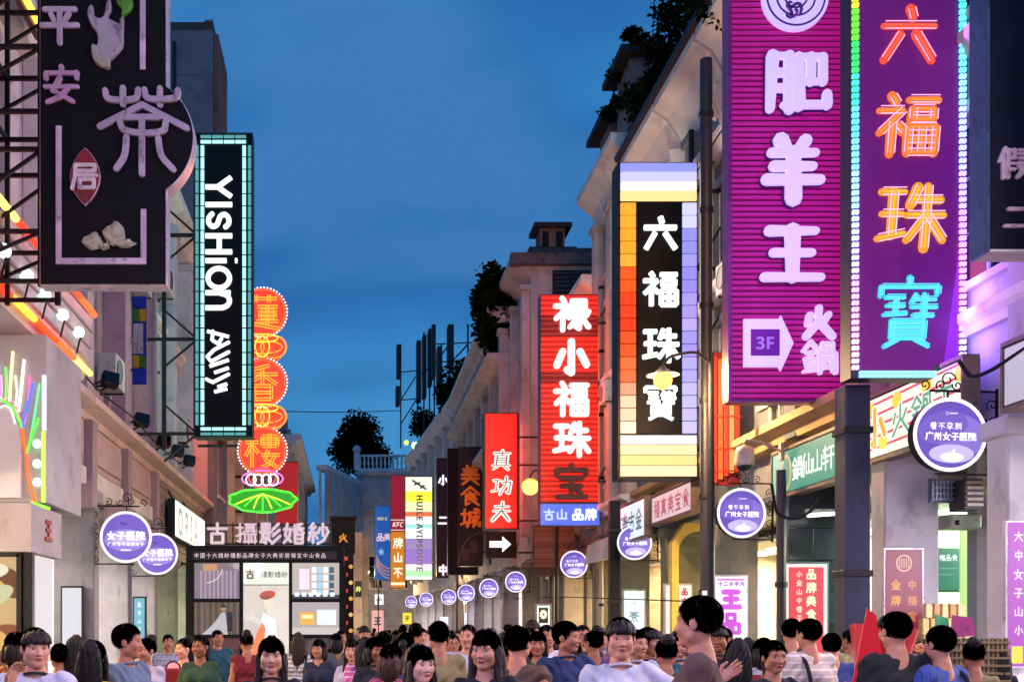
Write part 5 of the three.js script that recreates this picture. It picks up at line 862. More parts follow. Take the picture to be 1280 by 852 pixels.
poster('white_red_poster', 'narrow white poster with a red strip in front of the arch', 830, 729, 866, 812, 26.9, (x, w, h) => { x.fillStyle = '#f0e0e0'; x.fillRect(0, 0, w, h); x.fillStyle = '#c83038'; x.fillRect(w * 0.24, 8, w * 0.3, h - 16); ['品', '古', '小', '平', '安', '居'].forEach((c, k) => { pen(x, c, w * 0.39, h * (0.1 + k * 0.15), 34, 6, '#ffe8e0'); pen(x, c, w * 0.76, h * (0.1 + k * 0.15), 40, 8, '#c83038'); }); }, 0xd8ccc8, 0.85);
poster('ink_poster', 'pale lit poster with a dark brush mark beside the steel pole', 778, 736, 808, 806, 30.7, (x, w, h) => { x.fillStyle = '#dfeef0'; x.fillRect(0, 0, w, h); pen(x, '茶', w / 2, h * 0.5, 80, 9, '#5c8890'); pen(x, '山', w / 2, h * 0.22, 30, 5, '#88a8b0'); }, 0x9aa8b0, 0.95);
poster('flower_poster', 'white lit poster with a black and cream flower picture', 669, 754, 690, 790, 37.8, (x, w, h) => { x.fillStyle = '#e8f0e8'; x.fillRect(0, 0, w, h); x.fillStyle = '#20241c'; x.fillRect(22, 24, w - 44, h * 0.62); x.fillStyle = '#ece4c8'; for (let k = 0; k < 9; k++) { x.beginPath(); x.ellipse(w / 2 + Math.cos(k * 0.7) * 30, h * 0.36 + Math.sin(k * 0.7) * 34, 22, 14, k * 0.7, 0, 7); x.fill(); } }, 0xb0b8b0, 0.9);
poster('purple_dot_poster', 'lit magenta poster with pale round motifs beyond the steel post', 626, 756, 648, 792, 47, (x, w, h) => { x.fillStyle = '#a848b0'; x.fillRect(0, 0, w, h); x.fillStyle = '#f0c8f4'; for (const [a, b, r] of [[0.5, 0.25, 40], [0.5, 0.62, 30], [0.3, 0.8, 16], [0.7, 0.8, 16]]) { x.beginPath(); x.arc(a * w, b * h, r, 0, 7); x.fill(); } }, 0x8a7890, 0.9);
poster('edge_poster', 'magenta poster with white characters in a pale frame under the letter board', 1258, 650, 1300, 835, 12.8, (x, w, h) => { x.fillStyle = '#a838b8'; x.fillRect(0, 0, w, h); ['大', '中', '女', '子', '山', '小'].forEach((c, k) => pen(x, c, w * 0.36, h * (0.1 + k * 0.13), 50, 7, '#f0d8f8')); x.fillStyle = '#f0d838'; x.fillRect(20, h * 0.86, 60, h * 0.12); }, 0xd8d0dc, 0.8);
poster('frosted_panel', 'plain frosted light panel in a dark frame on the grey arcade column', 75, 732, 104, 838, 19.6, (x, w, h) => { x.fillStyle = '#d4d2da'; x.fillRect(0, 0, w, h); x.fillStyle = '#e2e0e6'; for (let k = 0; k < 14; k++) x.fillRect(hash(k, 3, 3) * w, hash(k, 4, 3) * h, 50, 3); }, 0x3a383c, 0.8, 'light panel');
poster('blue_notice', 'narrow blue and white lit notice beside the purple round signs', 165, 745, 183, 802, 24.6, (x, w, h) => { x.fillStyle = '#6cb4cc'; x.fillRect(0, 0, w, h); ['品', '中', '山', '子'].forEach((c, k) => pen(x, c, w * 0.5, h * (0.15 + k * 0.2), 60, 10, '#e8f4f4')); }, 0x2a3034, 0.7);
poster('teal_hanging_poster', 'teal poster with white lettering hanging inside the green shop', 1170, 684, 1202, 740, 17.6, (x, w, h) => { x.fillStyle = '#2a7a64'; x.fillRect(0, 0, w, h); ['福', '品', '食'].forEach((c, k) => pen(x, c, 34 + k * 46, h * 0.2, 44, 6, '#e8f8f0')); x.fillStyle = '#58a890'; x.fillRect(20, h * 0.45, w - 40, 8); x.fillRect(20, h * 0.6, w - 70, 8); }, 0x48685c, 0.75);

// ---------------------------------------------------------------- photo studio kiosk
{
  const s = sign('photo_kiosk', 'black framed photo studio kiosk with lit display windows and bridal poster', 232, 682, 430, 852, 22, undefined, 'kiosk'), k = s.k, low = (VY - 852) / F * 22 + EYE;
  const base = s.g.position.y; const fr = paint(0x0c0b0e, 0.3), X0 = (px) => (px - 331) * k, yy = (py) => (852 - py) * k, floor = -base;
  const Wd = 198 * k, dep = 1.5;
  mk(s.g, 'header', rbox(Wd, 21 * k, dep, 0.015), fr, [0, yy(692), -dep / 2]);
  mk(s.g, 'base_box', rbox(Wd - 0.02, 0.5, dep - 0.02, 0.015), fr, [0, floor + 0.25, -dep / 2]);
  for (const [a, b] of [[232, 242], [299, 303.5], [361, 365], [424, 430]]) mk(s.g, 'frame_post', box((b - a) * k, yy(703) - floor, 0.12), fr, [X0((a + b) / 2), (yy(703) + floor) / 2, -0.062]);
  for (const px of [233, 429]) mk(s.g, 'back_post', box(0.1, yy(703) - floor, 0.1), fr, [X0(px), (yy(703) + floor) / 2, -dep + 0.06]);
  mk(s.g, 'back_wall', box(Wd - 0.2, yy(703) - floor, 0.06), paint(0x3a3438), [0, (yy(703) + floor) / 2, -dep + 0.05]);
  for (const py of [750, 795, 842, 888]) for (const [a, b] of [[242, 299], [365, 424]]) mk(s.g, 'frame_rail', box((b - a) * k, 4.5 * k, 0.11), fr, [X0((a + b) / 2), yy(py), -0.06]);
  const pane = (a, b, c, d, draw, i) => mk(s.g, 'lit_picture', new THREE.PlaneGeometry((c - a) * k, (d - b) * k), litPrint(160, Math.round(160 * (d - b) / (c - a)), draw, i), [X0((a + c) / 2), yy((b + d) / 2), -0.09]) && mk(s.g, 'glass_pane', new THREE.PlaneGeometry((c - a) * k, (d - b) * k), clearGlass, [X0((a + c) / 2), yy((b + d) / 2), -0.03]);
  const blobs = (cols, n, sd, r) => (x, w, h) => { x.fillStyle = cols[0]; x.fillRect(0, 0, w, h); for (let i = 0; i < n; i++) { x.fillStyle = cols[1 + i % (cols.length - 1)]; x.globalAlpha = 0.8; x.beginPath(); x.ellipse(hash(i, 1, sd) * w, hash(i, 2, sd) * h, r * (0.4 + hash(i, 3, sd)), r * (0.3 + hash(i, 4, sd)), hash(i, 5, sd) * 3, 0, 7); x.fill(); } x.globalAlpha = 1; };
  pane(242, 703, 299, 748, (x, w, h) => { x.fillStyle = '#8a7a86'; x.fillRect(0, 0, w, h); x.fillStyle = '#b4a0b4'; for (let i = 0; i < 9; i++) x.fillRect(20 + i * 15, 26, 8, h); x.fillStyle = '#d8a070'; x.fillRect(30, 4, 50, 22); x.strokeStyle = '#e8e0e4'; x.lineWidth = 4; x.beginPath(); x.arc(40, 10, 60, 0.2, 1.5); x.stroke(); }, 0.71);
  pane(242, 752, 299, 793, (x, w, h) => { x.fillStyle = '#5c4a42'; x.fillRect(0, 0, w, h); x.fillStyle = '#7a6a5a'; for (let i = 0; i < 8; i++) x.fillRect(i * 21, 0, 9, h); x.fillStyle = '#d4d0d8'; x.beginPath(); x.moveTo(96, 36); x.lineTo(108, 36); x.quadraticCurveTo(116, 80, 118, h); x.lineTo(24, h); x.quadraticCurveTo(70, 80, 96, 36); x.fill(); x.fillStyle = '#c89878'; x.beginPath(); x.arc(102, 24, 9, 0, 7); x.fill(); x.fillStyle = '#1c1614'; x.beginPath(); x.arc(101, 18, 9, 3, 6.4); x.fill(); x.fillStyle = '#241c20'; x.fillRect(116, 34, 18, 70); }, 0.65);
  pane(242, 797, 299, 840, (x, w, h) => { x.fillStyle = '#4a2a2e'; x.fillRect(0, 0, w, h); x.fillStyle = '#6a3a3c'; x.fillRect(0, 0, w, 40); x.fillStyle = '#d8c8c8'; for (let i = 0; i < 9; i++) x.fillRect(26 + i * 14, 60 + (i % 3) * 4, 9, 6); x.beginPath(); x.ellipse(18, 66, 20, 24, 0, 0, 7); x.fill(); }, 0.59);
  pane(242, 845, 299, 884, blobs(['#3c6a58', '#88b898', '#a8d0b0'], 10, 5, 70), 0.75);
  pane(365, 703, 424, 748, (x, w, h) => { x.fillStyle = '#b0a49c'; x.fillRect(0, 0, w, h); x.fillStyle = '#e0cfe4'; x.fillRect(24, 20, 34, 70); for (let i = 0; i < 16; i++) { x.fillStyle = ['#e8f4fa', '#9cc4dc', '#f4f8f8', '#405060'][i % 4]; x.fillRect(66 + (i % 4) * 20, 14 + (i >> 2) * 26, 16, 20); } x.fillStyle = '#303034'; x.fillRect(0, 108, w, 16); x.fillStyle = '#dcecf4'; for (let i = 0; i < 6; i++) x.fillRect(8 + i * 24, 100, 16, 14); }, 1.04);
  pane(365, 752, 424, 793, (x, w, h) => { x.fillStyle = '#a89c9c'; x.fillRect(0, 0, w, h); x.fillStyle = '#e0a848'; x.fillRect(26, 34, 50, 44); x.fillStyle = '#fff0b0'; x.fillRect(32, 44, 38, 12); x.fillStyle = '#dfe4ee'; x.fillRect(84, 26, 66, 52); x.fillStyle = '#c0b8b4'; x.fillRect(0, 86, w, 26); }, 1.00);
  pane(365, 797, 424, 840, blobs(['#3a3234', '#5c4c48', '#2a2428', '#786460'], 12, 9, 34), 0.62);
  pane(365, 845, 424, 884, blobs(['#3a3234', '#5c4c48', '#2a2428'], 8, 11, 34), 0.62);
  pane(303.5, 703, 361, 730, (x, w, h) => { x.fillStyle = '#dcdcd0'; x.fillRect(0, 0, w, h); pen(x, '古', 24, 38, 34, 5, '#383838'); ['攝', '影', '婚', '紗'].forEach((c, i) => pen(x, c, 72 + i * 24, 40, 21, 2.4, '#707468')); }, 1.04);
  pane(303.5, 731, 361, 884, (x, w, h) => {
    x.fillStyle = '#c4b8b0'; x.fillRect(0, 0, w, h); for (let i = 0; i < 30; i++) { x.fillStyle = ['#d0c8be', '#b8aca8', '#cfc2b4'][i % 3]; x.globalAlpha = 0.5; x.beginPath(); x.ellipse(hash(i, 1, 4) * w, hash(i, 2, 4) * h * 0.6, 30, 50, 0, 0, 7); x.fill(); } x.globalAlpha = 1;
    x.fillStyle = '#f2e6de'; x.beginPath(); x.moveTo(70, 96); x.bezierCurveTo(60, 130, 66, 170, 50, 240); x.lineTo(20, h); x.lineTo(150, h); x.bezierCurveTo(140, 300, 118, 180, 112, 120); x.closePath(); x.fill();
    x.fillStyle = '#e07848'; x.beginPath(); x.moveTo(66, 130); x.bezierCurveTo(30, 190, 10, 280, 6, h); x.lineTo(60, h); x.bezierCurveTo(50, 300, 70, 220, 78, 150); x.closePath(); x.fill(); x.fillStyle = '#c84898'; x.beginPath(); x.ellipse(24, h - 60, 18, 60, 0.2, 0, 7); x.fill();
    x.fillStyle = '#eac8b4'; x.beginPath(); x.ellipse(90, 60, 17, 22, 0, 0, 7); x.fill(); x.fillRect(84, 78, 12, 22); x.fillStyle = '#b04a34'; x.beginPath(); x.ellipse(84, 34, 28, 15, -0.2, 0, 7); x.fill(); x.fillStyle = '#8a4838'; x.beginPath(); x.ellipse(78, 42, 18, 8, 0, 0, 7); x.fill();
  }, 1.12);
  mk(s.g, 'header_text', new THREE.PlaneGeometry(180 * k, 10 * k), print(1024, 56, (x, w, h) => { x.fillStyle = '#17151a'; x.fillRect(0, 0, w, h); [...'中国十大婚紗攝影品牌女子大美安居福宝中山食品'].forEach((c, i) => G[c] && pen(x, c, 26 + i * 43, 28, 34, 4.4, '#e8e0e4')); }), [0, yy(694), 0.006]);
  const let3 = std({ color: 0xd8ccd4, roughness: 0.4, emissive: 0xc8bcc8, emissiveIntensity: 0.28, name: 'light_sign' });
  for (const [c, px] of [['古', 271], ['攝', 307], ['影', 337], ['婚', 367], ['紗', 398]]) put(s, 'roof_character', solidChar(c, 27 * k, (c === '攝' ? 1.9 : 2.9) * k, 0.06), let3, px, 666, -0.1);
  mk(s.g, 'letter_rail', join([sbar([X0(255), yy(681) + 0.03, -0.12], [X0(418), yy(681) + 0.03, -0.12], 0.04), sbar([X0(255), yy(655), -0.16], [X0(418), yy(655), -0.16], 0.03), ...[262, 290, 322, 352, 383, 412].map((p) => sbar([X0(p), yy(682), -0.16], [X0(p), yy(652), -0.16], 0.025))]), DARKSTEEL);
  areaLight('kiosk_light', 2.6, 1.6, 0xffeede, 4, V(s.g.position.x, 1.7, -22 + 0.06), V(s.g.position.x, 1.6, -15));
}
{ // dark box sign right of the kiosk and pale sign column behind
  const s = sign('dark_box_sign', 'dark box sign with a small orange character beside the kiosk roof', 414, 648, 450, 690, 30); rect(s, 'cabinet', paint(0x140c0c), 414, 648, 444, 690, 0.9, -0.46, 0.02); put(s, 'character', solidChar('火', 11 * s.k, 1.6 * s.k, 0.02), glow(0xd88828, 0.9), 429, 672, 0.002);
  rect(s, 'top_cap', paint(0x1c1414), 412, 645, 446, 648, 1.0, -0.46);
  const bx = s.g.position.x; mk(s.g, 'post', cyl(0.07, 0.07, s.g.position.y, 8), DARKSTEEL, [0.1, -s.g.position.y / 2, -0.5]);
  const v = sign('bead_curtain_sign', 'narrow dark upright rack of red and amber lamps beside the kiosk', 430, 690, 442, 800, 26, undefined, 'lamp rack'); rect(v, 'rack', paint(0x1c1012), 430, 690, 442, 800, 0.2, -0.11);
  for (let i = 0; i < 10; i++) { const lp = put(v, 'lamp', ball(2.6 * v.k, 8), glow([0xd84030, 0xe8a048, 0xc83838, 0xf0c070][i % 4], 0.8), 432.5 + (i % 2) * 6, 698 + i * 10, 0.03); }
  mk(v.g, 'foot', box(0.3, v.g.position.y, 0.3), paint(0x1c1012), [0, -v.g.position.y / 2, -0.12]);
  const c = sign('cream_column', 'cream plaster column with a small green plaque beyond the kiosk', 441, 665, 460, 790, 50, undefined, 'column'); rect(c, 'shaft', plaster(0xe0d4b4), 441, 665, 453, 790, 0.6, -0.32); rect(c, 'side_shaft', plaster(0xc0b890), 453.5, 672, 460, 790, 0.5, -0.36);
  rect(c, 'plaque', paint(0x24481c), 444, 726, 452, 746, 0.05, 0.01); put(c, 'character', solidChar('井', 7 * c.k, 1.2 * c.k, 0.02), glow(0xe0e080, 0.9), 448, 736, 0.036);
  mk(c.g, 'foot', box(0.7, c.g.position.y + 0.01, 0.6), plaster(0xc0b890), [0, -c.g.position.y / 2, -0.33]);
  const far = [['yellow_notice', 'small square yellow lit notice hanging over the far crowd', 503, 765, 515, 780, 82, '#e8d428', '子'], ['white_notice', 'small white lit notice by the far shop', 468, 742, 480, 756, 86, '#dfe4ea', '小'], ['pink_mural', 'tall pink lit shop picture at the far end of the street', 464, 762, 480, 790, 84, '#e0a098', '王'], ['orange_blade', 'small tilted orange blade sign above the far crowd', 596, 757, 606, 775, 60, '#e0a020', '大'], ['plain_white_sign', 'plain white lit panel between the far columns', 549, 770, 561, 800, 66, '#dfe8ec', '二'], ['pale_blue_sign', 'pale blue lit panel at the far corner', 443, 764, 456, 788, 80, '#8ca8d0', '小'], ['rose_sign', 'rose lit panel under the far purple signs', 540, 728, 556, 745, 76, '#c89cc8', '美'], ['white_strip', 'tall white lit strip at the far columns', 580, 765, 585, 800, 62, '#e8f0f4', '十']];
  for (const [n, l, a, b, c2, d2, dd, col, ch] of far) { const z = sign(n, l, a, b, c2, d2, dd); rect(z, 'cabinet', paint(0x30302c), a, b, c2, d2, 0.2, -0.12); facePlane(z, 'lit_face', litPrint(64, 96, (x, w, h) => { x.fillStyle = col; x.fillRect(0, 0, w, h); pen(x, ch, w / 2, h / 2, 40, 7, '#404040'); }, 0.95), a + 0.4, b + 0.4, c2 - 0.4, d2 - 0.4, 0.004); mk(z.g, 'hanger', bar([0, z.H, -0.1], [0, z.H + 0.9, -0.1], 0.03), DARKSTEEL); }
}
// ---------------------------------------------------------------- posts, lamps, cables, cameras
function steelPost(label, px, d, w, h, color = 0x1c2030, square = false) {
  const g = thing('steel_post', label, 'post', [X(px, d), 0, -d]), m = paint(color, 0.45);
  mk(g, 'shaft', square ? rbox(w, h, w, 0.02) : cyl(w / 2, w / 2, h, 14), m, [0, h / 2, 0]);
  for (let y = 2.4; y < h; y += 1.9) mk(g, 'clamp', square ? rbox(w + 0.05, 0.09, w + 0.05, 0.01) : cyl(w / 2 + 0.025, w / 2 + 0.025, 0.09, 14), DARKSTEEL, [0, y, 0]);
  mk(g, 'base_plate', box(w + 0.25, 0.05, w + 0.25), DARKSTEEL, [0, 0.03, 0]);
}
steelPost('thick dark blue square steel post carrying the rainbow bordered sign', 1066, 15.0, 0.34, 4.9, 0x1a2048, true);
steelPost('tall dark round steel post between the two character signs', 883, 22.3, 0.24, 13, 0x2c2a32);
steelPost('dark square steel post left of the ink poster', 768, 30.0, 0.27, 5.1, 0x1c1c26, true);
steelPost('brown steel post in front of the dark tiled column', 977, 18.6, 0.16, 4.3, 0x3a2c2e);
steelPost('slim white post carrying the red slatted sign', 752, 33.6, 0.12, 12, 0xc8c4c0);
function streetLamp(label, px, py, d, power, big = 1) {
  const p = P(px, py, d), g = thing('street_lamp', label, 'street lamp', [p.x, 0, p.z]), R = 0.3, sx = p.x > 0 ? 1 : -1;
  mk(g, 'pole', cyl(0.05, 0.08, p.y + 0.5, 10), DARKSTEEL, [sx * 0.9, (p.y + 0.5) / 2, -0.05]);
  mk(g, 'arm', tube([[sx * 0.9, p.y + 0.3, -0.05], [sx * 0.6, p.y + 0.5, -0.03], [sx * 0.15, p.y + 0.42, 0], [0, p.y + 0.26, 0]], 0.028, 5), DARKSTEEL);
  mk(g, 'shade', new THREE.LatheGeometry([[0.03, 0.26], [0.07, 0.2], [0.15, 0.13], [0.29, 0.09], [0.3, 0.075], [0.15, 0.105], [0.03, 0.14]].map(([a, b]) => new THREE.Vector2(a, b)), 20), paint(0x6a5c48, 0.4), [0, p.y, 0]);
  mk(g, 'bulb', ball(q4(0.17 * big), 14), glow(0xffc45e, 2.2), [0, p.y - 0.02 - 0.12 * (big - 1), 0]);
  pointLight('street_light', 0xffcf94, power, V(p.x, p.y - 0.02, p.z), 5);
}
streetLamp('street lamp with a wide flat shade in front of the light panel sign', 829, 474, 20.5, 90);
streetLamp('warm street lamp with a flat shade beside the red light box', 663, 604, 37.6, 70, 1.7);  // bulb enlarged to shape the glare around the lamp
streetLamp('small white street lamp before the bend house among the far signs', 551, 674, 60, 130);
streetLamp('added distant street lamp brightening the corner building', 458, 716, 84, 200);  // added lamp, lifts the dark building closing the street
streetLamp('added unseen street lamp with a flat shade by the pink shophouse', -60, 480, 9, 24);  // added outside the frame for its light
streetLamp('street lamp with a flat shade by the white corner shophouse', 2100, -300, 5, 30);
{ // security camera on its arm
  const p = P(931, 572, 19.3), g = thing('security_camera', 'white dome security camera on a bent arm by the red neon strips', 'camera', [p.x, p.y - 0.2, p.z]);
  mk(g, 'housing', new THREE.LatheGeometry([[0.03, 0.42], [0.13, 0.38], [0.16, 0.3], [0.17, 0.1], [0.15, 0.06]].map(([a, b]) => new THREE.Vector2(a, b)), 18), paint(0xd8c8b0)); mk(g, 'dome', new THREE.SphereGeometry(0.13, 14, 8, 0, 6.3, Math.PI / 2, Math.PI / 2), darkGlass, [0, 0.08, 0]);
  mk(g, 'arm', tube([[0, 0.42, 0], [0.02, 0.5, 0], [0.3, 0.46, 0], [0.62, 0.32, 0]], 0.022, 4), paint(0xc8b8a0)); mk(g, 'bracket', box(0.06, 0.3, 0.12), paint(0xc8b8a0), [0.64, 0.3, 0]);
}
const wire = (label, pts, r = 0.015) => { const g = tube(pts, r, 8, 5), m = mk(scene, numbered('cable'), g, paint(0x1c1c22, 0.7)); m.userData = { label, category: 'cable' }; };
wire('pale cable sagging beside the teal light board', [P(965, 605, 18.3), P(972, 640, 18.2), P(992, 648, 18), P(1012, 640, 17.9), P(1025, 622, 17.6)], 0.025);
wire('thin cable crossing the sky to the roof scaffold', [P(300, 512, 44), P(360, 514, 55), P(430, 515, 65), P(500, 513, 76)], 0.025);
wire('black cable bundle hanging from the white column', [P(1200, 452, 13.2), P(1215, 470, 13), P(1240, 462, 12.7), P(1290, 430, 12)], 0.025);
wire('thin cable strung from the red slat sign to the wooden awning', [P(748, 600, 33.6), P(700, 610, 38), P(640, 600, 44), P(600, 590, 50)], 0.018);
wire('cable running between the steel posts at shop height', [P(640, 748, 45), P(700, 746, 38), P(768, 748, 30), P(880, 752, 22)], 0.015);
// ---------------------------------------------------------------- awnings and doorway details on the right
{
  const D = 38.4, g = thing('wooden_awning', 'brown plank-clad awning over the warm snack shop', 'awning', [X(668, D), Y(712, D), -D]), k = D / F;
  for (let i = 0; i < 8; i++) mk(g, 'plank', rbox(50 * k, 6.4 * k, 0.05, 0.01), wood([0x8a6a58, 0x7c5c4c, 0x967462][i % 3]), [25 * k, 4 * k + i * 6.7 * k, 0.02 - (i > 4 ? 0.05 : 0)]);
  mk(g, 'backing', box(50 * k, 56 * k, 0.3), wood(0x4a342c), [25 * k, 28 * k, -0.18]);
  for (let i = 0; i < 5; i++) mk(g, 'side_plank', rbox(0.05, 6.4 * k, 4, 0.01), wood([0x9a7a6a, 0x886858][i % 2]), [54 * k + i * 4.5 * k, 20 * k + i * 7 * k, 2.2]);
  mk(g, 'lower_beam', box(56 * k, 10 * k, 0.5), wood(0x3a2a2a), [26 * k, -2 * k, -0.1]);
  const w = thing('white_awning', 'folded white awning box beside the dark steel post', 'awning', [X(742, 33), Y(702, 33), -33]); mk(w, 'cover', metreUV(new THREE.ExtrudeGeometry(shapeOf([[0, 0], [0.45, 0.1], [0.45, 0.75], [0.1, 0.55]]), { depth: 2.4, bevelEnabled: true, bevelSize: 0.02, bevelThickness: 0.02, bevelSegments: 1 })), cloth(0xdcd2cc), [0, 0, -1.2]); mk(w, 'roller', bar([0.3, 0.8, -1.2], [0.3, 0.8, 1.2], 0.06, 8), STEEL);
  // yellow arch
  const A = thing('yellow_arch', 'pale yellow arched doorway surround below the pink board', 'arch', [X(836, 27), 0, -27]), ka = 27 / F, sh = shapeOf([[0, 0], [0.16, 0], [0.16, Y(690, 27)], ...Array.from({ length: 9 }, (_, i) => { const a = Math.PI - i / 8 * Math.PI / 2; return [0.16 + 0.55 + 0.55 * Math.cos(a), Y(690, 27) + 0.5 * Math.sin(a)]; }), [0.75, Y(655, 27)], [0.3, Y(655, 27)], [0, Y(680, 27)]].reverse());
  mk(A, 'surround', metreUV(new THREE.ExtrudeGeometry(sh, { depth: 0.3, bevelEnabled: false })), plaster(0xe0c060)); mk(A, 'jamb', box(0.14, Y(690, 27), 0.2), plaster(0xd8b858), [0.84, Y(690, 27) / 2, 0.1]);
  // grille above the green shop
  const s = sign('vent_grille', 'blue-grey metal vent grille above the green shop doorway', 1163, 598, 1206, 628, 15.6, undefined, 'grille'); rect(s, 'frame', metal(0x6a7484), 1163, 598, 1206, 628, 0.05, -0.03); for (let i = 0; i < 9; i++) rect(s, 'grille_bar', metal(0x98a4b8), 1165 + i * 4.6, 600, 1167.4 + i * 4.6, 626, 0.03, 0.008);
  for (let i = 0; i < 4; i++) rect(s, 'grille_rail', metal(0x98a4b8), 1164, 602 + i * 7, 1205, 603.6 + i * 7, 0.025, 0.03);
  const l = sign('louvre_box', 'dark louvred air unit beside the vent grille', 1208, 600, 1228, 634, 15.3, undefined, 'air unit'); rect(l, 'casing', metal(0x3c3a40), 1207, 598, 1229, 636, 0.4, -0.21); for (let i = 0; i < 5; i++) rect(l, 'louvre', metal(0xa8a090), 1208, 601 + i * 7, 1228, 604.5 + i * 7, 0.06, 0.01);
  const gd = sign('green_door_panel', 'bright green lit door panel inside the tea shop', 1203, 660, 1229, 800, 17.2, undefined, 'door'); rect(gd, 'panel', std({ name: 'light', color: 0x1c8a30, emissive: 0x30c048, emissiveIntensity: 0.4, roughness: 0.4 }), 1213, 660, 1229, 800, 0.06, -0.03); rect(gd, 'edge', glow(0xc8e890, 0.8), 1203, 660, 1211, 800, 0.05, -0.04);
  const ac = sign('ceiling_unit', 'grey ceiling unit with a lens above the green doorway', 1190, 642, 1228, 662, 15.9, undefined, 'air unit'); rect(ac, 'casing', metal(0xb0aea8), 1190, 642, 1228, 660, 0.4, -0.2, 0.02); put(ac, 'lens', ball(0.04, 8), darkGlass, 1197, 653, 0.01);
  // fluorescent tube and dark tiles by the teal board
  const f = sign('tube_light', 'white fluorescent tube above the dark tiled column', 1010, 640, 1048, 648, 18.4, undefined, 'lamp'); mk(f.g, 'glass_tube', bar([-0.25, 0.05, 0], [0.3, 0.09, 0], 0.03, 8), glow(0xf4fff4, 3)); mk(f.g, 'fitting', box(0.6, 0.05, 0.08), paint(0xd8d8d4), [0.02, 0.13, 0]);
  for (let r = 0; r < 3; r++) for (let c = 0; c < 2; c++) { }
  const tl = thing('tiled_surround', 'dark grey tiled wall panel above the red strip poster', 'wall panel', [X(985, 19.14), 0, -19.14]), tk = 19.14 / F;
  for (let r = 0; r < 4; r++) for (let c = 0; c < 2; c++) mk(tl, 'tile', rbox(32 * tk - 0.012, 40 * tk - 0.012, 0.03, 0.006), std({ color: [0x23282e, 0x2a3036][(r + c) % 2], roughness: 0.18 }), [(16 + c * 32) * tk, Y(700, 19.14) + (r - 2.5) * 40 * tk + 40 * tk, 0.02]);
  const rc = sign('paper_notices', 'small white paper notices taped on the steel post', 877, 738, 888, 752, 22.1, undefined, 'notice'); rect(rc, 'paper', print(32, 40, (x) => { x.fillStyle = '#dfe0ea'; x.fillRect(0, 0, 32, 40); x.fillStyle = '#9aa0b4'; for (let i = 0; i < 5; i++) x.fillRect(5, 6 + i * 6, 22, 2); }), 878, 738, 888, 750, 0.004, 0.0);
}
// ---------------------------------------------------------------- roof frames, plants and trees
{
  const g = thing('roof_sign_frame', 'old steel lattice with upright boards on the roof at the bend', 'frame', P(500, 560, 80)), p0 = g.position, at = (px, py, d) => P(px, py, d).sub(p0), bars = [], m = paint(0x2c2c34, 0.7);
  for (const [px, d, y0, y1] of [[501, 82, 560, 430], [522, 76, 540, 425], [530, 74, 540, 415], [537, 73, 520, 410], [543, 72, 520, 405], [562, 68, 520, 405], [552, 70, 520, 430], [585, 64, 500, 405], [590, 63, 500, 430]]) bars.push(sbar(at(px, y0, d), at(px, y1, d), 0.1));
  for (const [a, b] of [[[501, 465, 82], [522, 463, 76]], [[522, 470, 76], [543, 455, 72]], [[543, 430, 72], [590, 428, 63]], [[552, 452, 70], [590, 450, 63]], [[501, 500, 82], [522, 498, 76]], [[501, 530, 82], [520, 500, 77]], [[501, 500, 82], [520, 470, 77]], [[543, 455, 72], [562, 430, 68]], [[562, 455, 68], [585, 430, 64]]]) bars.push(sbar(at(...a), at(...b), 0.07));
  mk(g, 'lattice', join(bars), m);
  for (const [px, d, y0, y1, w] of [[499, 83, 470, 430, 0.35], [497.5, 83, 505, 482, 0.3], [524, 75.5, 500, 425, 0.3], [531, 74, 495, 418, 0.25], [538, 73, 480, 411, 0.25], [542.5, 72, 470, 405, 0.25], [564, 68, 455, 405, 0.35], [550, 70, 500, 432, 0.3]]) { const a = at(px, y0, d), b = at(px, y1, d); mk(g, 'board', box(w, b.y - a.y, 1.2), paint(0x34343e, 0.8), [a.x, (a.y + b.y) / 2, a.z - 0.6]); }
}
const leafMats = [0x4c7038, 0x56783c, 0x5e843e, 0x446434].map((c) => new THREE.MeshPhysicalMaterial({ color: c, roughness: 1, transmission: 0.45, thickness: 0, specularIntensity: 0.4 }));
function leafMass(clumps, n, size, sd) {       // leaf blades scattered through clumps [x,y,z,rx,ry,rz]
  const pos = [], nor = [], save = seed; seed = sd; const a = V(), b = V(), c = V(), e = V();
  for (const [cx, cy, cz, rx, ry, rz] of clumps) for (let i = 0; i < n; i++) {
    const u = rr(-1, 1), th = rr(0, 6.283), r = Math.pow(rnd(), 0.45), s = Math.sqrt(1 - u * u);
    const o = V(cx + s * Math.cos(th) * rx * r, cy + u * ry * r, cz + s * Math.sin(th) * rz * r);
    const dir = V(rr(-1, 1), rr(-1, 0.5), rr(-1, 1)).normalize(), side = V(rr(-1, 1), rr(-1, 1), rr(-1, 1)).cross(dir).normalize(), L = size * rr(0.6, 1.4), w = L * 0.32;
    a.copy(o); b.copy(o).addScaledVector(dir, L * 0.5).addScaledVector(side, w); c.copy(o).addScaledVector(dir, L); e.copy(o).addScaledVector(dir, L * 0.5).addScaledVector(side, -w);
    const nn = dir.clone().cross(side).normalize();
    for (const v of [a, b, c, a, c, e]) { pos.push(v.x, v.y, v.z); nor.push(nn.x, nn.y, nn.z); }
  }
  seed = save; const g = new THREE.BufferGeometry(); g.setAttribute('position', new THREE.Float32BufferAttribute(pos, 3)); g.setAttribute('normal', new THREE.Float32BufferAttribute(nor, 3)); g.setAttribute('uv', new THREE.Float32BufferAttribute(new Float32Array(pos.length / 3 * 2), 2)); return g;
}
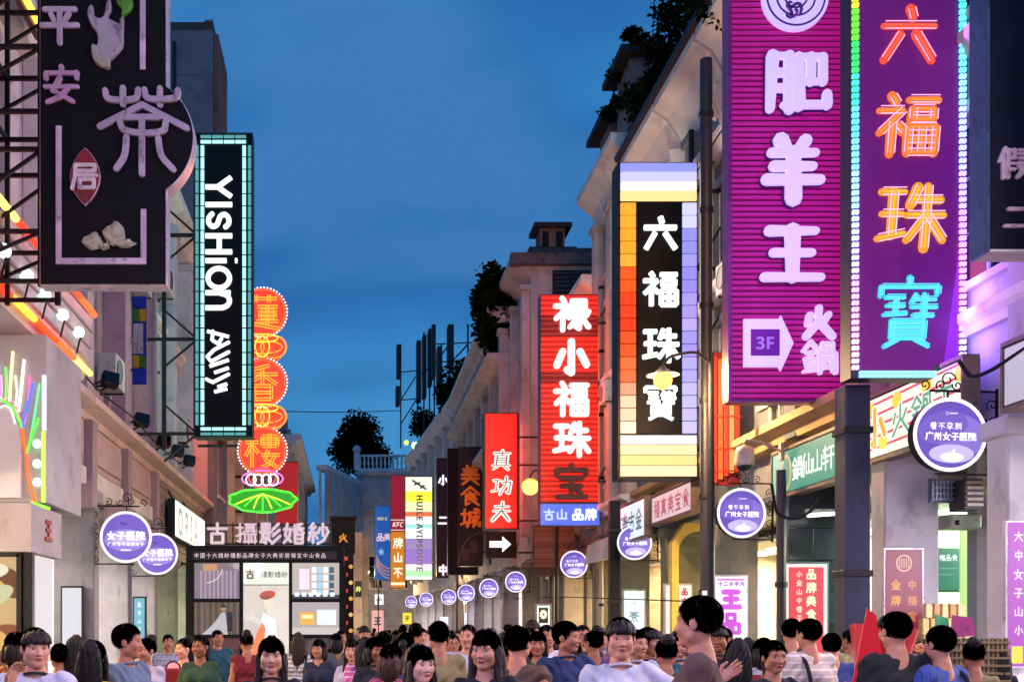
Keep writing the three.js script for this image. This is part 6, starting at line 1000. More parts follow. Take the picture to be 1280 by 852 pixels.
function plant(name, label, cat, base, clumps, n, size, mi, group) {      // base and clumps in world metres
  const g = thing(name, label, cat, base, 0, group), c = clumps.map(([x, y, z, ...r]) => [x - base.x, y - base.y, z - base.z, ...r]);
  mk(g, 'crown', leafMass(c, n, size, 100 + scene.children.length), leafMats[mi % 4]);
  const st = c.map(([x, y, z]) => tube([[0, 0, 0], [x * 0.3 + 0.05, y * 0.5, z * 0.4], [x, y, z]], 0.035, 4, 5)); mk(g, cat === 'tree' ? 'trunk' : 'stem', join(cat === 'tree' ? [...st, new THREE.CylinderGeometry(0.18, 0.28, 1.4, 8).translate(0, -0.2, 0)] : st), paint(0x2a2018, 0.9));
  return g;
}
{
  const cl = (px, py, d, r, ry = r) => { const p = P(px, py, d); return [p.x, p.y, p.z, r, ry, r]; };
  plant('roof_shrub', 'dense dark shrub spilling over the gutter of the grey-blue house', 'shrub', P(880, 30, 23.5), [cl(893, 5, 22.5, 0.42), cl(880, 18, 23.5, 0.4), cl(888, -12, 23, 0.5), cl(868, 38, 24.5, 0.34), cl(872, 2, 24.5, 0.32)], 300, 0.13, 1, 'plants on the roofs');
  plant('roof_shrub', 'upright roof shrub with a bare leafy branch beside the gutter', 'shrub', P(842, 95, 26), [cl(846, 62, 26, 0.5), cl(838, 38, 26.3, 0.42), cl(850, 80, 25.6, 0.42), cl(832, 14, 26.5, 0.36), cl(820, 58, 27, 0.3), cl(800, 47, 27.3, 0.22, 0.14), cl(788, 42, 27.6, 0.16, 0.12), cl(848, 10, 26, 0.4), cl(826, 80, 26.5, 0.36), cl(815, 100, 27, 0.3)], 230, 0.13, 3, 'plants on the roofs');
  plant('roof_shrub', 'low scruffy shrub rooted between the attic turrets', 'shrub', P(800, 150, 29.6), [cl(808, 125, 29.4, 0.42), cl(798, 140, 29.6, 0.4), cl(815, 108, 29, 0.4), cl(774, 128, 31, 0.2), cl(793, 115, 30, 0.3)], 200, 0.13, 2, 'plants on the roofs');
  plant('roof_shrub', 'thin tuft growing from the edge of the attic roof', 'shrub', P(768, 95, 31.5), [cl(770, 90, 31.5, 0.25, 0.3), cl(760, 140, 32, 0.25)], 160, 0.13, 1, 'plants on the roofs');
  // hanging vines
  const v = P(630, 345, 44), cs = []; for (let i = 0; i < 26; i++) { const px = 608 + hash(i, 1, 7) * 40, py = 344 + hash(i, 2, 7) * 78 * (px > 612 ? 1 : 0.6); cs.push(cl(px, py, 43.7 + hash(i, 3, 7) * 2.4, 0.62, 0.72)); }
  plant('hanging_vine', 'thick curtain of dark vines hanging down the front of the house', 'vine', v, cs, 300, 0.26, 2);
  plant('roof_tree', 'bushy dark tree growing on the roof ledge in front of the scaffold', 'tree', P(575, 515, 64), [cl(572, 470, 64, 1.0), cl(560, 490, 66, 0.9), cl(585, 465, 62.5, 0.9), cl(578, 495, 64, 1.0), cl(562, 508, 65, 0.6), cl(590, 485, 62.5, 0.7)], 420, 0.26, 1);
  plant('roof_tree', 'dark bush on the ledge beneath the steel lattice', 'tree', P(530, 540, 76), [cl(527, 522, 76, 0.8), cl(535, 530, 75, 0.8), cl(522, 535, 77, 0.6)], 300, 0.26, 3);
  plant('street_tree', 'round dark leafy tree rising behind the stone balustrade', 'tree', P(448, 600, 112), Array.from({ length: 16 }, (_, i) => cl(428 + hash(i, 1, 3) * 42, 535 + hash(i, 2, 3) * 44, 110 + hash(i, 3, 3) * 4, 1.6, 1.5)).concat([cl(446, 528, 112, 1.5), cl(424, 560, 112, 1.2), cl(478, 575, 112, 1.2)]), 330, 0.42, 0);
  // small green spotlight by the roof edge
  const p = P(519, 557, 78), g = thing('roof_spotlight', 'small bright spotlight at the roof edge beside the balustrade', 'lamp', p); mk(g, 'housing', cyl(0.2, 0.26, 0.4, 10), DARKSTEEL, [0, 0, -0.2], [Math.PI / 2, 0, 0]); mk(g, 'lens', ball(0.26, 10), glow(0xd8fff0, 3), [0, 0, 0.1]); mk(g, 'bracket', bar([0, 0, -0.2], [1.2, -0.4, -0.6], 0.04), DARKSTEEL); pointLight('spot_light', 0xd8fff0, 12, V(p.x, p.y, p.z + 0.1), 6);
  const q = P(508, 553, 79), h = thing('green_lamp', 'small yellow-green lamp beside the roof spotlight', 'lamp', q); mk(h, 'lens', ball(0.17, 8), glow(0xb8f040, 2)); mk(h, 'bracket', bar([0, 0, -0.1], [1.6, -0.4, -0.3], 0.03), DARKSTEEL);
}
// ---------------------------------------------------------------- added lit boards, unseen outside the frame, to brighten facades and crowd
function fillBoard(label, side, Xp, d0, d1, y0, y1, color, i, li) {
  const L = d1 - d0, h = y1 - y0, g = thing('fill_board', label, 'sign', [Xp, y0, side < 0 ? -d0 : -d1], side < 0 ? Math.PI / 2 : -Math.PI / 2);
  mk(g, 'cabinet', box(L, h, 0.3), paint(0x28222a), [L / 2, h / 2, -0.16]); mk(g, 'lit_face', box(L - 0.1, h - 0.1, 0.02), glow(color, i), [L / 2, h / 2, 0.0]);
  ['福', '美', '食', '金'].forEach((c, k) => mk(g, 'character', solidChar(c, h * 0.5, h * 0.06, 0.05), paint(0x6a1848), [L * (k + 0.5) / 4, h / 2, 0.02]));
  areaLight('fill_board_light', L, h, color, li, V(Xp + (side < 0 ? 0.15 : -0.15), (y0 + y1) / 2, -(d0 + d1) / 2), V(Xp + (side < 0 ? 5 : -5), (y0 + y1) / 2, -(d0 + d1) / 2));
}
fillBoard('long pale lilac fill board added unseen high on the white corner shophouse', 1, 7.3, 2.5, 10.2, 5.2, 8.8, 0xead8f6, 1, 9);
fillBoard('warm fill board added unseen low on the white corner shophouse', 1, 7.3, -6, 2, 3.9, 6.4, 0xf6eef0, 1, 5);
fillBoard('violet fill board added unseen on the pink shophouse', -1, -4.1, -6, 2.5, 4, 8, 0xc0b4ff, 1, 15);
fillBoard('white fill board added unseen low on the pink shophouse', -1, -4.05, 3.2, 7.4, 3.7, 5.2, 0xfff2ea, 1, 4);

// ---------------------------------------------------------------- air conditioners, pipes and wiring on the facades
{
  const ac = thing('air_conditioner', 'boxed white air conditioner on the grey-blue house above the teal board', 'air conditioner', [7.55, 5.9, -20.7], -Math.PI / 2, 'air conditioners on the facades'), cs = paint(0xc8c8c4, 0.5);
  mk(ac, 'casing', rbox(0.85, 0.6, 0.34, 0.02), cs, [0, 0.3, 0]); mk(ac, 'fan_guard', new THREE.TorusGeometry(0.22, 0.012, 5, 20), DARKSTEEL, [-0.12, 0.3, 0.175]); mk(ac, 'fan', cyl(0.21, 0.21, 0.01, 18), paint(0x2a2c30), [-0.12, 0.3, 0.172], [Math.PI / 2, 0, 0]); mk(ac, 'bracket', join([sbar([-0.35, -0.02, 0.15], [-0.35, -0.02, -0.4], 0.03), sbar([0.35, -0.02, 0.15], [0.35, -0.02, -0.4], 0.03)]), DARKSTEEL); mk(ac, 'pipe', tube([[0.4, 0.2, 0], [0.52, 0.15, -0.1], [0.5, -0.5, -0.2], [0.5, -0.9, -0.3]], 0.02, 4), paint(0xd8d4cc));
  const spots = [['under the eave of the grey-blue house', 7.55, 8.4, -22.3, 1], ['beside the tall steel post', 7.55, 6.6, -25.2, 1], ['between the windows of the attic house', 7.4, 8.2, -32.4, 1], ['low on the attic house by the white post', 7.4, 6.1, -35.6, 1], ['on the balconied vine house', 5.8, 7.6, -46, 1], ['higher on the balconied vine house', 5.8, 10.9, -49, 1], ['on the pale house at the bend', 5.2, 7.4, -68, 1], ['behind the cyan bordered sign bracket', -4.55, 8.9, -24.1, -1], ['on the arcade house above the wood siding', -4.55, 6.6, -29.9, -1], ['high on the arcade house near the cornice', -4.55, 9.8, -27.2, -1], ['above the balcony ledge near the stained casement', -4.55, 6.2, -21.2, -1], ['on the white corner house above the letter board', 7.5, 6.2, -12.2, 1]];
  for (const [w, x, y, z, s] of spots) { const c = relabel(ac, 'boxed white air conditioner ' + w); c.position.set(x, y, z); c.rotation.y = -s * Math.PI / 2; }
  const pipe = (label, x, z, y0, y1, r = 0.05, c = 0x8a8680) => { const g = thing('drain_pipe', label, 'pipe', [x, y0, z]); mk(g, 'pipe', cyl(r, r, y1 - y0, 8), paint(c, 0.6), [0, (y1 - y0) / 2, 0]); for (let y = 0.6; y < y1 - y0; y += 1.8) mk(g, 'clamp', cyl(r + 0.02, r + 0.02, 0.06, 8), DARKSTEEL, [0, y, 0]); };
  pipe('grey drain pipe down the arcade house beside the purple pilaster', -4.88, -23.3, 5.7, 11.8); pipe('pale drain pipe down the arcade house by the wood siding', -4.88, -28.1, 5.7, 11.8, 0.045, 0xb8b4ac);
  pipe('grey drain pipe down the attic house', 7.7, -34.4, 5.4, 13.8); pipe('dark drain pipe down the vine house front', 6.0, -48.6, 4.5, 13.4, 0.06, 0x4a4a4c); pipe('pale drain pipe on the grey-blue house near the cornice bracket', 7.9, -21.1, 5.5, 12.8, 0.05, 0xb0aca4);
  wire('sagging black cable along the balcony ledge', [V(-4.25, 5.72, -16.6), V(-4.22, 5.64, -19), V(-4.25, 5.76, -21.5), V(-4.22, 5.66, -24.5), V(-4.25, 5.78, -28)], 0.016);
  wire('black cable looping under the white cornice', [V(7.6, 11.9, -17), V(7.55, 11.5, -20), V(7.6, 11.9, -23), V(7.55, 11.45, -26.5), V(7.6, 11.9, -29.5)], 0.018);
  wire('pair of cables from the light panel sign to the attic house', [V(7.4, 9.6, -24.5), V(7.3, 9.1, -28), V(7.5, 9.7, -32)], 0.02);
  wire('cable slung across the front of the vine house', [V(5.9, 8.1, -44), V(5.85, 7.7, -49), V(5.9, 8.2, -54), V(5.85, 7.8, -60)], 0.025);
}

// ---------------------------------------------------------------- the crowd
// distance-field helpers; a figure is 1.72 m tall, faces +z, stands on y = 0
const len3 = (x, y, z) => Math.sqrt(x * x + y * y + z * z);
const smin = (a, b, k) => { const h = Math.max(k - Math.abs(a - b), 0) / k; return Math.min(a, b) - h * h * k * 0.25; };
const ell = (c, r) => (x, y, z) => { const a = (x - c[0]) / r[0], b = (y - c[1]) / r[1], d = (z - c[2]) / r[2], k0 = len3(a, b, d), k1 = len3(a / r[0], b / r[1], d / r[2]); return k1 < 1e-6 ? -Math.min(...r) : k0 * (k0 - 1) / k1; };
const cap = (a, b, ra, rb) => { const dx = b[0] - a[0], dy = b[1] - a[1], dz = b[2] - a[2], L = dx * dx + dy * dy + dz * dz; return (x, y, z) => { const t = clamp(((x - a[0]) * dx + (y - a[1]) * dy + (z - a[2]) * dz) / L); return len3(x - a[0] - t * dx, y - a[1] - t * dy, z - a[2] - t * dz) - (ra + (rb - ra) * t); }; };
const blend = (fs, k) => (x, y, z) => { let d = 9; for (const f of fs) d = smin(d, f(x, y, z), k); return d; };
function surfaceNet(f, lo, hi, cell) {          // closed smooth mesh of f = 0
  const n = [0, 1, 2].map((i) => Math.ceil((hi[i] - lo[i]) / cell) + 1), [nx, ny, nz] = n, v = new Float32Array(nx * ny * nz);
  for (let k = 0, o = 0; k < nz; k++) for (let j = 0; j < ny; j++) for (let i = 0; i < nx; i++, o++) v[o] = f(lo[0] + i * cell, lo[1] + j * cell, lo[2] + k * cell);
  const id = new Int32Array(nx * ny * nz).fill(-1), pos = [], idx = [], S = [1, nx, nx * ny];
  for (let k = 0; k < nz - 1; k++) for (let j = 0; j < ny - 1; j++) for (let i = 0; i < nx - 1; i++) {
    const o = i + j * nx + k * nx * ny; let m = 0, cx = 0, cy = 0, cz = 0, c = 0;
    for (let q = 0; q < 8; q++) if (v[o + (q & 1) + ((q >> 1) & 1) * nx + (q >> 2) * S[2]] < 0) m |= 1 << q;
    if (m === 0 || m === 255) continue;
    for (let a = 0; a < 8; a++) for (let e = 0; e < 3; e++) { const b = a | (1 << e); if (b === a) continue; if (((m >> a) & 1) === ((m >> b) & 1)) continue; const va = v[o + (a & 1) + ((a >> 1) & 1) * nx + (a >> 2) * S[2]], vb = v[o + (b & 1) + ((b >> 1) & 1) * nx + (b >> 2) * S[2]], t = va / (va - vb); cx += (a & 1) + (e === 0 ? t : 0); cy += ((a >> 1) & 1) + (e === 1 ? t : 0); cz += (a >> 2) + (e === 2 ? t : 0); c++; }
    id[o] = pos.length / 3; pos.push(lo[0] + (i + cx / c) * cell, lo[1] + (j + cy / c) * cell, lo[2] + (k + cz / c) * cell);
  }
  for (let k = 1; k < nz - 1; k++) for (let j = 1; j < ny - 1; j++) for (let i = 1; i < nx - 1; i++) {
    const o = i + j * nx + k * nx * ny, s = v[o] < 0;
    for (let e = 0; e < 3; e++) {
      if ((v[o + S[e]] < 0) === s) continue;
      const u = S[(e + 1) % 3], w = S[(e + 2) % 3], a = id[o], b = id[o - u], c = id[o - u - w], d = id[o - w];
      if (a < 0 || b < 0 || c < 0 || d < 0) continue;
      if (s) idx.push(a, b, c, a, c, d); else idx.push(a, c, b, a, d, c);
    }
  }
  const g = new THREE.BufferGeometry(), h = cell * 0.5, nor = new Float32Array(pos.length);
  for (let i = 0; i < pos.length; i += 3) { const [x, y, z] = [pos[i], pos[i + 1], pos[i + 2]], a = f(x + h, y, z) - f(x - h, y, z), b = f(x, y + h, z) - f(x, y - h, z), c = f(x, y, z + h) - f(x, y, z - h), l = len3(a, b, c) || 1; nor[i] = a / l; nor[i + 1] = b / l; nor[i + 2] = c / l; }
  g.setAttribute('position', new THREE.Float32BufferAttribute(pos, 3)); g.setAttribute('normal', new THREE.BufferAttribute(nor, 3));
  const uv = new Float32Array(pos.length / 3 * 2); for (let i = 0; i < pos.length / 3; i++) { uv[2 * i] = pos[3 * i] + pos[3 * i + 2] * 0.7; uv[2 * i + 1] = pos[3 * i + 1]; } g.setAttribute('uv', new THREE.BufferAttribute(uv, 2));
  g.setIndex(idx); return g;
}
// head about the skull centre, chin at -0.115, crown at +0.115
function headField(f) {
  const solids = blend([ell([0, 0.034, -0.012], [0.074, 0.083, 0.094]), ell([0, -0.032, 0.018], f ? [0.058, 0.078, 0.068] : [0.062, 0.08, 0.07]), ell([0, -0.092, 0.055], f ? [0.022, 0.02, 0.024] : [0.028, 0.022, 0.026]), cap([-0.045, -0.06, 0.01], [0.045, -0.06, 0.01], 0.026, 0.026), ell([-0.038, -0.024, 0.058], [0.026, 0.024, 0.026]), ell([0.038, -0.024, 0.058], [0.026, 0.024, 0.026])], 0.03);
  const nose = blend([cap([0, 0.008, 0.08], [0, -0.03, 0.1], 0.007, 0.012), ell([-0.011, -0.034, 0.092], [0.008, 0.007, 0.01]), ell([0.011, -0.034, 0.092], [0.008, 0.007, 0.01])], 0.008), brow = cap([-0.04, 0.022, 0.072], [0.04, 0.022, 0.072], 0.011, 0.011);
  const lips = blend([ell([0, -0.055, 0.082], [0.022, 0.006, 0.011]), ell([0, -0.065, 0.081], [0.019, 0.007, 0.011])], 0.004), ears = [ell([-0.077, -0.004, -0.008], [0.011, 0.031, 0.02]), ell([0.077, -0.004, -0.008], [0.011, 0.031, 0.02])];
  const soc = [ell([-0.031, 0.002, 0.096], [0.017, 0.011, 0.016]), ell([0.031, 0.002, 0.096], [0.017, 0.011, 0.016])];
  return (x, y, z) => { let d = solids(x, y, z); d = smin(d, brow(x, y, z), 0.02); d = smin(d, nose(x, y, z), 0.012); for (const s of soc) { const e = -s(x, y, z), k = 0.012, h = Math.max(k - Math.abs(d - e), 0) / k; d = Math.max(d, e) + h * h * k * 0.25; } d = smin(d, lips(x, y, z), 0.006); for (const e of ears) d = smin(d, e(x, y, z), 0.008); return d; };
}
const HEAD = { m: headField(false), f: headField(true) };
// joints of each pose: [shoulder, elbow, wrist] for both arms and hip/knee/ankle for legs (x of the right side of the picture when facing the camera is +x)
const POSES = {
  stand: { armL: [[-1, 1.385, -0.01], [-0.23, 1.12, -0.03], [-0.235, 0.88, 0.06]], armR: [[1, 1.385, -0.01], [0.23, 1.12, -0.03], [0.235, 0.88, 0.06]], step: 0 },
  walk: { armL: [[-1, 1.385, -0.01], [-0.235, 1.12, -0.1], [-0.225, 0.9, 0.02]], armR: [[1, 1.385, -0.01], [0.235, 1.12, 0.05], [0.21, 0.93, 0.2]], step: 0.2 },
  phone: { armL: [[-1, 1.385, -0.01], [-0.25, 1.12, 0.02], [-0.09, 1.2, 0.26]], armR: [[1, 1.385, -0.01], [0.235, 1.12, -0.03], [0.24, 0.88, 0.06]], step: 0.06 },
  mouth: { armL: [[-1, 1.385, -0.01], [-0.24, 1.17, 0.16], [-0.13, 1.4, 0.19]], armR: [[1, 1.385, -0.01], [0.235, 1.12, -0.03], [0.24, 0.88, 0.06]], step: 0.06 },
  reach: { armL: [[-1, 1.385, -0.01], [-0.235, 1.12, -0.03], [-0.24, 0.88, 0.06]], armR: [[1, 1.4, -0.01], [0.4, 1.27, 0.04], [0.55, 1.38, 0.12]], step: 0.1 },
  carry: { armL: [[-1, 1.385, -0.01], [-0.24, 1.13, 0.02], [-0.12, 1.1, 0.25]], armR: [[1, 1.385, -0.01], [0.24, 1.13, 0.02], [0.1, 1.14, 0.26]], step: 0.12 },
};
function bones(sex, pose) {
  const f = sex === 'f', P0 = POSES[pose], sw = f ? 0.15 : 0.18, arm = (a) => a.map((p, i) => i === 0 ? [Math.sign(p[0]) * sw, p[1], p[2]] : [p[0] - Math.sign(p[0]) * (f ? 0.03 : 0), p[1], p[2]]);
  const s = P0.step, hw = 0.085;
  return { f, sw, L: arm(P0.armL), R: arm(P0.armR), legs: [-1, 1].map((q) => [[q * hw, 0.9, 0], [q * 0.09, 0.49, q * s * 0.55 + 0.03], [q * 0.085, 0.085, q * s - (q < 0 ? 0.08 * s : 0)]]) };
}
const relaxed = memo('hand', () => {              // a relaxed hand, wrist at the origin, fingers down -y, palm towards +z, thumb on +x
  const fs = [ell([0, -0.045, 0.002], [0.036, 0.05, 0.014])];
  [[-0.027, 0.058, 0.0072], [-0.01, 0.074, 0.008], [0.009, 0.078, 0.0082], [0.027, 0.07, 0.008]].forEach(([x, l, r]) => { const a = [x, -0.082, 0], b = [x * 1.1, -0.082 - l * 0.45, 0.006], c = [x * 1.12, -0.082 - l * 0.8, 0.02], d = [x * 1.1, -0.082 - l, 0.034]; fs.push(cap(a, b, r * 1.1, r), cap(b, c, r, r * 0.92), cap(c, d, r * 0.92, r * 0.75)); });
  fs.push(cap([0.024, -0.025, 0.006], [0.05, -0.06, 0.02], 0.014, 0.0105), cap([0.05, -0.06, 0.02], [0.05, -0.092, 0.03], 0.0105, 0.0085));
  return { fine: surfaceNet(blend(fs, 0.007), [-0.06, -0.19, -0.03], [0.08, 0.03, 0.06], 0.0045), rough: surfaceNet(blend(fs, 0.006), [-0.06, -0.19, -0.03], [0.08, 0.03, 0.06], 0.0072) };
});
function handAt(w, e, side, fine) {
  const g = relaxed[fine ? 'fine' : 'rough'].clone(), d = V(...w).sub(V(...e)).normalize(), yA = d.clone().negate(), zA = V(-side * 0.7, 0, 0.7); zA.addScaledVector(yA, -zA.dot(yA)).normalize(); const xA = yA.clone().cross(zA);
  if (side * xA.z < 0 && false) xA.negate();
  g.applyMatrix4(new THREE.Matrix4().makeBasis(xA, yA, zA).setPosition(...w)); return g;
}
function limbFields(b, grow = 0) {
  const { f } = b;
  const torso = [cap([-0.075, 0.94, 0], [0.075, 0.94, 0], (f ? 0.115 : 0.11) + grow, (f ? 0.115 : 0.11) + grow), cap([-0.045, 1.1, 0.005], [0.045, 1.1, 0.005], (f ? 0.092 : 0.108) + grow, (f ? 0.092 : 0.108) + grow), cap([-0.075, 1.27, 0], [0.075, 1.27, 0], (f ? 0.1 : 0.115) + grow, (f ? 0.1 : 0.115) + grow), cap([-b.sw + 0.02, 1.392, -0.015], [b.sw - 0.02, 1.392, -0.015], (f ? 0.046 : 0.055) + grow, (f ? 0.046 : 0.055) + grow), cap([0, 1.36, -0.02], [0, 1.46, -0.02], 0.075 + grow, 0.05 + grow)];
  if (f) torso.push(ell([-0.07, 1.27, 0.08], [0.06 + grow, 0.06 + grow, 0.055 + grow]), ell([0.07, 1.27, 0.08], [0.06 + grow, 0.06 + grow, 0.055 + grow]));
  const k = f ? 0.84 : 1, arms = [b.L, b.R].map(([s, e, w]) => [cap(s, e, 0.052 * k + grow, 0.041 * k + grow), cap(e, w, 0.041 * k + grow, 0.027 * k + grow)]);
  const legs = b.legs.map(([h, n, a]) => [cap(h, n, 0.084 + grow, 0.056 + grow), cap(n, a, 0.056 + grow, 0.038 + grow)]);
  return { torso, arms, legs };
}
function bodyGeo(sex, pose, yaw, fine) {
  return memo(`body${sex}${pose}${yaw}${fine}`, () => {
    const b = bones(sex, pose), q = limbFields(b), hf = HEAD[sex], c = Math.cos(yaw), s = Math.sin(yaw), nk = cap([0, 1.4, -0.025], [0, 1.55, -0.005], b.f ? 0.047 : 0.056, b.f ? 0.043 : 0.051);
    const feet = b.legs.map(([, , a]) => cap([a[0], 0.04, a[2] - 0.04], [a[0] * 1.1, 0.03, a[2] + 0.14], 0.036, 0.028));
    const all = [...q.torso, ...q.arms.flat(), ...q.legs.flat(), ...feet, nk], body = blend(all, 0.035);
    const xs = [b.L, b.R].flat().map((p) => p[0]), zs = [b.L, b.R].flat().map((p) => p[2]);
    const parts = [surfaceNet(body, [Math.min(-0.3, ...xs) - 0.09, -0.03, -0.3], [Math.max(0.3, ...xs) + 0.09, 1.6, Math.max(0.34, ...zs) + 0.1], fine ? 0.017 : 0.028)];
    const hd = (x, y, z) => { const yy = y - 1.605, X1 = c * x - s * z, Z1 = s * x + c * z; return smin(hf(X1, yy, Z1), nk(x, y, z), 0.02); };
    parts.push(surfaceNet(hd, [-0.12, 1.44, -0.14], [0.12, 1.74, 0.14], fine ? 0.0055 : 0.0095));
    parts.push(handAt(b.L[2], b.L[1], -1, fine), handAt(b.R[2], b.R[1], 1, fine));
    return mergeGeometries(parts);
  });
}
function topGeo(sex, pose, sleeve, fine) {        // shirt: sleeve 0 none, 1 short, 2 long
  return memo(`top${sex}${pose}${sleeve}${fine}`, () => {
    const b = bones(sex, pose), q = limbFields(b, 0.016), fs = [...q.torso.slice(0, sex === 'f' ? 4 : 4), ...(sex === 'f' ? q.torso.slice(5) : [])], k = b.f ? 0.84 : 1;
    for (const [s, e, w] of [b.L, b.R]) if (sleeve === 1) { const t = 0.62, m = s.map((v, i) => lerp(v, e[i], t)); fs.push(cap(s, m, 0.066 * k, 0.062 * k)); } else if (sleeve === 2) fs.push(cap(s, e, 0.064 * k, 0.054 * k), cap(e, w.map((v, i) => lerp(v, e[i], 0.08)), 0.054 * k, 0.042 * k)); else fs.push(cap(s, s.map((v, i) => lerp(v, e[i], 0.08)), 0.062 * k, 0.058 * k));
    const d0 = blend(fs, 0.03), neck = ell([0, 1.475, 0.008], [0.07, 0.045, 0.074]);
    const f = (x, y, z) => { let d = d0(x, y, z) + 0.009 * Math.sin(y * 31 + x * 27 + 2.5 * Math.sin(z * 20 + x * 9)) * Math.sin(x * 33 + y * 12 + 1.3) + 0.004 * Math.sin(y * 71 + z * 37 + x * 50); d = Math.max(d, 0.84 - y); return Math.max(d, -neck(x, y, z)); };
    const xs = [b.L, b.R].flat().map((p) => p[0]), zs = [b.L, b.R].flat().map((p) => p[2]);
    return surfaceNet(f, [Math.min(-0.3, ...xs) - 0.09, 0.8, -0.24], [Math.max(0.3, ...xs) + 0.09, 1.56, Math.max(0.28, ...zs) + 0.1], fine ? 0.015 : 0.026);
  });
}
function legGeo(sex, pose, kind, fine) {          // trousers, shorts or skirt
  return memo(`leg${sex}${pose}${kind}${fine}`, () => {
    const b = bones(sex, pose), fs = [cap([-0.075, 0.95, 0], [0.075, 0.95, 0], 0.122, 0.122)];
    for (const [h, n, a] of b.legs) { if (kind === 'skirt') fs.push(cap([h[0] * 0.6, 0.9, 0], [n[0] * 0.9, 0.55, n[2] * 0.5], 0.12, 0.16)); else { fs.push(cap(h, n, 0.1, 0.075)); if (kind === 'trousers') fs.push(cap(n, a.map((v, i) => i === 1 ? 0.1 : v), 0.075, 0.06)); } }
    const d0 = blend(fs, 0.04), lowY = kind === 'trousers' ? 0.07 : kind === 'shorts' ? 0.52 : 0.5;
    return surfaceNet((x, y, z) => Math.max(d0(x, y, z) + 0.005 * Math.sin(y * 27 + x * 30), lowY - y, y - 1.04), [-0.34, lowY - 0.04, -0.34], [0.34, 1.1, 0.4], fine ? 0.02 : 0.032);
  });
}
const shoeGeo = (sex, pose) => memo('shoe' + sex + pose, () => { const b = bones(sex, pose); return b.legs.map(([, , a]) => surfaceNet(blend([cap([a[0], 0.045, a[2] - 0.04], [a[0] * 1.1, 0.036, a[2] + 0.15], 0.045, 0.036), cap([a[0], 0.05, a[2] - 0.04], [a[0], 0.09, a[2] - 0.03], 0.045, 0.04)], 0.03), [a[0] - 0.09, -0.02, a[2] - 0.13], [a[0] + 0.09, 0.16, a[2] + 0.23], 0.02)); });
function hairGeo(style, fine) {                   // about the skull centre
  return memo('hair' + style + fine, () => {
    const shellE = ell([0, 0.036, -0.016], [0.081, 0.091, 0.1]), extra = [], bang = style === 'bangs' || style === 'long' || style === 'bob' ? 0.018 : 0.058;
    if (style === 'long' || style === 'bangs') extra.push(ell([0, -0.13, -0.085], [0.1, 0.27, 0.05]), cap([-0.078, 0.0, 0.0], [-0.088, -0.27, 0.015], 0.024, 0.026), cap([0.078, 0.0, 0.0], [0.088, -0.27, 0.015], 0.024, 0.026));
    if (style === 'bob') extra.push(ell([0, -0.06, -0.06], [0.1, 0.12, 0.07]), cap([-0.078, 0.0, 0.01], [-0.082, -0.1, 0.02], 0.024, 0.022), cap([0.078, 0.0, 0.01], [0.082, -0.1, 0.02], 0.024, 0.022));
    if (style === 'bun') extra.push(ell([0, 0.115, -0.075], [0.052, 0.045, 0.052]));
    if (style === 'tail') extra.push(ell([0, 0.02, -0.125], [0.035, 0.035, 0.035]), cap([0, 0.0, -0.14], [0.01, -0.2, -0.13], 0.035, 0.018));
    if (style === 'mop') extra.push(ell([0, 0.045, 0.035], [0.085, 0.06, 0.075]));
    const ex = extra.length ? blend(extra, 0.03) : null;
    const nape = style === 'short' || style === 'bun' || style === 'mop' ? -0.055 : -0.5;
    const f = (x, y, z) => {
      const th = Math.atan2(x, z), wave = 0.0018 * Math.sin(th * 17 + y * 14) + 0.0012 * Math.sin(th * 31 - y * 40) + 0.002 * Math.sin(x * 160 + z * 120 + y * 60);
      let d = shellE(x, y, z) + (style === 'long' || style === 'bangs' ? 0 : 0.0075 * (1 - sstep(-0.085, 0.045, y)));
      const faceY = bang + 0.008 * Math.sin(x * 90) + 0.006 * Math.sin(x * 210 + 1) + (Math.abs(x) > 0.05 ? -0.03 : 0), sideZ = style === 'short' || style === 'mop' || style === 'bun' || style === 'tail' ? 0.012 : 0.03;
      const cutFace = Math.min(faceY - y, z - (Math.abs(x) > 0.06 ? sideZ : 0.02));           // inside the face opening when > 0
      d = Math.max(d, cutFace); d = Math.max(d, (nape - (z < -0.03 ? 0.035 : 0)) - y);
      const ear = Math.min(0.02 - y, z + 0.03); if (style === 'short' || style === 'bun' || style === 'tail') d = Math.max(d, Math.min(ear, 0.03 - Math.abs(y + 0.01)));
      if (ex) d = smin(d, style === 'mop' ? Math.max(ex(x, y, z), 0.03 + 0.006 * Math.sin(x * 120) - y) : ex(x, y, z), 0.02);
      return d - wave;
    };
    const shellG = surfaceNet(f, [-0.14, -0.42, -0.19], [0.14, 0.18, 0.14], fine ? 0.0058 : 0.0105).toNonIndexed();
    return shellG;
  });
}
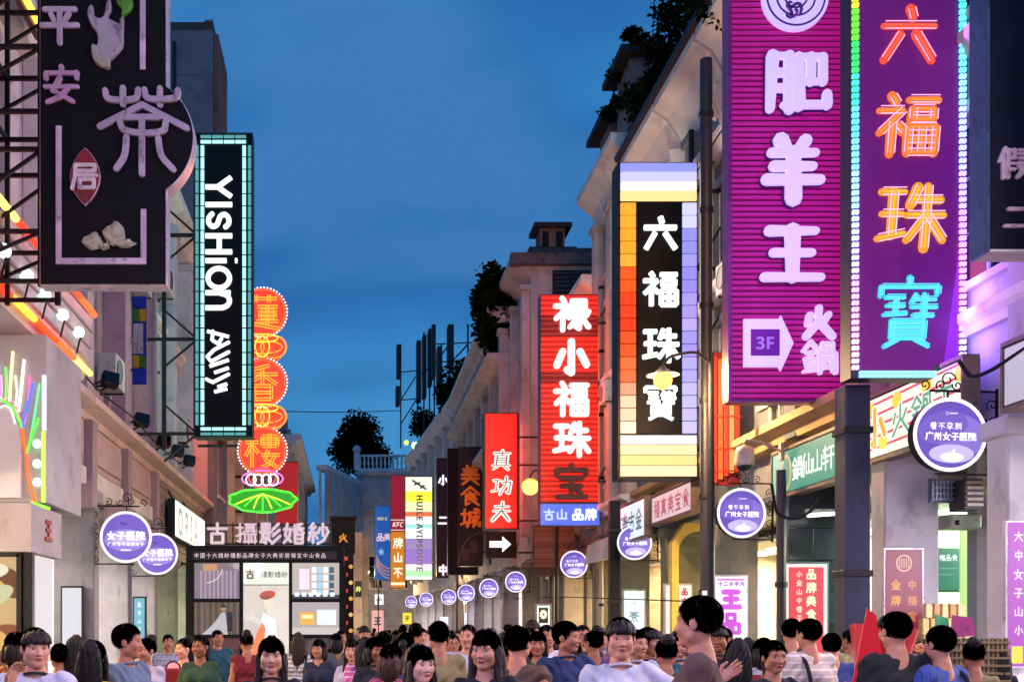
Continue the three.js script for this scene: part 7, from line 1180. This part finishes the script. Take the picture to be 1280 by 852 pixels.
function strandGeo(style, fine) {                // free hair blades that follow the skull and break its outline
  return memo('strand' + style + fine, () => {
    const N = fine ? 1700 : 320, pos = [], nor = [], save = seed; seed = 77; const E = [0.083, 0.093, 0.102], C = [0, 0.036, -0.016], long = { long: -0.36, bangs: -0.34, bob: -0.15, tail: -0.03, bun: -0.03, short: -0.07, mop: -0.05 }[style], bang = { long: 0.022, bangs: 0.012, bob: 0.02, mop: 0.026 }[style] ?? 0.05;
    for (let i = 0; i < N; i++) {
      let y = rr(-0.25, 1); const th = rr(0, 6.283), h = Math.sqrt(1 - y * y); let u = V(Math.sin(th) * h, y, Math.cos(th) * h);
      if (u.z > 0.25 && u.y < 0.25) continue; if (Math.abs(u.x) > 0.5 && u.z > 0.05 && u.y < 0.0) continue;
      const pts = [], step = rr(0.014, 0.022), n = 6, part = V(0.25, 1, -0.35).normalize(), free = rnd() < 0.1 ? rr(0.008, 0.035) : rr(0, 1) ** 4 * 0.014, sway = rr(-0.004, 0.004);
      let p = V(C[0] + u.x * E[0], C[1] + u.y * E[1], C[2] + u.z * E[2]);
      for (let k = 0; k < n; k++) {
        pts.push(p.clone()); const o = V((p.x - C[0]) / E[0], (p.y - C[1]) / E[1], (p.z - C[2]) / E[2]), flow = o.clone().sub(part).multiplyScalar(0.5).add(V(sway * 60, -0.8, (style === 'mop' || style === 'bangs') && o.z > 0 ? 0.5 : 0)); const nn = V(o.x / E[0], o.y / E[1], o.z / E[2]).normalize(); flow.addScaledVector(nn, -flow.dot(nn)).normalize();
        const st = p.y < 0 && long < -0.1 ? step * 2.6 : step; p = p.clone();
        if (p.y < -0.02 && long < -0.1) { p.y -= st; p.x += sway; } else { p.addScaledVector(flow, st); const q = V((p.x - C[0]) / E[0], (p.y - C[1]) / E[1], (p.z - C[2]) / E[2]), m = (1 + 0.012 * k + free * k) / q.length(); p.set(C[0] + q.x * m * E[0], C[1] + q.y * m * E[1], C[2] + q.z * m * E[2]); }
        if (p.y < long || (p.z > 0.03 && Math.abs(p.x) < 0.065 && p.y < bang + rr(-0.012, 0.008))) break;
      }
      if (pts.length < 3) continue;
      const w0 = rr(0.0018, 0.0045);
      for (let k = 0; k + 1 < pts.length; k++) {
        const a = pts[k], b = pts[k + 1], t = b.clone().sub(a).normalize(), o = V((a.x) / E[0] ** 2, (a.y - C[1]) / E[1] ** 2, (a.z - C[2]) / E[2] ** 2).normalize(), sd = t.clone().cross(o).normalize(), wa = w0 * (1 - k / pts.length), wb = w0 * (1 - (k + 1) / pts.length);
        const A = a.clone().addScaledVector(sd, wa), B2 = a.clone().addScaledVector(sd, -wa), Cc = b.clone().addScaledVector(sd, -wb), D = b.clone().addScaledVector(sd, wb);
        for (const v of [A, B2, Cc, A, Cc, D]) { pos.push(v.x, v.y, v.z); nor.push(o.x, o.y, o.z); }
      }
    }
    seed = save; const g = new THREE.BufferGeometry(); g.setAttribute('position', new THREE.Float32BufferAttribute(pos, 3)); g.setAttribute('normal', new THREE.Float32BufferAttribute(nor, 3)); g.setAttribute('uv', new THREE.Float32BufferAttribute(new Float32Array(pos.length / 3 * 2), 2)); return g;
  });
}
const Tskin = rep(tex(256, (u, v) => { const n = fbm(u * 14, v * 14, 51, 4, 14), m = fbm(u * 5, v * 5, 57, 3, 5); return [0.88 + 0.12 * n, 0.78 + 0.2 * n - 0.06 * m, 0.74 + 0.22 * n - 0.08 * m]; }), 3);
const skinMat = (c) => memo('sk' + c, () => new THREE.MeshPhysicalMaterial({ color: c, map: Tskin, roughness: 0.58, specularIntensity: 0.7, bumpMap: Tg, bumpScale: 0.0015 })), hairMat = (c) => memo('hm' + c, () => new THREE.MeshPhysicalMaterial({ color: c, roughness: 0.55, specularIntensity: 0.45 }));
const eyeGeo = memo('eye', () => new THREE.SphereGeometry(1, 10, 7).scale(0.0125, 0.0042, 0.005)), irisGeo = memo('iris', () => new THREE.SphereGeometry(0.0058, 8, 6).scale(1, 0.85, 0.6)), lipGeo = memo('lip', () => new THREE.SphereGeometry(1, 10, 6).scale(0.021, 0.0085, 0.006)), browGeo = memo('brow', () => tube([[-0.016, -0.002, -0.004], [-0.004, 0.003, 0.001], [0.01, 0.002, -0.001], [0.018, -0.003, -0.006]], 0.0032, 3, 5));
const WHITE_EYE = paint(0xa89c94, 0.3), IRIS = paint(0x1a1210, 0.2), LIP = paint(0x9a4a44, 0.45), LIP2 = paint(0xb03844, 0.4);
const strandMat = (c) => memo('sm' + c, () => { const k = new THREE.Color(c); return new THREE.MeshPhysicalMaterial({ color: k.lerp(new THREE.Color(0x6a5040), 0.5), roughness: 0.42, specularIntensity: 0.8 }); });
const neckGeo = new THREE.TorusGeometry(0.0655, 0.0085, 6, 28).rotateX(Math.PI / 2 - 0.2);
const stripes = (c, v) => memo('str' + c + (v * 3 | 0), () => std({ roughness: 0.95, map: (() => { const k = new THREE.Color(c), a = '#' + k.getHexString(), b = '#' + k.clone().lerp(new THREE.Color(v < 0.4 ? 0xe8e4e0 : 0x18161c), 0.6).getHexString(), t = canvas(32, 32, (x) => { x.fillStyle = a; x.fillRect(0, 0, 32, 32); x.fillStyle = b; if (v < 0.7) x.fillRect(0, 0, 32, v < 0.3 ? 7 : 13); else { x.fillRect(0, 0, 5, 32); x.fillRect(16, 0, 2, 32); } }); t.wrapS = t.wrapT = THREE.RepeatWrapping; t.repeat.set(18, 18); return t; })() }));
function person(o) {
  // px: head centre, top: top of the hair in the photo, hh: head height in photo pixels (sets the depth) or d
  const d = o.d ?? F * 0.3 / o.hh, topY = EYE + (VY - o.top) / F * d, sc = topY / 1.735, sex = o.sex ?? 'm', pose = o.pose ?? 'stand', fine = d < 11, hy = o.turn ?? 0;
  const g = thing('person', o.label, 'person', [X(o.px, d), 0, -d], o.face ?? 0, o.group); g.scale.set(sc * (0.95 + 0.1 * hash(o.px | 0, 7, 2)), sc, sc * (0.96 + 0.09 * hash(o.px | 0, 8, 2)));
  const sk = skinMat(o.skin ?? 0xb4886c), hm = hairMat(o.hairColor ?? 0x120d0b);
  mk(g, 'body', bodyGeo(sex, pose, hy, fine), sk);
  mk(g, o.sleeve === 0 ? 'tank_top' : 'shirt', topGeo(sex, pose, o.sleeve ?? 1, fine), o.topMat ?? (hash(o.px | 0, 12, 5) < 0.3 && o.sleeve !== 0 ? stripes(o.top1, hash(o.px | 0, 13, 5)) : cloth(o.top1)));
  if (o.sleeve !== 0 && fine) mk(g, 'neckband', neckGeo, o.topMat ?? cloth(o.collar ?? o.top1), [0, 1.452, -0.002]);
  mk(g, o.legs ?? 'trousers', legGeo(sex, pose, o.legs ?? 'trousers', fine), cloth(o.leg1 ?? 0x22242c));
  for (const s of shoeGeo(sex, pose)) mk(g, 'shoe', s, paint(0x2a2a2e, 0.6));
  const at = (x, y, z) => { const c = Math.cos(hy), s = Math.sin(hy); return [c * x + s * z, 1.605 + y, -s * x + c * z]; };
  const hr = mk(g, 'hair', hairGeo(o.hair ?? 'short', fine), hm, [0, 1.605, 0], [0, hy, 0]); mk(hr, 'strands', strandGeo(o.hair ?? 'short', fine), strandMat(o.hairColor ?? 0x120d0b));
  if (d < 26) for (const e of [-1, 1]) {
    const eye = mk(g, 'eye', eyeGeo, WHITE_EYE, at(e * 0.031, 0.001, 0.0782), [0, hy + e * 0.22, e * 0.06]); mk(eye, 'iris', irisGeo, IRIS, [0, 0, 0.0042]);
    mk(g, 'eyebrow', browGeo, hm, at(e * 0.031, 0.022, 0.0835), [0, hy + e * 0.25, 0], ).scale.x = e;
  }
  if (d < 26) mk(g, 'lips', lipGeo, sex === 'f' ? LIP2 : LIP, at(0, -0.06, 0.0885), [0, hy, 0]);
  if (o.glasses) { const gl = [bar([-0.008, 0, 0.005], [0.008, 0, 0.005], 0.0015), bar([-0.057, 0.004, 0], [-0.078, 0.008, -0.09], 0.0016), bar([0.057, 0.004, 0], [0.078, 0.008, -0.09], 0.0016)]; for (const e of [-1, 1]) gl.push(new THREE.TorusGeometry(0.022, 0.0018, 5, 16).scale(1.1, 0.85, 1).translate(e * 0.032, 0, 0)); mk(g, 'glasses', join(gl), paint(0x18181c, 0.3), at(0, 0.002, 0.098), [0, hy, 0]); }
  if (false) mk(g, 'collar', new THREE.TorusGeometry(0.083, 0.011, 6, 28).rotateX(Math.PI / 2 - 0.18).scale(1, 1, 1.0), cloth(o.collar), [0, 1.447, 0.006]);
  if (o.strap) { const s = o.strap; mk(g, 'bag_strap', tube([[s * 0.14, 1.44, 0.02], [s * 0.13, 1.4, 0.1], [s * 0.12, 1.25, 0.14], [s * 0.11, 1.05, 0.13]], 0.016, 4, 6), cloth(0x1c1c22)); mk(g, 'bag_strap', tube([[s * 0.14, 1.44, 0.0], [s * 0.13, 1.4, -0.1], [s * 0.12, 1.25, -0.15], [s * 0.11, 1.05, -0.15]], 0.016, 4, 6), cloth(0x1c1c22)); }
  if (o.print) mk(g, 'shirt_print', new THREE.PlaneGeometry(0.26, 0.12, 8, 1).translate(0, 0, 0), print(128, 60, (x) => { x.fillStyle = o.print; x.fillRect(0, 0, 128, 60); x.strokeStyle = '#c8ccd4'; x.lineWidth = 5; for (let i = 0; i < 6; i++) { x.beginPath(); x.moveTo(12 + i * 18, 46); x.quadraticCurveTo(22 + i * 18, 4, 30 + i * 18, 40); x.stroke(); } }), [0, 1.22, 0.158]);
  return g;
}
const checked = memo('check', () => std({ roughness: 0.95, map: (() => { const t = canvas(64, 64, (x) => { x.fillStyle = '#a8acc0'; x.fillRect(0, 0, 64, 64); x.fillStyle = '#5c6484'; x.fillRect(0, 0, 64, 10); x.fillRect(0, 0, 10, 64); x.fillStyle = '#8088a4'; x.fillRect(0, 30, 64, 6); x.fillRect(30, 0, 6, 64); }); t.wrapS = t.wrapT = THREE.RepeatWrapping; t.repeat.set(14, 14); return t; })() }));
const B = Math.PI;                                 // facing away from the camera
const near = [
  { label: 'young man in a white T-shirt with black collar, hand raised near his chin', px: 44, top: 783, hh: 66, turn: 0.35, face: 0.15, pose: 'mouth', hair: 'mop', top1: 0xd0c8d4, collar: 0x1c1a20, hairColor: 0x241612, skin: 0xd2a488 },
  { label: 'person with short black hair and dark maroon shirt just behind the white T-shirt', px: 74, top: 803, hh: 46, face: B + 0.3, top1: 0x6a2434 },
  { label: 'woman seen from behind with long black hair and yellow top with white straps', px: 117, top: 799, hh: 60, sex: 'f', hair: 'long', face: B - 0.2, top1: 0xc8b820, sleeve: 0, strap: 1 },
  { label: 'person in a blue-grey shirt with dark short hair walking past the arcade column', px: 160, top: 778, hh: 56, face: 1.2, turn: 0.3, pose: 'walk', top1: 0x6a7890, skin: 0xb98468 },
  { label: 'man in a checked shirt standing by the shop columns', px: 210, top: 792, hh: 28, face: 0.3, topMat: checked, top1: 0x9098b0 },
  { label: 'woman in a pale pink sleeveless top with hair tied up, carrying a red bag', px: 229, top: 797, hh: 36, sex: 'f', hair: 'bun', face: -0.3, turn: -0.5, pose: 'carry', top1: 0xe0a4bc, sleeve: 0, skin: 0xd8ae94 },
  { label: 'young woman with a straight fringe and long hair in a black top', px: 339, top: 795, hh: 62, sex: 'f', hair: 'bangs', face: 0.05, top1: 0x18161c, hairColor: 0x1c120e, skin: 0xc89c80 },
  { label: 'woman in a navy dress with short wavy hair by the kiosk', px: 398, top: 798, hh: 34, sex: 'f', hair: 'bob', face: -0.4, top1: 0x1c2440, legs: 'skirt', leg1: 0x1c2440 },
  { label: 'person in a pale pink shirt beside the kiosk corner', px: 427, top: 787, hh: 24, face: 0.4, top1: 0xd8a8c0 },
  { label: 'smaller person in a rose shirt walking close to the navy dress', px: 415, top: 808, hh: 25, sex: 'f', hair: 'bob', face: 0.9, top1: 0xc890a0 },
  { label: 'woman seen from behind with very long straight black hair', px: 456, top: 796, hh: 40, sex: 'f', hair: 'long', face: B, top1: 0xb85a90, hairColor: 0x0b090a },
  { label: 'woman with loose brown hair walking away in a pink top', px: 490, top: 803, hh: 54, sex: 'f', hair: 'bob', face: B - 0.5, top1: 0xb0486c, sleeve: 0, hairColor: 0x3a2218 },
  { label: 'woman with windswept dark brown hair and white top looking ahead', px: 527, top: 805, hh: 66, sex: 'f', hair: 'long', face: 0.15, turn: 0.2, top1: 0xd0c8cc, hairColor: 0x2a1a16, skin: 0xd8ac98 },
  { label: 'woman with dark hair over her shoulders in a black top', px: 607, top: 786, hh: 66, sex: 'f', hair: 'long', face: -0.25, turn: -0.2, pose: 'walk', top1: 0x1a181c, sleeve: 0, hairColor: 0x20140f, skin: 0xbc8c72 },
  { label: 'person in a brown tank top with bare shoulders behind the black top', px: 648, top: 781, hh: 56, face: B - 0.6, top1: 0x5c4436, sleeve: 0, skin: 0xb98468 },
  { label: 'man in a cream shirt with glasses between the walking women', px: 566, top: 791, hh: 33, face: 0.1, glasses: true, top1: 0xd8cabc },
  { label: 'man in a navy printed T-shirt turning his head aside', px: 709, top: 775, hh: 50, face: 0.35, turn: 0.6, top1: 0x1c2a54, print: '#24346a', skin: 0xa8765a },
  { label: 'man in a white T-shirt beside the navy shirt, looking over', px: 684, top: 780, hh: 36, face: -0.2, turn: 0.4, top1: 0xdcd8dc },
  { label: 'slim man in a dark blue shirt half hidden by the white T-shirt', px: 662, top: 783, hh: 36, face: 0.6, top1: 0x2a3050 },
  { label: 'man with glasses and a charcoal shirt behind the navy shirt', px: 729, top: 780, hh: 33, face: 0, glasses: true, top1: 0x34343c },
  { label: 'person in a mauve shirt peeking between two men', px: 752, top: 788, hh: 30, face: 0.2, top1: 0x7a5470 },
  { label: 'man in a white T-shirt with one arm stretched out to the side', px: 776, top: 770, hh: 66, face: 0.0, turn: -0.15, pose: 'reach', hair: 'mop', top1: 0xc4c0c4, skin: 0xc4957a },
  { label: 'person with tousled black hair under the outstretched arm', px: 812, top: 783, hh: 46, face: 0.5, turn: 0.3, hair: 'mop', top1: 0x584a60 },
  { label: 'tall person in a brown shirt hurrying past with head bowed', px: 872, top: 743, d: 5.4, face: -1.9, turn: -0.3, pose: 'walk', top1: 0x523630, sleeve: 2, hairColor: 0x1c100c, skin: 0xb08068 },
  { label: 'short person with reddish hair beside the brown shirt', px: 906, top: 784, hh: 34, sex: 'f', hair: 'bob', face: B, top1: 0x7a5a80, hairColor: 0x4a1f16 },
  { label: 'woman with long dark hair in a pale violet top', px: 935, top: 797, hh: 44, sex: 'f', hair: 'long', face: B - 0.3, top1: 0xb8a0cc },
  { label: 'man seen from behind in a cream shirt with a black bag strap', px: 1011, top: 772, hh: 47, face: B + 0.35, top1: 0xb4a898, strap: 1 },
  { label: 'person with short black hair just beside the cream shirt', px: 990, top: 772, hh: 40, face: B - 0.4, top1: 0x40384c },
  { label: 'person seen from behind in a black top with short wild hair', px: 1119, top: 763, hh: 58, face: B + 0.2, hair: 'mop', top1: 0x141318, hairColor: 0x0e0b0c },
  { label: 'person seen from behind with long dark hair beside the bamboo basket', px: 1247, top: 807, hh: 44, sex: 'f', hair: 'long', face: B, top1: 0x1c1a22 },
];
near.forEach(person);
{ // more of the crowd between
  const cs = [[0x2a5a6a, 'teal'], [0x7a1c28, 'maroon'], [0xd8d4d0, 'white'], [0x1c1c24, 'black'], [0x3a4a8a, 'cobalt'], [0x8a7a50, 'olive'], [0xb8b0c8, 'lilac'], [0x5a5a62, 'slate'], [0xc06a3a, 'rust orange'], [0x2c4a34, 'bottle green'], [0xc8a8a0, 'peach'], [0x5c3a6a, 'plum'], [0xa8b4c4, 'ice blue'], [0x403028, 'dark brown']];
  const hs = [['short', 'm', 'cropped black hair'], ['mop', 'm', 'tousled hair'], ['tail', 'f', 'a ponytail'], ['bob', 'f', 'a short bob'], ['long', 'f', 'long loose hair'], ['bun', 'f', 'a high bun']];
  const spots = [[272, 16], [308, 13], [372, 14], [470, 9.5], [508, 10.5], [548, 9], [585, 11], [628, 8.5], [640, 12], [672, 10], [697, 12.5], [742, 10.5], [795, 9], [833, 8.2], [850, 10.5], [922, 8.2], [955, 9.4], [968, 7.4], [1040, 9.5], [1062, 12], [182, 10], [95, 9.2], [18, 8.5], [250, 11], [480, 12.5], [520, 13], [560, 13], [602, 13.5], [655, 13.5], [715, 9], [880, 11.5], [900, 9.8], [1175, 7.2], [1218, 8.2], [440, 11], [420, 15]];
  spots.forEach(([px, d], i) => { const c = cs[i % 14], h = hs[(i * 5 + (i / 14 | 0)) % 6], back = (i + (i / 14 | 0)) % 3 !== 0, f = h[1] === 'f', ht = f ? 1.56 + 0.1 * hash(i, 1, 1) : 1.6 + 0.15 * hash(i, 2, 1); person({ label: `person in a ${c[1]} top with ${h[2]} ${back ? 'seen from behind' : 'facing the open street'}`, px, d, top: VY - (ht - EYE) * F / d, sex: h[1], hair: h[0], face: (back ? B : 0) + (hash(i, 5, 1) - 0.5) * 1.1, turn: (hash(i, 6, 1) - 0.5) * 0.8 > 0 ? 0.25 : -0.25, pose: ['walk', 'stand', 'carry', 'phone'][i % 4], top1: c[0], sleeve: [1, 1, 2, 0][(i * 3) % 4 === 3 && !f ? 0 : (i * 3) % 4], strap: i % 5 === 2 ? (i % 2 ? 1 : -1) : 0, skin: [0xb4886c, 0xa4745a, 0xc49a80, 0x94664c][i % 4], hairColor: [0x120d0b, 0x1c1410, 0x2a1a14, 0x0c0a0a][i % 4] }); });
}
{ // the far crowd
  const tops = [[0xd8d4d8, 'white'], [0x22222a, 'black'], [0x8a3040, 'dark red'], [0x34508a, 'blue'], [0xd0a0b0, 'pink'], [0x8a8a90, 'grey'], [0x3c6a50, 'green'], [0xc8a050, 'mustard']], hs = ['short', 'short', 'mop', 'bob', 'long', 'tail'], hn = { short: 'short hair', mop: 'tousled hair', bob: 'a bob haircut', long: 'long hair', tail: 'a ponytail' };
  let n = 0; const used = [];
  for (let row = 0; row < 5; row++) for (let i = 0; i < 13; i++) {
    const d = 14 + row * 8.5 + rr(-2.5, 3.5), lo = Math.max(d < 22 ? 300 : 260, 440 - 3.6 * F / d), hi = Math.min(760, 440 + 5.6 * F / d), px = lo + (i + rr(0.1, 0.9)) / 13 * (hi - lo);
    if (d < 24 && px < 445) continue;
    const x = X(px, d); if (used.some(([a, b]) => Math.hypot(a - x, b - d) < 0.7)) continue; used.push([x, d]);
    const t = tops[(rnd() * 8) | 0], st = hs[(rnd() * 6) | 0], sex = ['bob', 'long', 'tail'].includes(st) ? 'f' : 'm', back = rnd() < 0.45, h = sex === 'f' ? rr(1.54, 1.66) : rr(1.62, 1.78);
    person({ label: `person in a ${t[1]} shirt with ${hn[st]} ${back ? 'walking away' : 'coming closer'} in the far crowd`, group: 'far crowd', px, d, top: VY - (h - EYE) * F / d, sex, hair: st, face: (back ? B : 0) + rr(-0.4, 0.4), pose: rnd() < 0.5 ? 'walk' : 'stand', top1: t[0], skin: [0xc89a7c, 0xb98468, 0xd8ae94][n % 3], leg1: [0x22242c, 0x34405a, 0x504840][n % 3], hairColor: [0x120d0b, 0x1c1410, 0x2a1a14][n % 3] }); n++;
  }
}
// bag carried by the woman in pink
{ const d = F * 0.3 / 36, g = thing('red_bag', 'small red bag held by the woman in pale pink', 'bag', [X(222, d), 1.06, -d + 0.3]); mk(g, 'pouch', rbox(0.22, 0.2, 0.09, 0.03), cloth(0x8a2028), [0, 0.1, 0]); mk(g, 'handle', new THREE.TorusGeometry(0.07, 0.009, 6, 16, Math.PI), cloth(0x6a181c), [0, 0.2, 0]); }
// ---------------------------------------------------------------- flowers, red bouquet and bamboo basket by the pillar
{
  const d = 8.2, p = P(1078, 852, d), g = thing('red_bouquet', 'tall bouquet wrapped in red paper with small red and pink flowers', 'bouquet', [p.x, 0, p.z]), k = d / F;
  const y0 = 0.5, y1 = Y(782, d);
  mk(g, 'paper_wrap', new THREE.ConeGeometry(0.24, y1 - y0, 9, 3, true).rotateX(Math.PI).translate(0, (y0 + y1) / 2, 0), std({ color: 0xb81824, roughness: 0.35, side: THREE.DoubleSide }), [0, 0, 0], [0, 0.3, -0.12]);
  mk(g, 'paper_flap', new THREE.ExtrudeGeometry(shapeOf([[-0.16, 0], [0.12, 0.02], [0.05, 0.5], [-0.02, 0.56]]), { depth: 0.006, bevelEnabled: false }), std({ color: 0xc81c2a, roughness: 0.3, side: THREE.DoubleSide }), [0.0, y1 - 0.42, 0.14], [0.15, 0.2, 0.1]);
  for (let i = 0; i < 26; i++) { const a = i * 2.4, r = 0.06 + 0.012 * i; mk(g, 'flower', memo('flw' + i % 3, () => new THREE.TorusKnotGeometry(0.024, 0.012, 26, 5, 2, 3 + i % 3)), paint([0xd83850, 0xf0a0b0, 0xb81830, 0xf4dcd0][i % 4], 0.6), [0.12 + Math.cos(a) * r * 0.7, y1 - 0.28 - rr(0, 0.2), 0.12 + Math.sin(a) * r * 0.7]); }
  mk(g, 'stems', cyl(0.05, 0.06, 0.6, 8), paint(0x2c4a20), [0, 0.3, 0]);
  const f = thing('flower_stand', 'flower stand with pink and orange blossoms beside the crimson poster', 'flower stand', [X(1146, 9.5), 0, -9.5]), fy = Y(835, 9.5);
  mk(f, 'stand', join([bar([-0.2, 0, 0], [0, fy - 0.1, 0], 0.015), bar([0.2, 0, 0], [0, fy - 0.1, 0], 0.015), bar([0, 0, 0.2], [0, fy - 0.1, 0], 0.015)]), STEEL);
  mk(f, 'leaves', leafMass([[0, fy + 0.02, 0, 0.2, 0.2, 0.18], [-0.1, fy + 0.14, 0, 0.12, 0.12, 0.12]], 120, 0.08, 61), std({ color: 0x3a5a24, roughness: 0.7 }));
  for (let i = 0; i < 34; i++) mk(f, 'flower', memo('flw' + i % 3, () => 0), paint([0xe07090, 0xf0a060, 0xe8c8d0, 0xd84060][i % 4], 0.6), [rr(-0.2, 0.2), fy + rr(-0.12, 0.24), rr(0.02, 0.2)]);
  const b = thing('bamboo_basket', 'tall woven bamboo basket with upright slats in front of the green shop', 'basket', [X(1207, 9.6), 0, -9.6]), h = Y(797, 9.6), W = 0.58;
  mk(b, 'liner', box(W - 0.03, h - 0.02, 0.3), wood(0x2a2014), [0, h / 2, -0.02]);
  for (let i = 0; i < 15; i++) mk(b, 'slat', rbox(0.026, h, 0.02, 0.004), wood([0x8a7448, 0x9a8458, 0x7a6640][i % 3]), [-W / 2 + 0.02 + i * (W - 0.04) / 14, h / 2, 0.145]);
  for (let i = 0; i < 9; i++) mk(b, 'band', rbox(W + 0.01, 0.022, 0.02, 0.004), wood(0x8c764c), [0, h - 0.04 - i * 0.065, 0.158 + (i % 2) * 0.004]);
  for (const [c, px, py, w, r, nm] of [[0x2ca868, 1180, 768, 0.16, 0.3, 'green'], [0xb83a80, 1206, 768, 0.2, -0.2, 'magenta']]) { const t = thing('paper_tag', `folded ${nm} paper tag standing on the bamboo basket rim`, 'paper tag', [X(px, 9.6), h, -9.62]); mk(t, 'sheet', new THREE.ExtrudeGeometry(shapeOf([[-w / 2, 0], [w / 2, 0.02], [w * 0.42, 0.17], [-w * 0.4, 0.2]]), { depth: 0.01, bevelEnabled: false }), paint(c, 0.6), [0, 0.0, 0], [-0.1, r, 0]); mk(t, 'stick', bar([0, -0.12, 0], [0, 0.05, 0], 0.008), wood(0x8a7448)); }
  const s = thing('straw_goods', 'rack of straw coloured packets inside the green shop', 'rack', [X(1180, 15.4), 0, -15.4]); mk(s, 'shelf', box(0.7, 0.04, 0.3), wood(0xb89a68), [0, 1.55, 0]); for (const x of [-0.32, 0.32]) mk(s, 'leg', box(0.04, 1.54, 0.26), wood(0xa0845a), [x, 0.77, 0]); for (let i = 0; i < 6; i++) mk(s, 'packet', rbox(0.1, 0.24, 0.12, 0.02), paint([0xe0c070, 0xd8b060, 0xe8d8a0][i % 3], 0.6), [-0.27 + i * 0.11, 1.69, 0]); for (let i = 0; i < 5; i++) mk(s, 'packet', rbox(0.1, 0.2, 0.1, 0.02), paint([0xe8d090, 0xc89a50][i % 2], 0.6), [-0.22 + i * 0.11, 1.91, 0]);
}

renderer.render(scene, camera);
